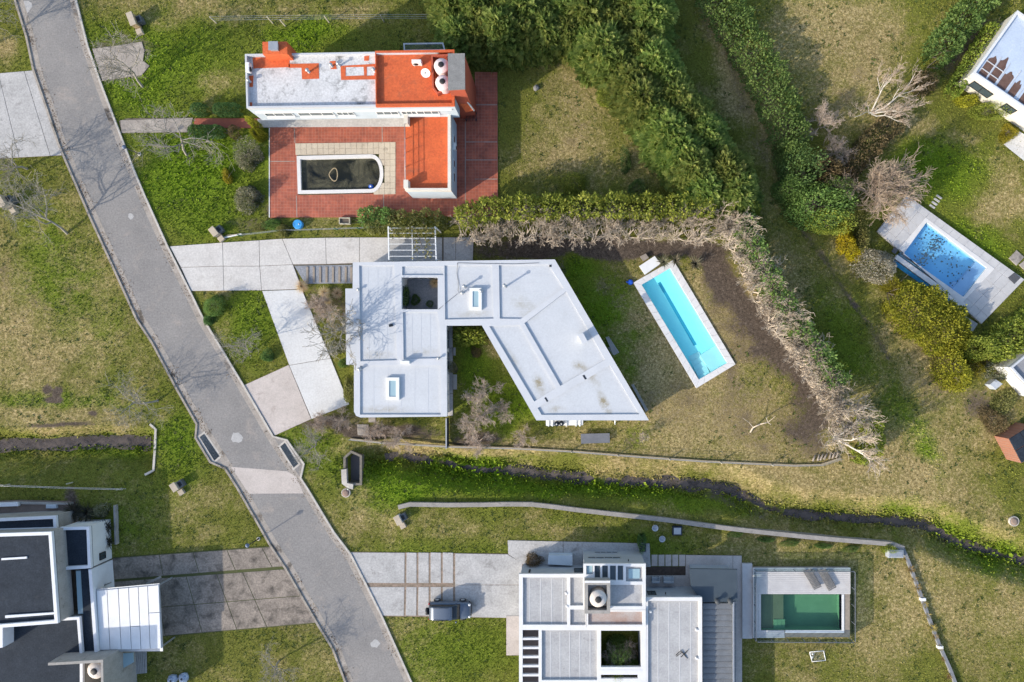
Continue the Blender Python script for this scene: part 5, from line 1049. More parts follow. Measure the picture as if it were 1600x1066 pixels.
# bits of two buildings at the right edge
bF = thing('outbuilding', 'flat grey outbuilding roof corner with white rim at the right edge', 'outbuilding', P(1610, 580)); q = [(1579, 574), (1625, 536), (1670, 590), (1622, 622)]
MB().prism(offset(PP(q, 2.6), .03), -.1, 2.2).build('wall', wall_white, bF); r_ = MB().prism(PP(q, 2.6), 2.201, 2.35).build('roof', surf('mid_grey_roof', (.20, .20, .21), (.28, .28, .29), .9, .8, fine=.2), bF); MB().prism(PP(q, 2.6), 2.351, 2.6, [offset(PP(q, 2.6), .18)], bottom=False).build('parapet', coping_white, r_)
bG = thing('shed', 'brick shed with dark panelled roof at the right edge', 'shed', P(1600, 695)); q = [(1577, 686), (1612, 664), (1640, 700), (1597, 724)]
m, nt, bs, N, L = nodes('brick'); br = N('ShaderNodeTexBrick'); br.inputs['Scale'].default_value = 4; br.inputs['Color1'].default_value = (.30, .11, .065, 1); br.inputs['Color2'].default_value = (.23, .085, .055, 1); br.inputs['Mortar'].default_value = (.3, .25, .21, 1); g = N('ShaderNodeNewGeometry'); L(g.outputs['Position'], br.inputs['Vector']); L(br.outputs[0], bs.inputs['Base Color']); brick = m
MB().prism([Vector(v) for v in PP(q, 2.3)], -.1, 2.2).build('wall', brick, bG); MB().prism(PP([(1568, 690), (1578, 685), (1598, 723), (1590, 722)], .5), -.1, .5).build('plinth', brick, bG)
for c in quad_grid(q, [0, .5, 1], [0, .5, 1]): MB().bevel_prism(offset(PP(c, 2.35), .03), 2.203, 2.3, .02).build('roof_panel', darkroof, bG)
EXCL += [PP([(1579, 574), (1625, 536), (1670, 590), (1622, 622)]), PP(q)]
ub = thing('utility_box', 'pale blue-grey utility box in the scrub near the right edge', 'utility box', P(1557, 602)); MB().bevel_prism(PP([(1547, 601), (1556, 593), (1567, 600), (1556, 609)], .9), -.05, .9, .02).build('cabinet', surf('pale_grey_metal', (.40, .43, .47), (.36, .39, .43), 2, .5), ub); part('lid', steel, ub, lambda m: m.prism(PP([(1553, 595.5), (1556, 593.5), (1559.5, 595.5), (1556.5, 597.5)], .97), .9, .97))
# ------------------------------------------------------------------ vegetation generators
def raw_mesh(name, v, q, mat, t=None, smooth=False):
    me = bpy.data.meshes.new(name); me.vertices.add(len(v)); me.vertices.foreach_set('co', np.asarray(v, np.float32).ravel()); fast_faces(me, np.asarray(q))
    if t is not None:
        at = me.attributes.new('t', 'FLOAT', 'POINT'); at.data.foreach_set('value', np.asarray(t, np.float32))
    if smooth: me.polygons.foreach_set('use_smooth', np.ones(len(me.polygons), bool))
    me.materials.append(mat); return me
def unit(a): return a / np.maximum(np.linalg.norm(a, axis=1, keepdims=True), 1e-9)
def leaf_arrays(pos, axis, nrm, ln, wd, rng):
    """kite-shaped leaves: long axis, face normal, length, width"""
    axis = unit(axis); nrm = unit(nrm - axis * (nrm * axis).sum(1, keepdims=True)); side = np.cross(axis, nrm)
    ln = np.asarray(ln).reshape(-1, 1); wd = np.asarray(wd).reshape(-1, 1)
    a = pos; b = pos + axis * ln * .45 + side * wd * .5 - nrm * wd * .12; c = pos + axis * ln; d_ = pos + axis * ln * .45 - side * wd * .5 - nrm * wd * .12
    v = np.stack([a, b, c, d_], 1).reshape(-1, 3); n = len(pos); return v, np.arange(4 * n).reshape(n, 4)
def rnd_dirs(n, rng): return unit(rng.normal(size=(n, 3)))
def lumps(dirs, rng, k=9, amp=.22):
    """uneven radius over the sphere"""
    c = rnd_dirs(k, rng); s_ = rng.uniform(-1, 1, k); d_ = dirs @ c.T
    return 1 + amp * (np.exp(6 * (d_ - 1)) * s_).sum(1)
def clump_t(pos, rng, size=.5, mix_=.5):
    k = np.floor(pos / size + rng.random(3)).astype(int); h = np.sin(k @ np.array([12.9898, 78.233, 37.719]) + 1.7) * 43758.5453
    return np.clip((1 - mix_) * rng.random(len(pos)) + mix_ * (h - np.floor(h)), 0, 1)
def blob_mesh(name, mat, n=1600, leaf=.13, seed=0, top=.55, hollow=.66, asp=.6, amp=.5):
    """unit shrub: radius 1 in plan, 1 high; leaf given relative to that"""
    rng = np.random.default_rng(seed); dirs = rnd_dirs(n, rng); dirs[:, 2] = np.abs(dirs[:, 2]) * 1.0 - .08
    dirs = unit(dirs); r = lumps(dirs, rng, 26, amp) * (hollow + (1 - hollow) * rng.random(n)) * np.where(rng.random(n) < .12, rng.uniform(.5, .9, n), 1)
    pos = dirs * r[:, None]; pos[:, 2] = np.maximum(pos[:, 2], .02); pos[:, :2] *= (1 - .12 * (1 - pos[:, 2:3]))
    ax = unit(dirs * .9 + rnd_dirs(n, rng) * .9 + np.array([0, 0, .35])); nr = unit(dirs * 1.2 + np.array([0, 0, .3]) + rnd_dirs(n, rng) * .8)
    L_ = leaf * rng.uniform(.6, 1.4, n); v, q = leaf_arrays(pos, ax, nr, L_, L_ * asp, rng)
    return raw_mesh(name, v, q, mat, np.repeat(clump_t(pos, rng, .28), 4))
def tubes(segs, n):
    """segs: rows p0(3) p1(3) r0 r1 -> open tubes"""
    s_ = np.asarray(segs, float); p0, p1, r0, r1 = s_[:, 0:3], s_[:, 3:6], s_[:, 6:7], s_[:, 7:8]
    d_ = unit(p1 - p0); ref = np.where(np.abs(d_[:, 2:3]) < .9, np.array([[0, 0, 1.]]), np.array([[1., 0, 0]])); u = unit(np.cross(d_, ref)); w_ = np.cross(d_, u); rings = []
    for p, r in ((p0, r0), (p1, r1)):
        for k in range(n):
            a = 2 * math.pi * k / n; rings.append(p + (u * math.cos(a) + w_ * math.sin(a)) * r)
    v = np.stack(rings, 1).reshape(-1, 3); m_ = len(s_); base = np.arange(m_)[:, None] * 2 * n
    q = np.concatenate([np.stack([base[:, 0] + k, base[:, 0] + (k + 1) % n, base[:, 0] + n + (k + 1) % n, base[:, 0] + n + k], 1) for k in range(n)]); return v, q
def bare_tree(seed, height=7.0, trunk=1.7, levels=4, nb=(6, 5, 4, 3), spread=.85, r0=.13, up=.25, stems=1, tilt=(0, 0), shrink=.62, minr=.011, kink=.22):
    rng = np.random.default_rng(seed); thick = []; thin = []
    def grow(p, d_, ln, r, lev):
        k = 3; pts = [p]; dd = d_
        for i in range(k):
            dd = dd + rng.normal(size=3) * kink + np.array([0, 0, up * .35]); dd = dd / np.linalg.norm(dd); pts.append(pts[-1] + dd * ln / k)
        rs = [max(minr, r * (1 - .45 * i / k)) for i in range(k + 1)]
        for i in range(k): (thick if lev <= 1 else thin).append([*pts[i], *pts[i + 1], rs[i], rs[i + 1]])
        if lev >= levels: return
        n = nb[min(lev, len(nb) - 1)]
        for j in range(n):
            t = (.35 + .65 * (j + rng.random() * .8) / n) if lev else (.62 + .38 * j / max(n - 1, 1)); i = min(int(t * k), k - 1); f = t * k - i
            q = pts[i] * (1 - f) + pts[i + 1] * f
            a = rng.uniform(0, 2 * math.pi) if lev else 2 * math.pi * (j + rng.random() * .6) / n
            o = np.cross(dd, [math.cos(a), math.sin(a), .3]); o = o / max(np.linalg.norm(o), 1e-6)
            nd = dd * (1 - spread * .55) + o * spread * rng.uniform(.7, 1.1) + np.array([0, 0, up]); nd = nd / np.linalg.norm(nd)
            grow(q, nd, ln * shrink * rng.uniform(.75, 1.25) * (1.25 if lev == 0 and stems == 1 else 1), max(minr, rs[i] * .58), lev + 1)
    for s_ in range(stems):
        a = 2 * math.pi * s_ / stems + rng.uniform(-.4, .4); sp = 0 if stems == 1 else rng.uniform(.15, .75)
        d_ = np.array([math.cos(a) * sp + tilt[0], math.sin(a) * sp + tilt[1], 1.]); d_ /= np.linalg.norm(d_)
        p = np.array([math.cos(a) * .12, math.sin(a) * .12, -.1]) if stems > 1 else np.array([0, 0, -.1]); grow(p, d_, trunk, r0 * (1 if stems == 1 else rng.uniform(.6, 1.)), 0)
    return thick, thin
def scale_to(segs_a, segs_b, height):
    top = max(max(s_[2], s_[5]) for s_ in segs_a + segs_b); k = height / top
    return [[*(np.array(s_[:6]) * k), s_[6], s_[7]] for s_ in segs_a], [[*(np.array(s_[:6]) * k), s_[6], s_[7]] for s_ in segs_b]
bark_g = surf('grey_bark', (.33, .30, .25), (.22, .20, .165), 3, .9, fine=.2, fscale=30); bark_w = surf('pale_bark', (.62, .58, .52), (.45, .41, .36), 3, .85, fine=.2, fscale=30)
bark_p = surf('pinkish_twigs', (.52, .42, .34), (.40, .32, .26), 2, .9, fine=.1); bark_t = surf('tan_twigs', (.56, .47, .37), (.42, .35, .275), 2, .9, fine=.1); bark_d = surf('dark_bark', (.12, .10, .085), (.17, .145, .12), 3, .9, fine=.2); bark_b = surf('brown_twigs', (.46, .36, .27), (.34, .26, .20), 2, .9, fine=.1)
def tree_meshes(key, seed, mat_t, mat_c, height, **kw):
    a, b = bare_tree(seed, **kw); a, b = scale_to(a, b, height)
    v, q = tubes(a, 6); me1 = raw_mesh(key + '_trunk', v, q, mat_t, smooth=True); v, q = tubes(b, 3); me2 = raw_mesh(key + '_twigs', v, q, mat_c); return me1, me2
TREES = {}
for i in range(4): TREES['bare%d' % i] = tree_meshes('bare', 20 + i, bark_g, bark_g, 6.0, trunk=1.6, levels=4, nb=(6, 5, 4, 4), spread=.8, r0=.12, up=.12, minr=.0105)
TREES['stout0'] = tree_meshes('stout', 33, bark_g, bark_g, 6.8, trunk=1.6, levels=4, nb=(6, 5, 4, 3), spread=.75, r0=.15, up=.16, minr=.02)
for i in range(2): TREES['birch%d' % i] = tree_meshes('birch', 40 + i, bark_w, bark_p, 6.5, trunk=3.0, levels=4, nb=(5, 5, 4, 4), spread=.42, r0=.10, up=.4, stems=5, shrink=.55, minr=.009)
for i in range(2): TREES['fuzz%d' % i] = tree_meshes('fuzz', 50 + i, bark_p, bark_p, 3.2, trunk=1.3, levels=4, nb=(5, 4, 4, 4), spread=.62, r0=.05, up=.12, stems=7, minr=.008)
for i in range(3): TREES['fan%d' % i] = tree_meshes('fan', 60 + i, bark_t, bark_t, 3.1, trunk=2.0, levels=3, nb=(5, 5, 4), spread=.55, r0=.055, up=.22, stems=7, tilt=(0, .5), shrink=.5, minr=.0095)
for i in range(2): TREES['willow%d' % i] = tree_meshes('willow', 70 + i, bark_b, bark_b, 5.0, trunk=3.0, levels=3, nb=(8, 6, 5), spread=.5, r0=.10, up=.12, stems=13, shrink=.55, minr=.011)
for i in range(2): TREES['palefan%d' % i] = tree_meshes('palefan', 80 + i, bark_w, bark_t, 4.6, trunk=3.0, levels=3, nb=(8, 7, 5), spread=.45, r0=.09, up=.2, stems=5, tilt=(0, .25), shrink=.5, minr=.011)
def plant_tree(key, name, label, cat, px, py, s=1.0, rot=0.0, group=None, tilt=(0, 0), z=0.0):
    t = thing(name, label, cat, P(px, py, z), group); t.rotation_euler = (tilt[0], tilt[1], rot); t.scale = (s, s, s)
    share(TREES[key][0], 'trunk', t); share(TREES[key][1], 'crown', t); return t
# foliage materials
dg = leaf_mat('dark_green_leaf', (0.060, 0.121, 0.040), (0.101, 0.186, 0.056), (0.172, 0.272, 0.081)); mg = leaf_mat('mid_green_leaf', (0.091, 0.172, 0.044), (0.161, 0.263, 0.065), (0.263, 0.363, 0.101))
yg = leaf_mat('yellow_green_leaf', (0.132, 0.186, 0.031), (0.256, 0.310, 0.046), (0.465, 0.480, 0.085)); gold = leaf_mat('golden_leaf', (.20, .21, .02), (.38, .36, .035), (.58, .52, .06)); conif = leaf_mat('cypress_spray', (.12, .18, .045), (.26, .335, .085), (.50, .51, .15), trans=.6)
greyg = leaf_mat('grey_green_leaf', (0.093, 0.109, 0.054), (0.194, 0.202, 0.116), (0.558, 0.496, 0.372)); varie = leaf_mat('cream_variegated_leaf', (0.155, 0.163, 0.078), (0.465, 0.419, 0.295), (0.720, 0.713, 0.589)); redb = leaf_mat('brown_hedge_leaf', (0.085, 0.078, 0.034), (0.171, 0.132, 0.062), (0.310, 0.217, 0.116)); flow = leaf_mat('yellow_flower_leaf', (0.155, 0.202, 0.031), (0.558, 0.465, 0.031), (0.720, 0.720, 0.031)); olive = leaf_mat('olive_leaf', (0.116, 0.132, 0.039), (0.217, 0.217, 0.070), (0.372, 0.333, 0.124)); straw_m = leaf_mat('dry_pampas', (0.465, 0.326, 0.171), (0.682, 0.496, 0.279), (0.720, 0.698, 0.434)); flax = leaf_mat('flax_leaf', (0.078, 0.085, 0.054), (0.248, 0.232, 0.139), (0.527, 0.449, 0.310)); spiky = leaf_mat('dark_spiky_leaf', (0.028, 0.034, 0.025), (0.062, 0.062, 0.046), (0.132, 0.116, 0.093)); goldc = leaf_mat('golden_cypress', (.12, .135, .016), (.26, .25, .026), (.46, .41, .05)); orangep = leaf_mat('orange_tuft', (.22, .16, .06), (.38, .28, .09), (.52, .40, .15))
BLOB = {}
def blob(mat, fine):
    k = (mat.name, fine)
    if k not in BLOB: BLOB[k] = [blob_mesh('foliage', mat, *((2600, .12) if fine == 1 else (5200, .075) if fine == 2 else (1000, .19)), seed=sum(map(ord, mat.name)) % 1000 + i) for i in range(2)]
    return BLOB[k]
stem_src = {}
def stem_mesh():
    if 's' not in stem_src:
        a, b = bare_tree(5, trunk=.5, levels=2, nb=(5, 4), spread=.8, r0=.035, stems=4, minr=.012); a, b = scale_to(a, b, .85); v, q = tubes(a + b, 4); stem_src['s'] = raw_mesh('stems', v, q, bark_d)
    return stem_src['s']
NSH = [0]
def shrub(name, label, px, py, rx, ry, h, mat, fine=1, group=None, cat='shrub', rot=None, z=0.0):
    """px, py: centre of the shrub on the ground, rx, ry in px"""
    NSH[0] += 1; t = thing(name, label, cat, P(px, py, z), group); a = random.uniform(0, 6.28) if rot is None and abs(rx - ry) < 4 else (rot or 0)
    o = share(blob(mat, fine)[NSH[0] % 2], 'foliage', t, (0, 0, 0), (0, 0, a), (rx / S, ry / S, h)); share(stem_mesh(), 'stems', t, (0, 0, -.05), (0, 0, a), (rx / S * .8, ry / S * .8, h * .85)); return t
def hedge_points(line, width, h, n, rng, rough=.12, round_=.6):
    """points on a rounded box along a plan polyline"""
    pts = np.array([(p.x, p.y) for p in line]); seg = np.diff(pts, axis=0); ln = np.hypot(*seg.T); cum = np.concatenate([[0], np.cumsum(ln)]); tot = cum[-1]
    u = rng.uniform(0, tot, n); i = np.clip(np.searchsorted(cum, u) - 1, 0, len(ln) - 1); f = ((u - cum[i]) / ln[i])[:, None]; c = pts[i] * (1 - f) + pts[i + 1] * f
    tn = seg[i] / ln[i][:, None]; nn = np.stack([-tn[:, 1], tn[:, 0]], 1)
    per = width + 2 * h; s_ = rng.uniform(0, per, n); x = np.where(s_ < h, -width / 2, np.where(s_ < h + width, s_ - h - width / 2, width / 2)); z = np.where(s_ < h, s_, np.where(s_ < h + width, h, per - s_))
    nx = np.where(s_ < h, -1., np.where(s_ < h + width, 0, 1.)); nz = np.where((s_ >= h) & (s_ < h + width), 1., 0)
    # round the shoulders
    e = np.clip((np.abs(x) - width / 2 * (1 - round_)) / (width / 2 * round_), 0, 1); z = z - np.where(nz > 0, e ** 2 * .3 * h * round_, 0)
    ez = np.clip((z / h - (1 - round_ * .6)) / (round_ * .6), 0, 1); x = x * (1 - np.where(nz == 0, .25 * ez ** 2, 0))
    ph = 1 + rough * (np.sin(u * 2.1 + 1) + np.sin(u * 5.3) + np.sin(u * .7 + z * 3) + rng.normal(size=n) * .7) * .5
    taper = np.clip(np.minimum(u, tot - u) / (width * .5) , 0, 1) ** .5; x = x * (.35 + .65 * taper)
    x = x * ph; z = np.maximum(z * (1 - (1 - ph) * .6) * (.75 + .25 * taper), .03)
    k = np.where(rng.random(n) < .2, rng.uniform(.6, .95, n), 1); x = x * k; z = z * (1 - (1 - k) * .5)
    pos = np.concatenate([c + nn * x[:, None], z[:, None]], 1); nr = np.concatenate([nn * nx[:, None], nz[:, None]], 1); nr = unit(nr + rng.normal(size=nr.shape) * .35); return pos, nr
def hedge(name, label, px_line, width, h, mat, leaf=.22, dens=45, group=None, rough=.12, round_=.6, asp=.6, cat='hedge', stems=True, up=.3, z=0.0):
    ln = smooth_line(PP(px_line), 1.0); tot = sum((b - a).length for a, b in zip(ln, ln[1:])); n = int(tot * (width + 2 * h) * dens * 1.9); rng = np.random.default_rng(int(px_line[0][0] * 7 + px_line[0][1]))
    pos, nr = hedge_points(ln, width, h, n, rng, rough, round_); base = P(*px_line[0], z); t = thing(name, label, cat, base, group)
    ax = unit(nr * .8 + rnd_dirs(n, rng) * .9 + np.array([0, 0, up])); L_ = leaf * rng.uniform(.6, 1.4, n)
    v, q = leaf_arrays(pos - np.array([base.x, base.y, 0]), ax, unit(nr * 1.5 + np.array([0, 0, .2]) + rnd_dirs(n, rng) * .8), L_, L_ * asp, rng)
    o = bpy.data.objects.new('foliage', raw_mesh('foliage', v, q, mat, np.repeat(clump_t(pos, rng, .6), 4))); COL.objects.link(o); o.parent = t
    if stems:
        sg = []
        for k in range(int(tot / .8)):
            p = ln[min(int(k / max(tot / .8, 1) * len(ln)), len(ln) - 1)]; x, y = p.x - base.x + rng.normal() * .15, p.y - base.y + rng.normal() * .15
            for j in range(3): sg.append([x, y, -.1, x + rng.normal() * width * .18, y + rng.normal() * width * .18, h * .8, .05, .015])
        v, q = tubes(sg, 5); o = bpy.data.objects.new('inner_branches', raw_mesh('inner_branches', v, q, bark_d)); COL.objects.link(o); o.parent = t; o['kind'] = 'stuff'
    return t
def tuft_mesh(name, mat, n, ln, wd, seed, droop=.5, up=.9):
    """fountain of strap leaves, two quads each"""
    rng = np.random.default_rng(seed); a = rng.uniform(0, 2 * math.pi, n); o = np.stack([np.cos(a), np.sin(a), np.zeros(n)], 1); L_ = ln * rng.uniform(.6, 1.1, n)[:, None]; e = rng.uniform(.2, 1, n)[:, None]
    p0 = o * .05 * rng.random((n, 1)); d0 = unit(o * e * .6 + np.array([0, 0, up])); p1 = p0 + d0 * L_ * .55; d1 = unit(o * e + np.array([0, 0, up - droop * 1.4])); p2 = p1 + d1 * L_ * .5
    sd = np.stack([-np.sin(a), np.cos(a), np.zeros(n)], 1) * wd; v = np.stack([p0 - sd * .5, p0 + sd * .5, p1 + sd * .5, p1 - sd * .5, p2], 1).reshape(-1, 3); b = np.arange(n) * 5
    me = bpy.data.meshes.new(name); q = np.concatenate([np.stack([b, b + 1, b + 2, b + 3], 1), np.stack([b + 3, b + 2, b + 4, b + 4], 1)])
    me.from_pydata([tuple(x) for x in v], [], [tuple(x) if x[2] != x[3] else tuple(x[:3]) for x in q.tolist()]); at = me.attributes.new('t', 'FLOAT', 'POINT'); at.data.foreach_set('value', np.repeat(rng.random(n), 5).astype(np.float32)); me.materials.append(mat); return me
TUFT = {'pampas': tuft_mesh('blades', straw_m, 420, 1.3, .03, 1, .7), 'flax': tuft_mesh('blades', flax, 60, 1.3, .10, 2, .25), 'spiky': tuft_mesh('blades', spiky, 160, 1.2, .07, 3, .35, .7), 'orange': tuft_mesh('blades', orangep, 120, .7, .04, 4, .5)}
def tuft(kind, name, label, px, py, s=1.0, group=None, z=0.0, cat='plant'):
    t = thing(name, label, cat, P(px, py, z), group); c = share(TUFT[kind], 'blades', t, (0, 0, 0), (0, 0, random.uniform(0, 6)), (s, s, s))
    part_crown = MB().lathe((t.location.x, t.location.y, z), [(.10 * s, -.05), (.12 * s, .04), (.05 * s, .10)], 8).build('root_crown', bark_d, t); return t

# ------------------------------------------------------------------ the tall cypress row
def cypress_mesh(seed):
    rng = np.random.default_rng(seed); n = 3000; h = 4.6; R_ = 2.1
    z = h * (1 - rng.random(n) ** .8 * .97); prof = np.clip(1 - (z / h) ** 2.2, .015, 1) ** .62; a = rng.uniform(0, 2 * math.pi, n)
    lob = 1 + .13 * np.sin(a * 3 + seed + z * .9) + .10 * np.sin(a * 7 + z * 2.3) + rng.normal(size=n) * .07; r = R_ * prof * lob * np.where(rng.random(n) < .2, rng.uniform(.6, .95, n), 1)
    o = np.stack([np.cos(a), np.sin(a), np.zeros(n)], 1); pos = o * r[:, None]; pos[:, 2] = z; ax = unit(o * (.25 + .6 * prof[:, None]) + np.array([0, 0, .6]) + rng.normal(size=(n, 3)) * .32); nr = unit(o * .5 + np.array([0, 0, .8]) + rng.normal(size=(n, 3)) * .45)
    L_ = rng.uniform(.4, .95, n); V = []; Q = []; T = []; tt = clump_t(pos, rng, .8, .4); sd = np.cross(ax, nr); off = 0
    for f, k, b in ((0, 1., 0.), (.75, .6, .12), (-.75, .6, .12), (.75, .5, .4), (-.75, .5, .4), (.6, .32, .68), (-.6, .32, .68)):
        v, q = leaf_arrays(pos + ax * (L_ * b)[:, None], unit(ax + sd * f), nr, L_ * k, L_ * .12 + .015, rng); V.append(v); Q.append(q + off); off += len(v); T.append(np.repeat(tt, 4))
    return raw_mesh('crown', np.concatenate(V), np.concatenate(Q), conif, np.concatenate(T))
CYP = [cypress_mesh(s_) for s_ in (1, 2, 3)]
tk = MB().lathe((0, 0, 0), [(.26, -.1), (.22, .6), (.14, 2.4), (.05, 4.2)], 8); cyp_trunk = tk.build('cypress_trunk_source', bark_d).data; bpy.data.objects.remove(bpy.data.objects['cypress_trunk_source'])
row1 = smooth_line(PP([(722, 70), (770, 70), (830, 66), (895, 68), (945, 95), (985, 143), (1020, 195), (1055, 245), (1085, 290), (1102, 322)]), .2)
row2 = smooth_line(PP([(712, 36), (770, 38), (830, 35), (900, 34), (950, 50), (1000, 95), (1035, 145), (1072, 200), (1108, 255), (1140, 312)]), .2)
row3 = smooth_line(PP([(708, 4), (770, 4), (840, 2), (910, 2), (968, 12), (1010, 50)]), .2)
k = 0; acc = 0; tree_pos = []
for row, gap in ((row1, 1.9), (row2, 2.0), (row3, 2.4)):
    acc = gap
    for a, b in zip(row, row[1:]):
        acc += (b - a).length
        if acc >= gap: acc = 0; tree_pos.append((b.x, b.y, 0 if row is row1 else 1 if row is row2 else 2))
words = ['first', 'second', 'third', 'fourth', 'fifth', 'sixth', 'seventh', 'eighth', 'ninth', 'tenth', 'eleventh', 'twelfth', 'thirteenth', 'fourteenth', 'fifteenth', 'sixteenth', 'seventeenth', 'eighteenth', 'nineteenth', 'twentieth', 'twenty-first', 'twenty-second', 'twenty-third', 'twenty-fourth', 'twenty-fifth', 'twenty-sixth', 'twenty-seventh', 'twenty-eighth', 'twenty-ninth', 'thirtieth']
cnt = [0, 0, 0]
for i, (x, y, k) in enumerate(tree_pos):
    lab = 'tall feathery cypress in the %s row, %s from the orange roof' % (('front', 'middle', 'back')[k], words[cnt[k]]); cnt[k] += 1
    t = thing('cypress_tree', lab, 'cypress', (x, y, -.05), 'tall cypress screen behind the red-roofed house'); s_ = random.uniform(.86, 1.08); t.scale = (s_, s_, s_ * random.uniform(.92, 1.06)); t.rotation_euler = (random.uniform(-.05, .05), random.uniform(-.05, .05), random.uniform(0, 6.28))
    share(cyp_trunk, 'trunk', t); share(CYP[i % 3], 'crown', t)
# ------------------------------------------------------------------ hedges
hg = hedge('hedge', 'yellow-green hedge with bare twiggy south side above the dark soil', [(722, 352), (745, 341), (800, 336), (900, 333), (1000, 332), (1108, 333)], 1.9, 3.7, yg, .26, 30, rough=.22)
hb = wl(hg)
def fans(parent, line, gap, hs=(.85, 1.1)):
    """bare stems leaning into a hedge, each a part of it"""
    pts = smooth_line(PP(line), .2); acc = gap; base = wl(parent)
    for a, b in zip(pts, pts[1:]):
        acc += (b - a).length
        if acc < gap: continue
        acc = random.uniform(-.2, .2); dd = (b - a).normalized(); nrm = Vector((-dd.y, dd.x)); ang = math.atan2(nrm.y, nrm.x) - math.pi / 2; s_ = random.uniform(*hs); k = random.randrange(3)
        o = share(TREES['fan%d' % k][0], 'bare_stems', parent, (b.x - base.x, b.y - base.y, 0), (0, 0, ang + random.uniform(-.3, .3)), (s_, s_, s_)); share(TREES['fan%d' % k][1], 'twigs', o)
fans(hg, [(728, 371), (800, 369), (900, 370), (1000, 369), (1105, 370)], 1.0, (.95, 1.3))
hg2 = hedge('hedge', 'green hedge with pale bare inner side along the pool garden boundary', [(1150, 345), (1168, 392), (1190, 440), (1225, 495), (1262, 548), (1298, 605)], 1.5, 3.4, mg, .26, 30, rough=.25)
fans(hg2, [(1288, 640), (1262, 592), (1230, 543), (1195, 490), (1168, 440), (1145, 392), (1120, 350)][::-1], .75, (1.05, 1.5))
hg3 = hedge('hedge', 'bright green remnant of hedge behind the two big bare trees', [(1345, 640), (1356, 675), (1350, 706), (1326, 712)], 1.3, 2.2, yg, .24, 45, rough=.2)
hedge('hedge', 'long dark broad-leaved hedge between the cypress row and the dry lot', [(1098, -40), (1125, 20), (1160, 72), (1192, 130), (1218, 190), (1240, 245)], 3.3, 2.1, mg, .24, 40, rough=.18)
hedge('hedge', 'dark green mixed hedge in front of the cream house', [(1555, -40), (1515, 15), (1478, 62), (1450, 105)], 2.4, 2.2, mg, .24, 42, rough=.2)
hedge('hedge', 'low yellow-green hedge along the cream house wall', [(1548, 45), (1520, 85), (1492, 132), (1478, 155)], 1.2, 1.3, yg, .2, 50)
hedge('hedge', 'short brownish hedge between the birch and the blue pool lawn', [(1322, 268), (1345, 240), (1370, 212), (1398, 188)], 2.0, 1.7, redb, .2, 50, rough=.2)
hedge('hedge', 'yellow-edged flank of the short hedge by the birch', [(1318, 262), (1342, 234), (1366, 206)], .7, 1.3, olive, .2, 50, rough=.2)
hedge('hedge', 'wide golden cypress hedge below the blue pool', [(1388, 458), (1420, 482), (1460, 512), (1496, 540)], 4.6, 2.3, goldc, .22, 95, rough=.15, asp=.5, round_=.75, up=.5)
hedge('hedge', 'golden-green clipped hedge running to the right edge below the pool deck', [(1530, 552), (1560, 534), (1590, 512), (1640, 476)], 2.8, 2.2, yg, .24, 46, rough=.15)
for i, (x0, x1, y, lab) in enumerate(((301, 331, 174.5, 'dark clipped hedge block north of the red path, nearer the road'), (336, 384, 174.5, 'dark clipped hedge block north of the red path, nearer the house'), (297, 358, 208.5, 'dark clipped hedge block south of the red path'))):
    hedge('clipped_hedge', lab, [(x0 + 3, y), ((x0 + x1) / 2, y), (x1 - 3, y)], 1.05, .95, dg, .12, 210, rough=.03, round_=.15)
hedge('clipped_hedge', 'brown leafless end block of the hedge south of the red path', [(362, 209), (370, 209), (379, 209)], 1.1, .9, redb, .13, 110, rough=.1)
hedge('ivy_hedge', 'loose green ivy bank between the red terrace and the pergola', [(572, 352), (600, 348), (640, 348), (700, 350)], 1.7, 1.3, olive, .2, 60, rough=.3)
hedge('ivy_hedge', 'darker shrub bank at the foot of the red terrace', [(565, 345), (590, 339), (615, 342)], 1.5, 1.5, mg, .2, 55, rough=.3)
# climbing vine on the pergola
rng = np.random.default_rng(77); n = 900; px_ = rng.uniform(608, 680, n); py_ = 356 + rng.random(n) ** 1.5 * 48; kp = (py_ < 372) | ((px_ > 640) & (np.sin(px_ * .35) + rng.normal(size=n) * .4 > -.1)); px_, py_ = px_[kp], py_[kp]
b0 = P(645, 352); vt = thing('climbing_vine', 'leafy vine creeping over the white pergola bars', 'vine', b0); pos = np.array([P(x, y, 2.7) for x, y in zip(px_, py_)]); pos[:, 2] += rng.normal(size=len(pos)) * .1; L_ = rng.uniform(.12, .28, len(pos)); v, q = leaf_arrays(pos - np.array(b0), rnd_dirs(len(pos), rng), unit(rnd_dirs(len(pos), rng) + np.array([0, 0, .8])), L_, L_ * .6, rng)
o = bpy.data.objects.new('foliage', raw_mesh('foliage', v, q, olive, np.repeat(rng.random(len(pos)), 4))); COL.objects.link(o); o.parent = vt; part('stem', bark_d, vt, lambda m: m.pipe([P(644, 352, 0), P(645, 353, 1.5), P(648, 358, 2.6), P(655, 372, 2.68), P(660, 388, 2.68)], .03, 5))
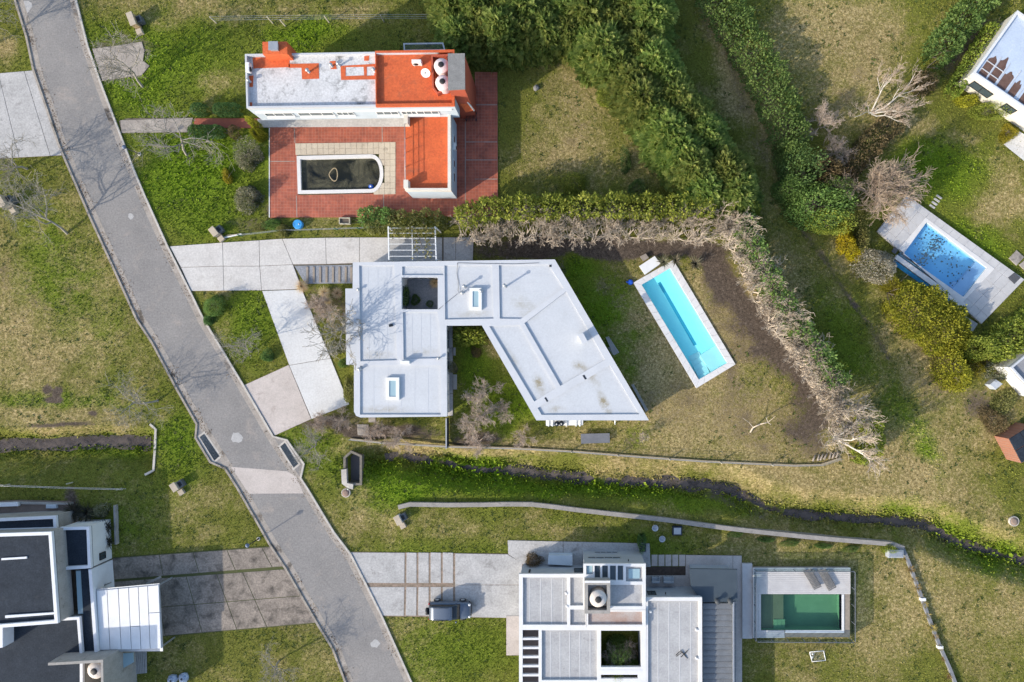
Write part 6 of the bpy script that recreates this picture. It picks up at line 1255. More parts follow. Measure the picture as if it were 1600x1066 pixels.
# ------------------------------------------------------------------ single shrubs
SH = [('shrub', 'dark green shrub filling the foot of the long broad-leaved hedge', 1228, 250, 26, 30, 2.3, mg, 2), ('shrub', 'leafy green shrub west of the big shrub mass', 1226, 298, 24, 26, 2.4, mg, 2), ('shrub', 'mid green shrub below the brown and green shrub', 1290, 300, 24, 20, 2.6, mg, 2), ('shrub', 'bright green shrub at the lower end of the shrub mass', 1288, 350, 30, 24, 2.4, yg, 2), ('shrub', 'brown-leaved shrub at the head of the short hedge', 1316, 282, 18, 16, 1.8, redb, 1), ('shrub', 'olive shrub under the twiggy brown tree', 1335, 322, 20, 20, 1.6, olive, 2), ('shrub', 'yellow tipped shrub above the cream variegated one', 1330, 396, 15, 14, 1.4, flow, 1), ('shrub', 'green shrub wedged between golden hedge and golden ball', 1508, 548, 20, 22, 2.4, yg, 2), ('shrub', 'dense golden-green shrub where the two golden hedges meet', 1520, 566, 22, 18, 2.3, goldc, 2), ('shrub', 'yellow-green shrub at the upper corner of the golden hedge', 1392, 446, 20, 16, 1.9, goldc, 2),
      ('shrub', 'round clipped green bush on the driveway lawn, the larger of two', 337, 478, 16, 16, 1.2, mg, 2), ('shrub', 'round clipped green bush on the driveway lawn, the smaller of two', 329, 501, 11, 10, .8, dg, 2), ('shrub', 'dark low bush under the bare tree on the driveway lawn', 421, 558, 10, 9, .8, dg, 2),
      ('shrub', 'grey-green flowering bush at the red terrace edge, nearer the path', 395, 248, 23, 24, 1.8, greyg, 2), ('shrub', 'grey-green flowering bush at the red terrace edge, farther from the path', 395, 308, 27, 27, 1.8, greyg, 2), ('shrub', 'small yellowish bush alone on the lush lawn', 357, 277, 8, 12, .8, gold, 1),
      ('shrub', 'round yellow-green bush on the shaded back lawn', 900, 291, 17, 16, 1.1, yg, 2), ('shrub', 'bright green bush under the cypress row', 945, 156, 12, 18, 1.3, yg, 2), ('shrub', 'dark narrow bush on the shaded back lawn', 979, 256, 9, 18, 1.1, dg, 2), ('shrub', 'very dark low bush at the hedge in the back lawn', 993, 296, 13, 12, 1.0, dg, 1),
      ('shrub', 'big-leaved yellow-green shrub in the corner of the inner garden', 738, 527, 22, 18, 2.0, yg, 0), ('shrub', 'small pinkish dry bush in the inner garden', 744, 551, 8, 8, .6, redb, 1), ('shrub', 'grey-green shrub at the window of the inner garden', 711, 576, 6, 10, 1.0, greyg, 1),
      ('shrub', 'grey-green low bush between the white driveway and the house', 525, 547, 13, 14, .8, greyg, 1), ('shrub', 'olive bush at the house wall beside the white driveway', 545, 608, 9, 22, .8, olive, 1), ('shrub', 'small green bush in the driveway planting strip', 537, 567, 8, 8, .6, mg, 1),
      ('shrub', 'large bright green shrub mass below the dark broad-leaved hedge', 1262, 328, 48, 34, 3.4, mg, 2), ('shrub', 'dark green shrub at the foot of the broad-leaved hedge', 1243, 278, 26, 26, 2.6, dg, 1), ('shrub', 'brown and green shrub between two hedges', 1283, 268, 26, 18, 2.2, redb, 1), ('shrub', 'green shrub beside the twiggy brown tree', 1312, 310, 18, 24, 2.2, mg, 1), ('shrub', 'yellow flowering shrub at the corridor, the brighter one', 1318, 376, 15, 24, 1.9, flow, 1), ('shrub', 'green and yellow shrub beside the blue pool deck', 1344, 374, 21, 20, 1.9, olive, 1), ('shrub', 'cream variegated shrub below the blue pool deck', 1366, 416, 33, 28, 1.9, varie, 2),
      ('shrub', 'big round golden-green cypress bush at the end of the golden hedge', 1484, 578, 33, 38, 3.2, goldc, 2), ('shrub', 'yellow-green shrub row at the cream house wall, upper part', 1506, 158, 18, 12, 1.0, gold, 1), ('shrub', 'yellow-green shrub row at the cream house wall, lower part', 1538, 178, 26, 16, 1.2, yg, 2), ('shrub', 'round yellow bush at the corner of the cream house patio', 1571, 209, 18, 16, 1.2, gold, 2), ('shrub', 'dark purplish shrub at the end of the mixed hedge', 1437, 135, 18, 16, 1.8, redb, 1),
      ('shrub', 'brown dry bush on the patio of the modern house', 833, 873, 13, 9, .8, redb, 1), ('shrub', 'blue-grey round shrub beside the dark spiky plants', 163, 800, 14, 11, .9, greyg, 1), ('shrub', 'dark ivy clump where the retaining wall meets the patio', 1001, 845, 8, 18, 1.2, dg, 1), ('shrub', 'green shrub in the planted court of the modern house, upper part', 968, 1005, 22, 18, 2.5, mg, 2), ('shrub', 'yellow-green shrub in the planted court of the modern house', 962, 1030, 18, 13, 2.4, yg, 2), ('shrub', 'dark shrub in the planted court of the modern house', 985, 1028, 14, 16, 2.2, mg, 2),
      ('shrub', 'grey scrub bush around the utility box, upper one', 1560, 582, 26, 16, .9, greyg, 1), ('shrub', 'grey scrub bush below the utility box', 1562, 630, 22, 26, .9, olive, 1), ('shrub', 'dry brown scrub bush beside the brick shed', 1548, 655, 18, 20, .7, redb, 1), ('shrub', 'green vine bush on the inner courtyard wall', 634, 465, 7, 22, 2.2, mg, 1), ('shrub', 'low green bush on the courtyard gravel', 650, 470, 10, 10, .7, dg, 1), ('shrub', 'tiny green bush in the courtyard corner', 672, 476, 5, 5, .5, dg, 1),
      ('shrub', 'small bush at the fence below the red terrace, left of the blue barrel', 447, 361, 11, 11, 1.0, olive, 1), ('shrub', 'low weedy bush at the fence by the brick meter pillar', 405, 356, 14, 9, .6, olive, 1), ('shrub', 'weedy bush below the red terrace corner', 430, 350, 12, 8, .7, mg, 1), ('shrub', 'green shrub at the top of the pool garden hedge', 1172, 335, 20, 14, 2.4, yg, 1), ('shrub', 'leafy shrub standing proud of the pool garden hedge', 1296, 578, 14, 13, 2.8, yg, 1), ('shrub', 'small lemon bush by the electrical box on the retaining wall', 1385, 854, 11, 8, .7, yg, 1)]
for s_ in SH: shrub(*s_)
for i, (x, y, rx, ry) in enumerate(((1150, 830, 12, 5), (1195, 840, 14, 5), (1235, 844, 14, 5), (1285, 850, 14, 5), (1330, 853, 12, 5))):
    shrub('ground_cover_plant', 'low green plant against the retaining wall, %s from the patio' % words[i], x, y + 3, rx, ry, .4, mg, 1, 'plants along the retaining wall', 'plant')
for i, (x, y, r_) in enumerate(((405, 202, 0), (410, 216, 0))):
    shrub('golden_cypress', ('golden narrow cypress at the red path end, the upper one', 'golden narrow cypress at the red path end, the lower one')[i], x, y, 9, 8, 2.8, goldc, 1, 'golden cypresses by the red path', 'cypress')
# ------------------------------------------------------------------ bare trees
BT = [('bare0', 'bare tree at the concrete apron beside the road, crown over the asphalt', 222, 136, 1.2, .6), ('bare1', 'bare tree on the lush lawn in front of the red terrace', 291, 243, 1.05, 1.9), ('bare2', 'bare grey tree on the left lawn below the brick meter pillar', 104, 366, 1.1, 3.6), ('bare3', 'bare tree in the triangular driveway lawn', 393, 550, .8, 2.2),
      ('bare1', 'pale bare tree on the left lawn above the ditch', 247, 626, .85, 4.4), ('stout0', 'bare tree in the planting strip by the white driveway', 537, 502, 1.0, 3.2), ('bare0', 'pale bare tree beside the road drain', 493, 690, .85, 5.3), ('bare3', 'bare spreading tree on the lawn between both driveways at the bottom', 436, 1033, .85, 1.1), ('bare3', 'bare tree beside the topmost left driveway, trunk ringed by soil', 42, 264, 1.0, .3), ('bare2', 'small bare tree outside the upper left corner by the road', -12, 70, 1.1, 2.3)]
for k, lab, x, y, s_, r_ in BT: plant_tree(k, 'bare_tree', lab, 'tree', x, y, s_, r_, 'leafless trees')
plant_tree('birch0', 'birch_tree', 'white-stemmed leafless birch beside the short brown hedge', 'birch', 1363, 176, .95, .4); plant_tree('fuzz0', 'bare_shrub', 'small leafless bush on the dry lot, nearer the broad-leaved hedge', 'shrub', 1281, 198, .95, 1.); plant_tree('fuzz1', 'bare_shrub', 'small leafless bush on the dry lot, beside the hedge corner', 'shrub', 1306, 240, .8, 2.)
plant_tree('willow0', 'twiggy_tree', 'large twiggy brown leafless tree at the blue pool deck corner', 'tree', 1360, 302, 1.25, .2)
for i, (k, x, y, s_, r_, lab) in enumerate((('palefan0', 1294, 634, 1.35, -1.1, 'big pale leafless tree at the pool garden corner, upper of two'), ('palefan1', 1306, 684, 1.35, -1.45, 'big pale leafless tree at the pool garden corner, lower of two'))): plant_tree(k, 'bare_tree', lab, 'tree', x, y, s_, r_, 'pale trees at the pool garden corner')
for k, x, y, s_, r_, lab in (('fuzz0', 757, 616, .95, 2.5, 'pinkish leafless shrub in the inner garden, upper one'), ('fuzz1', 751, 655, 1.05, .5, 'pinkish leafless shrub in the inner garden, middle one'), ('fuzz0', 748, 690, .7, 4., 'dark twiggy shrub at the low fence of the inner garden'), ('fuzz1', 790, 640, .65, 1.6, 'faint grey leafless shrub in the inner garden near the long wing'), ('fuzz0', 818, 683, .6, 3.3, 'pinkish leafless shrub near the white equipment shelf'),
                         ('fuzz1', 508, 658, .62, 1.2, 'brown leafless shrub at the driveway end, nearer the road'), ('fuzz0', 537, 656, .6, 5., 'brown leafless shrub at the driveway end, nearer the house'), ('fuzz1', 592, 674, .72, .2, 'brown leafless shrub below the west block, left of the pair'), ('fuzz0', 626, 684, .75, 2.8, 'brown leafless shrub below the west block, right of the pair'), ('fuzz1', 515, 480, .85, 2.1, 'twiggy shrub among the dry pampas by the white driveway'), ('fuzz0', 505, 482, .7, .1, 'low twiggy shrub at the edge of the white driveway'), ('fan0', 1002, 678, .5, 3.3, 'small pale leafless shrub south of the long wing tip'), ('fuzz1', 965, 1008, .9, 3.1, 'leafless shrub in the planted court of the modern house')):
    plant_tree(k, 'bare_shrub', lab, 'shrub', x, y, s_, r_, 'leafless shrubs')
for i, (x, y, s_, lab) in enumerate(((474, 448, .8, 'tan dry pampas tuft at the driveway corner'), (509, 458, .75, 'tan dry pampas tuft below the sleepers, middle one'), (529, 459, .7, 'tan dry pampas tuft below the sleepers, nearest the house'), (514, 470, .6, 'tan dry pampas tuft among the bare twigs'), (680, 443, .65, 'orange dry grass tuft in the courtyard corner'))): tuft('pampas', 'pampas_tuft', lab, x, y, s_, 'dry pampas tufts')
for i, (x, y, s_, lab) in enumerate(((1036, 410, .9, 'flax plant beside the white equipment cover'), (1055, 408, .8, 'flax plant at the pool corner, middle one'), (1085, 413, 1., 'flax plant farthest from the equipment cover'))): tuft('flax', 'flax_plant', lab, x, y, s_, 'flax plants by the pool')
for i, (x, y, s_, lab) in enumerate(((122, 797, 1.3, 'dark spiky plant by the white walled house, upper left one'), (142, 800, 1.2, 'dark spiky plant by the white walled house, upper right one'), (170, 822, 1.1, 'dark spiky plant by the white walled house, middle one'), (172, 845, 1., 'dark spiky plant by the white walled house, lowest one'))): tuft('spiky', 'spiky_plant', lab, x, y, s_, 'dark spiky plants')
for i, (x, y) in enumerate(((1417, 872), (1424, 888), (1430, 903), (1435, 916), (1440, 929), (1446, 943), (1451, 960), (1457, 979), (1462, 993), (1469, 1010), (1475, 1028), (1484, 1056))): tuft('orange', 'orange_tuft', 'orange-tan grass tuft along the thin boundary wall, %s from the retaining wall' % words[i], x - 3, y, random.uniform(.6, 1.05), 'orange tufts along the boundary wall')
# ------------------------------------------------------------------ small things
# culvert pit and ditch head wall
cw = thing('culvert_headwall', 'dark square culvert mouth with stone rim where the stream starts', 'culvert', P(549, 735))
stone_d = surf('mossy_stone', (.20, .175, .145), (.12, .11, .09), 2, .95, fine=.4)
part('pit_wall', stone_d, cw, lambda m: m.prism(offset(PIT, -.22), -1.5, .02, [offset(PIT, -.0)], bottom=False))
part('rim', kerb_m, cw, lambda m: m.prism(PP([(533, 734), (541, 733), (542, 755), (552, 757), (551, 765), (543, 763), (534, 756)], .15), -.3, .15))
mud = surf('wet_grey_mud', (.13, .12, .125), (.17, .15, .145), 1.5, .45, fine=.15); part('mud_floor', mud, cw, lambda m: m.sheet(offset(PIT, -.05), -1.3))
lw = thing('ditch_headwall', 'pale concrete end wall of the ditch on the left lawn', 'culvert', P(241, 700))
part('wall_face', kerb_m, lw, lambda m: strip_prism(m, PP([(234, 663), (243, 671), (242, 700), (239.5, 735), (226, 742)], .05), .22, -1.3, .06))
# water in both ditches
wstream = water_mat('muddy_water', (.55, .50, .46), .08, .15, scum=((.12, .10, .09), .9, .30, .62))
WPROF = [(0, .45), (60, .35), (120, .2), (150, .3), (230, .7), (330, .75), (450, .8), (560, .65), (640, .4), (800, .35), (860, .5), (1100, .45)]
for nm, ln, z, wd in (('stream', STREAM[2:], -1.335, 2.0), ('ditch_water', LDITCH, -1.14, 2.0)):
    pts = smooth_line(PP(ln, z), .35); L_, R_ = ribbon(pts, wd); n = len(pts); m = MB(); x0 = P(602, 0, z).x
    def jw(i, s_):
        q = pts[i]; base = np.interp((q.x - x0) * S, [a for a, _ in WPROF], [b for _, b in WPROF]) if nm == 'stream' else .75
        return base * (.55 + .9 * float(fbm(np.array([q.x]), np.array([q.y + s_]), 2.2, 5)[0])) + .25 * (float(vnoise(np.array([q.x]), np.array([q.y + s_]), .7, 6)[0]) - .3)
    L_ = [p + (q - p) * max(.3, jw(i, 0)) for i, (p, q) in enumerate(zip(pts, L_))]; R_ = [p + (q - p) * max(.3, jw(i, 7)) for i, (p, q) in enumerate(zip(pts, R_))]
    m.add([(q.x, q.y, z) for q in L_] + [(q.x, q.y, z) for q in R_], [(i + 1, i, n + i, n + i + 1) for i in range(n - 1)]); tag(m.build(nm, wstream), kind='structure')
# storm drains
def drain(label, q, n):
    c = P(*q[0]); t = thing('storm_drain', label, 'drain grate', c); part('pit', black, t, lambda m: m.prism(PP(q), -.3, .026)); part('frame', kerb_m, t, lambda m: m.prism(offset(PP(q), -.18), -.2, .022, [PP(q)]))
    for k, cc_ in enumerate(quad_grid(q, [i / n for i in range(n + 1)], [0, 1])): part('grate_bar', surf('blue_steel_grate', (.075, .10, .13), (.06, .08, .10), 3, .5, metal=.3), t, lambda m: m.prism(offset(PP(cc_), .035), -.1, .045))
drain('dark blue steel street drain grate in the left kerb recess', [(312, 683), (319, 678), (343, 713), (335, 720)], 12); drain('rusty dark street drain grate in the right kerb recess', [(438, 698), (445, 692), (466, 725), (459, 731)], 12)
def disc(name, label, px, py, r, h, mat, cat='manhole'):
    c = P(px, py); t = thing(name, label, cat, c); part('rim', kerb_m, t, lambda m: m.lathe((c.x, c.y, 0), [(r * 1.18, -.1), (r * 1.18, h), (r * .98, h + .01), (r * .98, h - .02)], 20)); part('cover', mat, t, lambda m: m.lathe((c.x, c.y, 0), [(r * .95, -.1), (r * .95, h + .015), (r * .3, h + .03)], 20))
disc('manhole', 'round brick-coloured manhole beside the culvert mouth', 541, 770, .38, .12, surf('brick_dust', (.24, .165, .13), (.19, .13, .105), 3, .9, fine=.3)); disc('manhole', 'round pale manhole in the dry field near the right edge', 1583, 814, .42, .2, surf('brown_cover', (.26, .19, .15), (.2, .15, .12), 3, .9, fine=.3))
# brick meter pillars
ply = surf('tan_render', (.42, .31, .17), (.34, .25, .14), 2, .9, fine=.2); stn = surf('tan_cap', (.45, .38, .29), (.36, .30, .23), 2, .9, fine=.2)
def pillar(label, px, py, w_, h, ang, mat=ply, box=True, step=True):
    c = P(px, py); t = thing('meter_pillar', label, 'meter pillar', c, 'meter pillars'); R = Matrix.Rotation(ang, 2)
    def Q(pts): return [Vector((c.x, c.y)) + R @ Vector(p) for p in pts]
    part('pillar_body', mat, t, lambda m: m.bevel_prism(Q([(-w_, -.25), (w_, -.25), (w_, .25), (-w_, .25)]), -.1, h, .02))
    part('pillar_cap', stn, t, lambda m: m.bevel_prism(Q([(-w_ - .05, -.3), (w_ + .05, -.3), (w_ + .05, .3), (-w_ - .05, .3)]), h + .002, h + .06, .02))
    if box: bxo = part('meter_box', surf('dark_meter_box', (.09, .095, .10), (.13, .135, .14), 3, .5), t, lambda m: m.bevel_prism(Q([(-.35, .27), (.35, .27), (.35, .75), (-.35, .75)]), -.05, h * .62, .03)); part('box_lid', black, bxo, lambda m: m.prism(Q([(-.2, .35), (.2, .35), (.2, .62), (-.2, .62)]), h * .62, h * .62 + .03))
    if step: part('step_slab', stn, t, lambda m: m.bevel_prism(Q([(w_ + .07, -.3), (w_ + .6, -.3), (w_ + .6, .25), (w_ + .07, .25)]), -.05, h * .35, .02))
pillar('yellowish meter pillar with a dark box on the upper left lawn', 215, 37, .62, 1.0, -1.2); pillar('tan stone meter pillar with side steps at the left edge', 17, 318, .6, 1.3, -1.0, stn); pillar('tan leaning meter pillar at the fence by the driveway', 340, 364, .42, .8, -.9, stn); pillar('tan meter pillar with a dark box on the lawn below the drain', 279, 759, .38, .8, -1.0, stn); pillar('white meter pillar at the start of the retaining wall', 625, 810, .42, .8, -1.1, trim_w)
sg = thing('broken_board', 'pale broken board leaning at the meter pillar by the driveway', 'board', P(360, 369)); part('board', whitep, sg, lambda m: m.bar(P(350, 372), P(378, 366), .12, .05, .12)); part('brace', wood, sg, lambda m: m.tube(P(352, 368, .02), P(372, 366, .5), .03, .03, 5))
# street lamps
for i, (x, y, h, lab) in enumerate(((218, 241, 2.45, 'short black street lamp at the road edge by the lush lawn'), (404, 842, 2.45, 'short black street lamp at the end of the mossy driveway'))):
    c = P(x, y); t = thing('street_lamp', lab, 'street lamp', c, 'street lamps'); part('pole', black, t, lambda m: m.lathe((c.x, c.y, 0), [(.09, -.1), (.09, .2), (.05, .3), (.04, h - .3)], 10)); hd = part('lamp_head', surf('lamp_blue_grey', (.10, .13, .20), (.13, .16, .23), 3, .4), t, lambda m: m.lathe((c.x, c.y, h - .3), [(.06, 0), (.17, .1), (.2, .24), (.12, .32), (.03, .36)], 14)); part('lamp_glass', whitep, hd, lambda m: m.lathe((c.x, c.y, h - .25), [(.08, 0), (.1, .06)], 10)); part('footing', kerb_m, t, lambda m: m.lathe((c.x, c.y, 0), [(.18, -.1), (.18, .05), (.12, .07)], 12))
# wire fences: posts and wires
def wire_fence(label, line, posts, h, mat, wires=3, r=.05, board=None, wr=.012, name='wire_fence'):
    t = thing(name, label, 'fence', P(*line[0])); pts = PP(line); 
    for x, y in posts: c = P(x, y); part('post', mat, t, lambda m: m.bevel_prism([(c.x - r, c.y - r), (c.x + r, c.y - r), (c.x + r, c.y + r), (c.x - r, c.y + r)], -.15, h, .012))
    for k in range(wires): part('wire', steel, t, lambda m: m.pipe([(p.x, p.y, h * (.35 + .6 * k / max(wires - 1, 1))) for p in pts], wr, 4))
    if board: part('base_board', board, t, lambda m: strip_prism(m, pts, .16, -.25, .12))
    return t
wpale = surf('pale_timber_post', (.48, .44, .34), (.38, .35, .27), 3, .85, fine=.2)
wire_fence('wire fence with pale posts north of the red-roofed house', [(338, 35), (424, 34), (512, 33), (598, 32), (690, 32)], [(338, 36), (426, 36), (446, 41), (514, 35), (600, 34)], 1.25, wpale)
wire_fence('low wire fence with timber base along the south edge of the pool garden', [(548, 686), (600, 691.5), (700, 697.5), (800, 700), (893, 705), (1000, 713.5), (1100, 720.5), (1240, 727), (1282, 726), (1312, 716)], [(598, 691), (648, 694), (760, 699), (893, 705), (965, 711), (1045, 717), (1125, 722), (1205, 726)], .85, wpale, 3, .05, surf('tan_timber', (.34, .28, .19), (.24, .20, .14), 2, .9, fine=.3), .014)
wire_fence('thin wire fence with green posts between the red terrace and the driveway', [(378, 369), (440, 362), (500, 360), (562, 358), (607, 356)], [(378, 369), (437, 363), (527, 359), (562, 358)], .9, surf('green_post', (.04, .14, .09), (.05, .16, .1), 3, .6), 3, .04)
wire_fence('sagging wire fence across the lawn below the left ditch', [(-60, 758), (0, 757), (60, 759), (115, 761), (200, 763)], [(14, 757), (113, 754), (190, 763)], .8, wpale, 2, .05, None, .02)
gt = thing('garden_gate', 'dark slim fence panel between the west block and the low fence', 'gate', P(702, 675)); part('panel', darkroof, gt, lambda m: m.bar(P(701, 652), P(701, 696), .08, .05, 1.3)); part('post', steel, gt, lambda m: m.bar(P(701, 696.2), P(701, 698), .14, -.1, 1.4)); part('top_rail', steel, gt, lambda m: m.bar(P(701, 652), P(701, 696), .12, 1.302, 1.36))
# barrel, crates and boxes
bb = thing('water_barrel', 'bright blue plastic barrel below the red terrace', 'barrel', P(468, 352)); c = P(468, 352); bb_m = surf('sky_blue_plastic', (.05, .28, .60), (.06, .32, .64), 3, .4, fine=.05)
part('barrel_body', bb_m, bb, lambda m: m.lathe(c, [(.40, -.02), (.46, .1), (.48, .3), (.46, .46), (.44, .5)], 20)); part('barrel_lid', bb_m, bb, lambda m: m.lathe((c.x, c.y, .502), [(.45, 0), (.45, .04), (.43, .045), (.1, .05)], 20)); part('spout', whitep, bb, lambda m: m.lathe((c.x + .15, c.y, .55), [(.06, 0), (.06, .05)], 8))
cr = thing('timber_crate', 'open pale timber frame below the red terrace', 'crate', P(538, 345)); q = rect_px(529.5, 340, 546.5, 350); part('frame', wpale, cr, lambda m: m.prism(PP(q, .4), -.05, .4, [offset(PP(q, .4), .08)])); part('soil', joint_m, cr, lambda m: m.sheet(offset(PP(q, .4), .05), .25))
cr = thing('timber_box', 'brown timber box at the start of the bare hedge', 'box', P(751, 373)); part('box_body', wood, cr, lambda m: m.bevel_prism(PP(rect_px(742, 368, 759, 378), .5), -.05, .5, .02)); part('lid_board', wood, cr, lambda m: m.prism(PP(rect_px(743, 369, 758, 372.5), .53), .502, .53))
for i, (q, h, mt, lab) in enumerate(((rect_px(1051, 823, 1066, 837), .35, darkroof, 'dark square compost box by the retaining wall'), (rect_px(1388, 860, 1412, 872), .6, wall_grey, 'grey electrical cabinet at the corner of the retaining wall'))):
    t = thing('ground_box', lab, 'box', P(*q[0])); part('box_body', mt, t, lambda m: m.bevel_prism(PP(q, h), -.05, h, .03)); part('lid', steel, t, lambda m: m.prism(offset(PP(q, h + .04), .12), h + .002, h + .04))
for i, (x, y, mt, lab) in enumerate(((1023, 824, surf('white_bucket', (.5, .52, .55), (.42, .44, .47), 3, .5), 'white rimmed bucket on the lawn by the retaining wall'), (1034, 841, MT['white_bucket'], 'small pale bucket on the lawn behind the modern house'))):
    c = P(x, y); t = thing('garden_bucket', lab, 'bucket', c, 'buckets on the lawn'); part('bucket_body', mt, t, lambda m: m.lathe(c, [(.22, -.02), (.30, .35), (.32, .36), (.29, .36), (.22, .1)], 16)); part('handle', steel, t, lambda m: m.pipe([(c.x + .3 * math.cos(a), c.y + .1 * math.sin(a), .36 + .12 * math.sin(a)) for a in np.linspace(0, math.pi, 8)], .012, 4))
wbn = thing('wheelie_bin', 'dark upright garden bin at the patio corner of the modern house', 'bin', P(1005, 856)); part('bin_body', surf('dark_bin', (.03, .035, .045), (.04, .045, .055), 3, .5), wbn, lambda m: m.bevel_prism(PP(rect_px(1000, 851, 1009, 862), .9), -.02, .9, .03)); part('lid', MT['dark_bin'], wbn, lambda m: m.bevel_prism(PP(rect_px(999.5, 850, 1009.5, 862.5), 1.0), .902, .98, .02)); part('handle', steel, wbn, lambda m: m.tube(P(1001, 849, .95), P(1008, 849, .95), .02, .02, 5))
# red brick path to the terrace
red_path = surf('red_path_brick', (.32, .10, .065), (.25, .08, .055), 2, .85, fine=.3, fscale=20); o = MB().prism(PP([(304, 185), (408, 185), (408, 200), (302, 200)], .05), -.1, .05).build('brick_path', red_path); tag(o, kind='structure'); EXCL.append(PP([(302, 184), (410, 184), (410, 201), (302, 201)]))
for q in ([(558, 663), (576, 663.5), (575.5, 681), (559, 680)], [(576, 651), (587, 651), (586.5, 660), (576, 660)]):
    o = MB().bevel_prism(PP(q), -.05, .05, .012).build('paving_slab', slab_tan, None, P(*q[0])); tag(o, 'square tan slab in the brown bed below the west block, ' + ('the larger' if q[0][0] < 570 else 'the smaller'), 'paving slab', 'slabs below the west block'); EXCL.append(PP(q))
# road repairs and stains (flat, with a shape of their own)
pat = surf('pale_road_patch', (.40, .385, .37), (.32, .31, .30), 2, .9, fine=.3); rr = np.random.default_rng(9)
for x, y, r_ in ((204, 338, 4.5), (369, 684, 9), (586, 1006, 7), (40, 10, 10)):
    part('repair_patch', pat, road, lambda m: m.prism(PP([(x + r_ * (.7 + .5 * rr.random()) * math.cos(a), y + r_ * (.7 + .5 * rr.random()) * math.sin(a)) for a in np.linspace(0, 2 * math.pi, 11, endpoint=False)], .02), .005, .0165))
# soil rings and black turf holes
# pruned white tree and log pile
pt = thing('pruned_tree', 'white pruned forked branch standing on the dry pool lawn', 'tree', P(1182, 672)); 
part('trunk', bark_t, pt, lambda m: m.tube(P(1172, 676, -.1), P(1177, 668, .8), .09, .07, 7).tube(P(1177, 668, .8), P(1188, 663, 1.2), .07, .06, 7).tube(P(1188, 663, 1.2), P(1200, 660, 1.5), .06, .045, 7)); part('branch', bark_t, pt, lambda m: m.tube(P(1200, 660, 1.5), P(1205, 664, 1.6), .045, .03, 6).tube(P(1200, 660, 1.5), P(1197, 652, 1.9), .04, .025, 6)); part('branch', bark_t, pt, lambda m: m.tube(P(1177, 668, .8), P(1170, 660, 1.2), .04, .025, 6).tube(P(1170, 660, 1.2), P(1160, 653, 1.7), .03, .015, 6).tube(P(1200, 660, 1.5), P(1212, 650, 2.2), .03, .01, 5))
for i in range(7):
    x, y = 1272 + i * 6.2, 716 - i * .9; a = random.uniform(-.5, .5); o = MB().tube(P(x - 2 + 3 * a, y + 5, .12), P(x + 2, y - 5, .12 + .04 * (i % 3)), .1, .085, 9).build('log', wood, None, P(x, y)); tag(o, 'short cut log in the pile at the fence corner, %s from the left' % words[i], 'log', 'log pile at the fence corner')
st = thing('boulder', 'grey rounded boulder on the back lawn of the red-roofed house', 'stone', P(838, 138)); c = P(838, 138); m_ = MB().lathe((c.x, c.y, 0), [(.22, -.05), (.32, .08), (.28, .24), (.12, .33), (.03, .34)], 10); m_.v = [(x + rr.normal() * .03, y + rr.normal() * .03, z) for x, y, z in m_.v]; m_.build('stone_body', surf('grey_stone', (.22, .21, .20), (.16, .155, .15), 4, .9, fine=.3), st)
# ------------------------------------------------------------------ grass blades
def grass(n=360000):
    rng = np.random.default_rng(123); x = rng.uniform(P(-40, 0).x, P(1640, 0).x, n); y = rng.uniform(P(0, 1100).y, P(0, -40).y, n); keep = np.ones(n, bool)
    for poly in EXCL: keep &= ~inside(x, y, [tuple(q) for q in poly])
    for poly, _ in PITS: keep &= ~inside(x, y, [tuple(q) for q in offset(poly, -.5)])
    keep &= ~inside(x, y, [tuple(q) for q in offset(PIT, -.3)])
    for ln, wd in ((STREAM[2:], .28), (LDITCH, .5)): keep &= dist_line(x, y, [(q.x, q.y) for q in PP(ln, -1.1)])[0] > wd
    x, y = x[keep], y[keep]; dry, dirt, lush = masks(x, y); k2 = (dirt < .45) & (rng.random(len(x)) > dry * .45); x, y, dry, dirt, lush = (a[k2] for a in (x, y, dry, dirt, lush)); n = len(x); z = height(x, y)
    bank = np.minimum(dist_line(x, y, stream_w)[0], dist_line(x, y, ldit_w)[0]); hgt = rng.uniform(.05, .115, n) * (1 + .5 * lush - .35 * dry) * (1 + 1.6 * np.exp(-(bank / 1.1) ** 2)); pos = np.stack([x, y, z - .01], 1); ax = unit(np.stack([rng.normal(size=n) * .75, rng.normal(size=n) * .75, np.ones(n)], 1)); nr = rnd_dirs(n, rng)
    v, q = leaf_arrays(pos, ax, nr, hgt * 1.5, hgt * .9, rng); me = raw_mesh('grass', v, q, MT['grass_blades']); set_mask(me, np.repeat(dry, 4), np.repeat(dirt, 4), np.repeat(lush, 4)); at = me.attributes.new('tone', 'FLOAT', 'POINT'); at.data.foreach_set('value', np.repeat(rng.random(n), 4).astype(np.float32)); return me
m, nt, bs, N, L = nodes('grass_blades'); ta = N('ShaderNodeAttribute'); ta.attribute_name = 'tone'; L(mix(nt, 1.0, grass_colour(nt, 1.95, False), ramp(nt, ta.outputs['Fac'], [(0, (.66, .66, .6)), (1, (1.0, 1.0, 1.0))]), 'MULTIPLY'), bs.inputs['Base Color']); bs.inputs['Roughness'].default_value = .9; bs.inputs['Specular IOR Level'].default_value = .1; MT['grass_blades'] = m
go = bpy.data.objects.new('grass', grass()); COL.objects.link(go); tag(go, 'short winter grass growing over the lawns and banks', 'grass', kind='stuff')

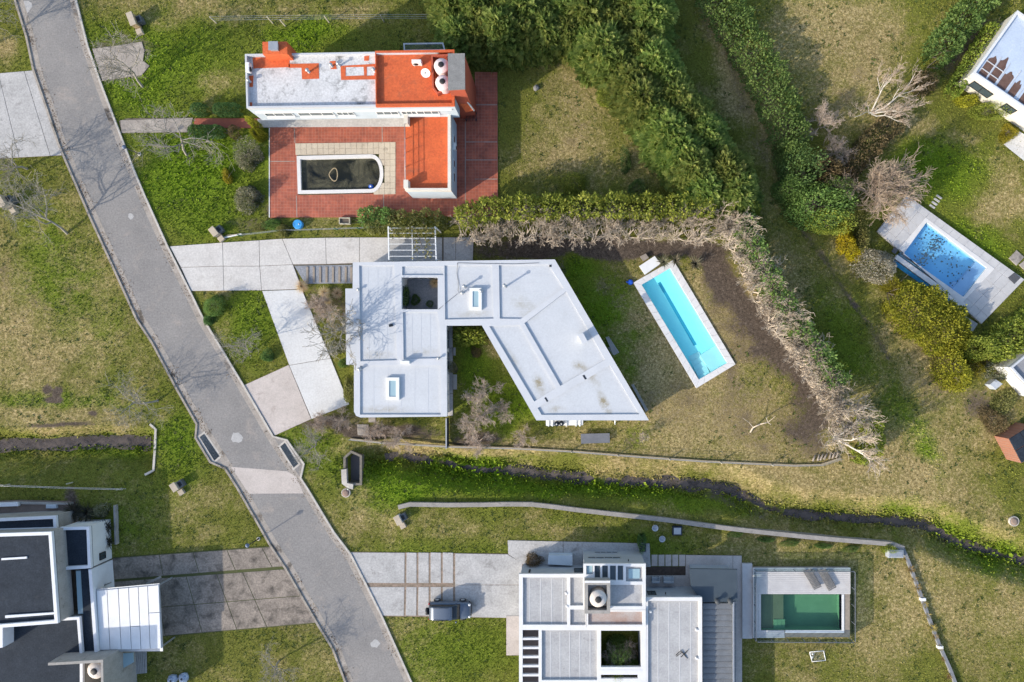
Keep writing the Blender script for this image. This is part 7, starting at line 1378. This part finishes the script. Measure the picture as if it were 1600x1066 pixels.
# ------------------------------------------------------------------ weeds and leaf litter
def free_points(n, seed):
    rng = np.random.default_rng(seed); x = rng.uniform(P(-30, 0).x, P(1630, 0).x, n); y = rng.uniform(P(0, 1090).y, P(0, -30).y, n); keep = np.ones(n, bool)
    for poly in EXCL: keep &= ~inside(x, y, [tuple(q) for q in poly])
    for poly, _ in PITS: keep &= ~inside(x, y, [tuple(q) for q in offset(poly, -.5)])
    keep &= ~inside(x, y, [tuple(q) for q in offset(PIT, -.3)]); return x[keep], y[keep], rng
x, y, rng = free_points(26000, 321); patch = fbm(x, y, 2.4, 401) + .5 * fbm(x, y, .8, 411); dry, dirt, lush = masks(x, y); kp = (patch > .80) & (dirt < .6) & (rng.random(len(x)) > dry * .5); x, y = x[kp], y[kp]; nw = len(x); k = 7
cx, cy = np.repeat(x, k), np.repeat(y, k); sz = np.repeat(rng.uniform(.08, .2, nw), k); a = rng.uniform(0, 2 * math.pi, nw * k); o = np.stack([np.cos(a), np.sin(a), rng.uniform(.15, .7, nw * k)], 1)
pos = np.stack([cx, cy, height(cx, cy) + .01], 1) + o * np.array([.02, .02, 0]); v, q = leaf_arrays(pos, o, unit(np.array([0, 0, 1.]) + rng.normal(size=o.shape) * .3), sz, sz * .55, rng)
wo = bpy.data.objects.new('weeds', raw_mesh('weeds', v, q, leaf_mat('weed_leaf', (.05, .085, .018), (.10, .14, .026), (.20, .22, .06)), np.repeat(np.repeat(rng.random(nw), k), 4))); COL.objects.link(wo); tag(wo, 'small weeds and coarse grass clumps scattered in the lawns', 'weeds', kind='stuff')
pts = []
for ln, wd, n in ((plain_line(ROAD_L)[2:-3], .35, 2600), (plain_line(ROAD_R)[2:-3], .3, 1300)):
    w_ = PP(ln); sg_ = [(a, b, (b - a).length) for a, b in zip(w_, w_[1:])]; tot = sum(s_[2] for s_ in sg_); pr = np.array([s_[2] for s_ in sg_]) / tot; dens = np.random.default_rng(8)
    for i in dens.choice(len(sg_), n, p=pr):
        a, b, L0 = sg_[i]; c = a.lerp(b, dens.random())
        if float(fbm(np.array([c.x]), np.array([c.y]), 2.2, 77)[0]) < .5: continue
        nn = Vector((-(b - a).y, (b - a).x)).normalized(); c = c + nn * ((1 if ln[0] in ROAD_L else -1) * (.16 + abs(dens.normal()) * wd)); pts.append((c.x, c.y, .024))
for t in bpy.data.objects:
    if t.parent is None and t.get('group') in ('leafless trees', 'leafless shrubs', 'pale trees at the pool garden corner'):
        for i in range(46): a = rng.uniform(0, 6.28); r_ = abs(rng.normal()) * 1.5; pts.append((t.location.x + r_ * math.cos(a), t.location.y + r_ * math.sin(a), None))
pa = np.array([(p_[0], p_[1]) for p_ in pts]); zz = height(pa[:, 0], pa[:, 1]); zz = np.array([p_[2] if p_[2] is not None else z_ + .03 for p_, z_ in zip(pts, zz)]); ok = np.ones(len(pa), bool)
for poly in EXCL[1:]: ok &= ~inside(pa[:, 0], pa[:, 1], [tuple(q) for q in poly])
onroad = inside(pa[:, 0], pa[:, 1], [tuple(q) for q in EXCL[0]]); zz = np.where(onroad, .03, zz); pa, zz = pa[ok], zz[ok]; n = len(pa); L_ = rng.uniform(.06, .17, n)
v, q = leaf_arrays(np.stack([pa[:, 0], pa[:, 1], zz], 1), unit(np.stack([rng.normal(size=n), rng.normal(size=n), rng.normal(size=n) * .12], 1)), np.tile(np.array([[0., 0, 1]]), (n, 1)) + rng.normal(size=(n, 3)) * .15, L_, L_ * .6, rng)
lo = bpy.data.objects.new('leaf_litter', raw_mesh('leaf_litter', v, q, leaf_mat('dead_leaf', (.05, .035, .022), (.13, .085, .05), (.27, .19, .11), trans=.1), np.repeat(rng.random(n), 4))); COL.objects.link(lo); tag(lo, 'dead brown leaves along the gutters and under bare trees', 'leaf litter', kind='stuff')
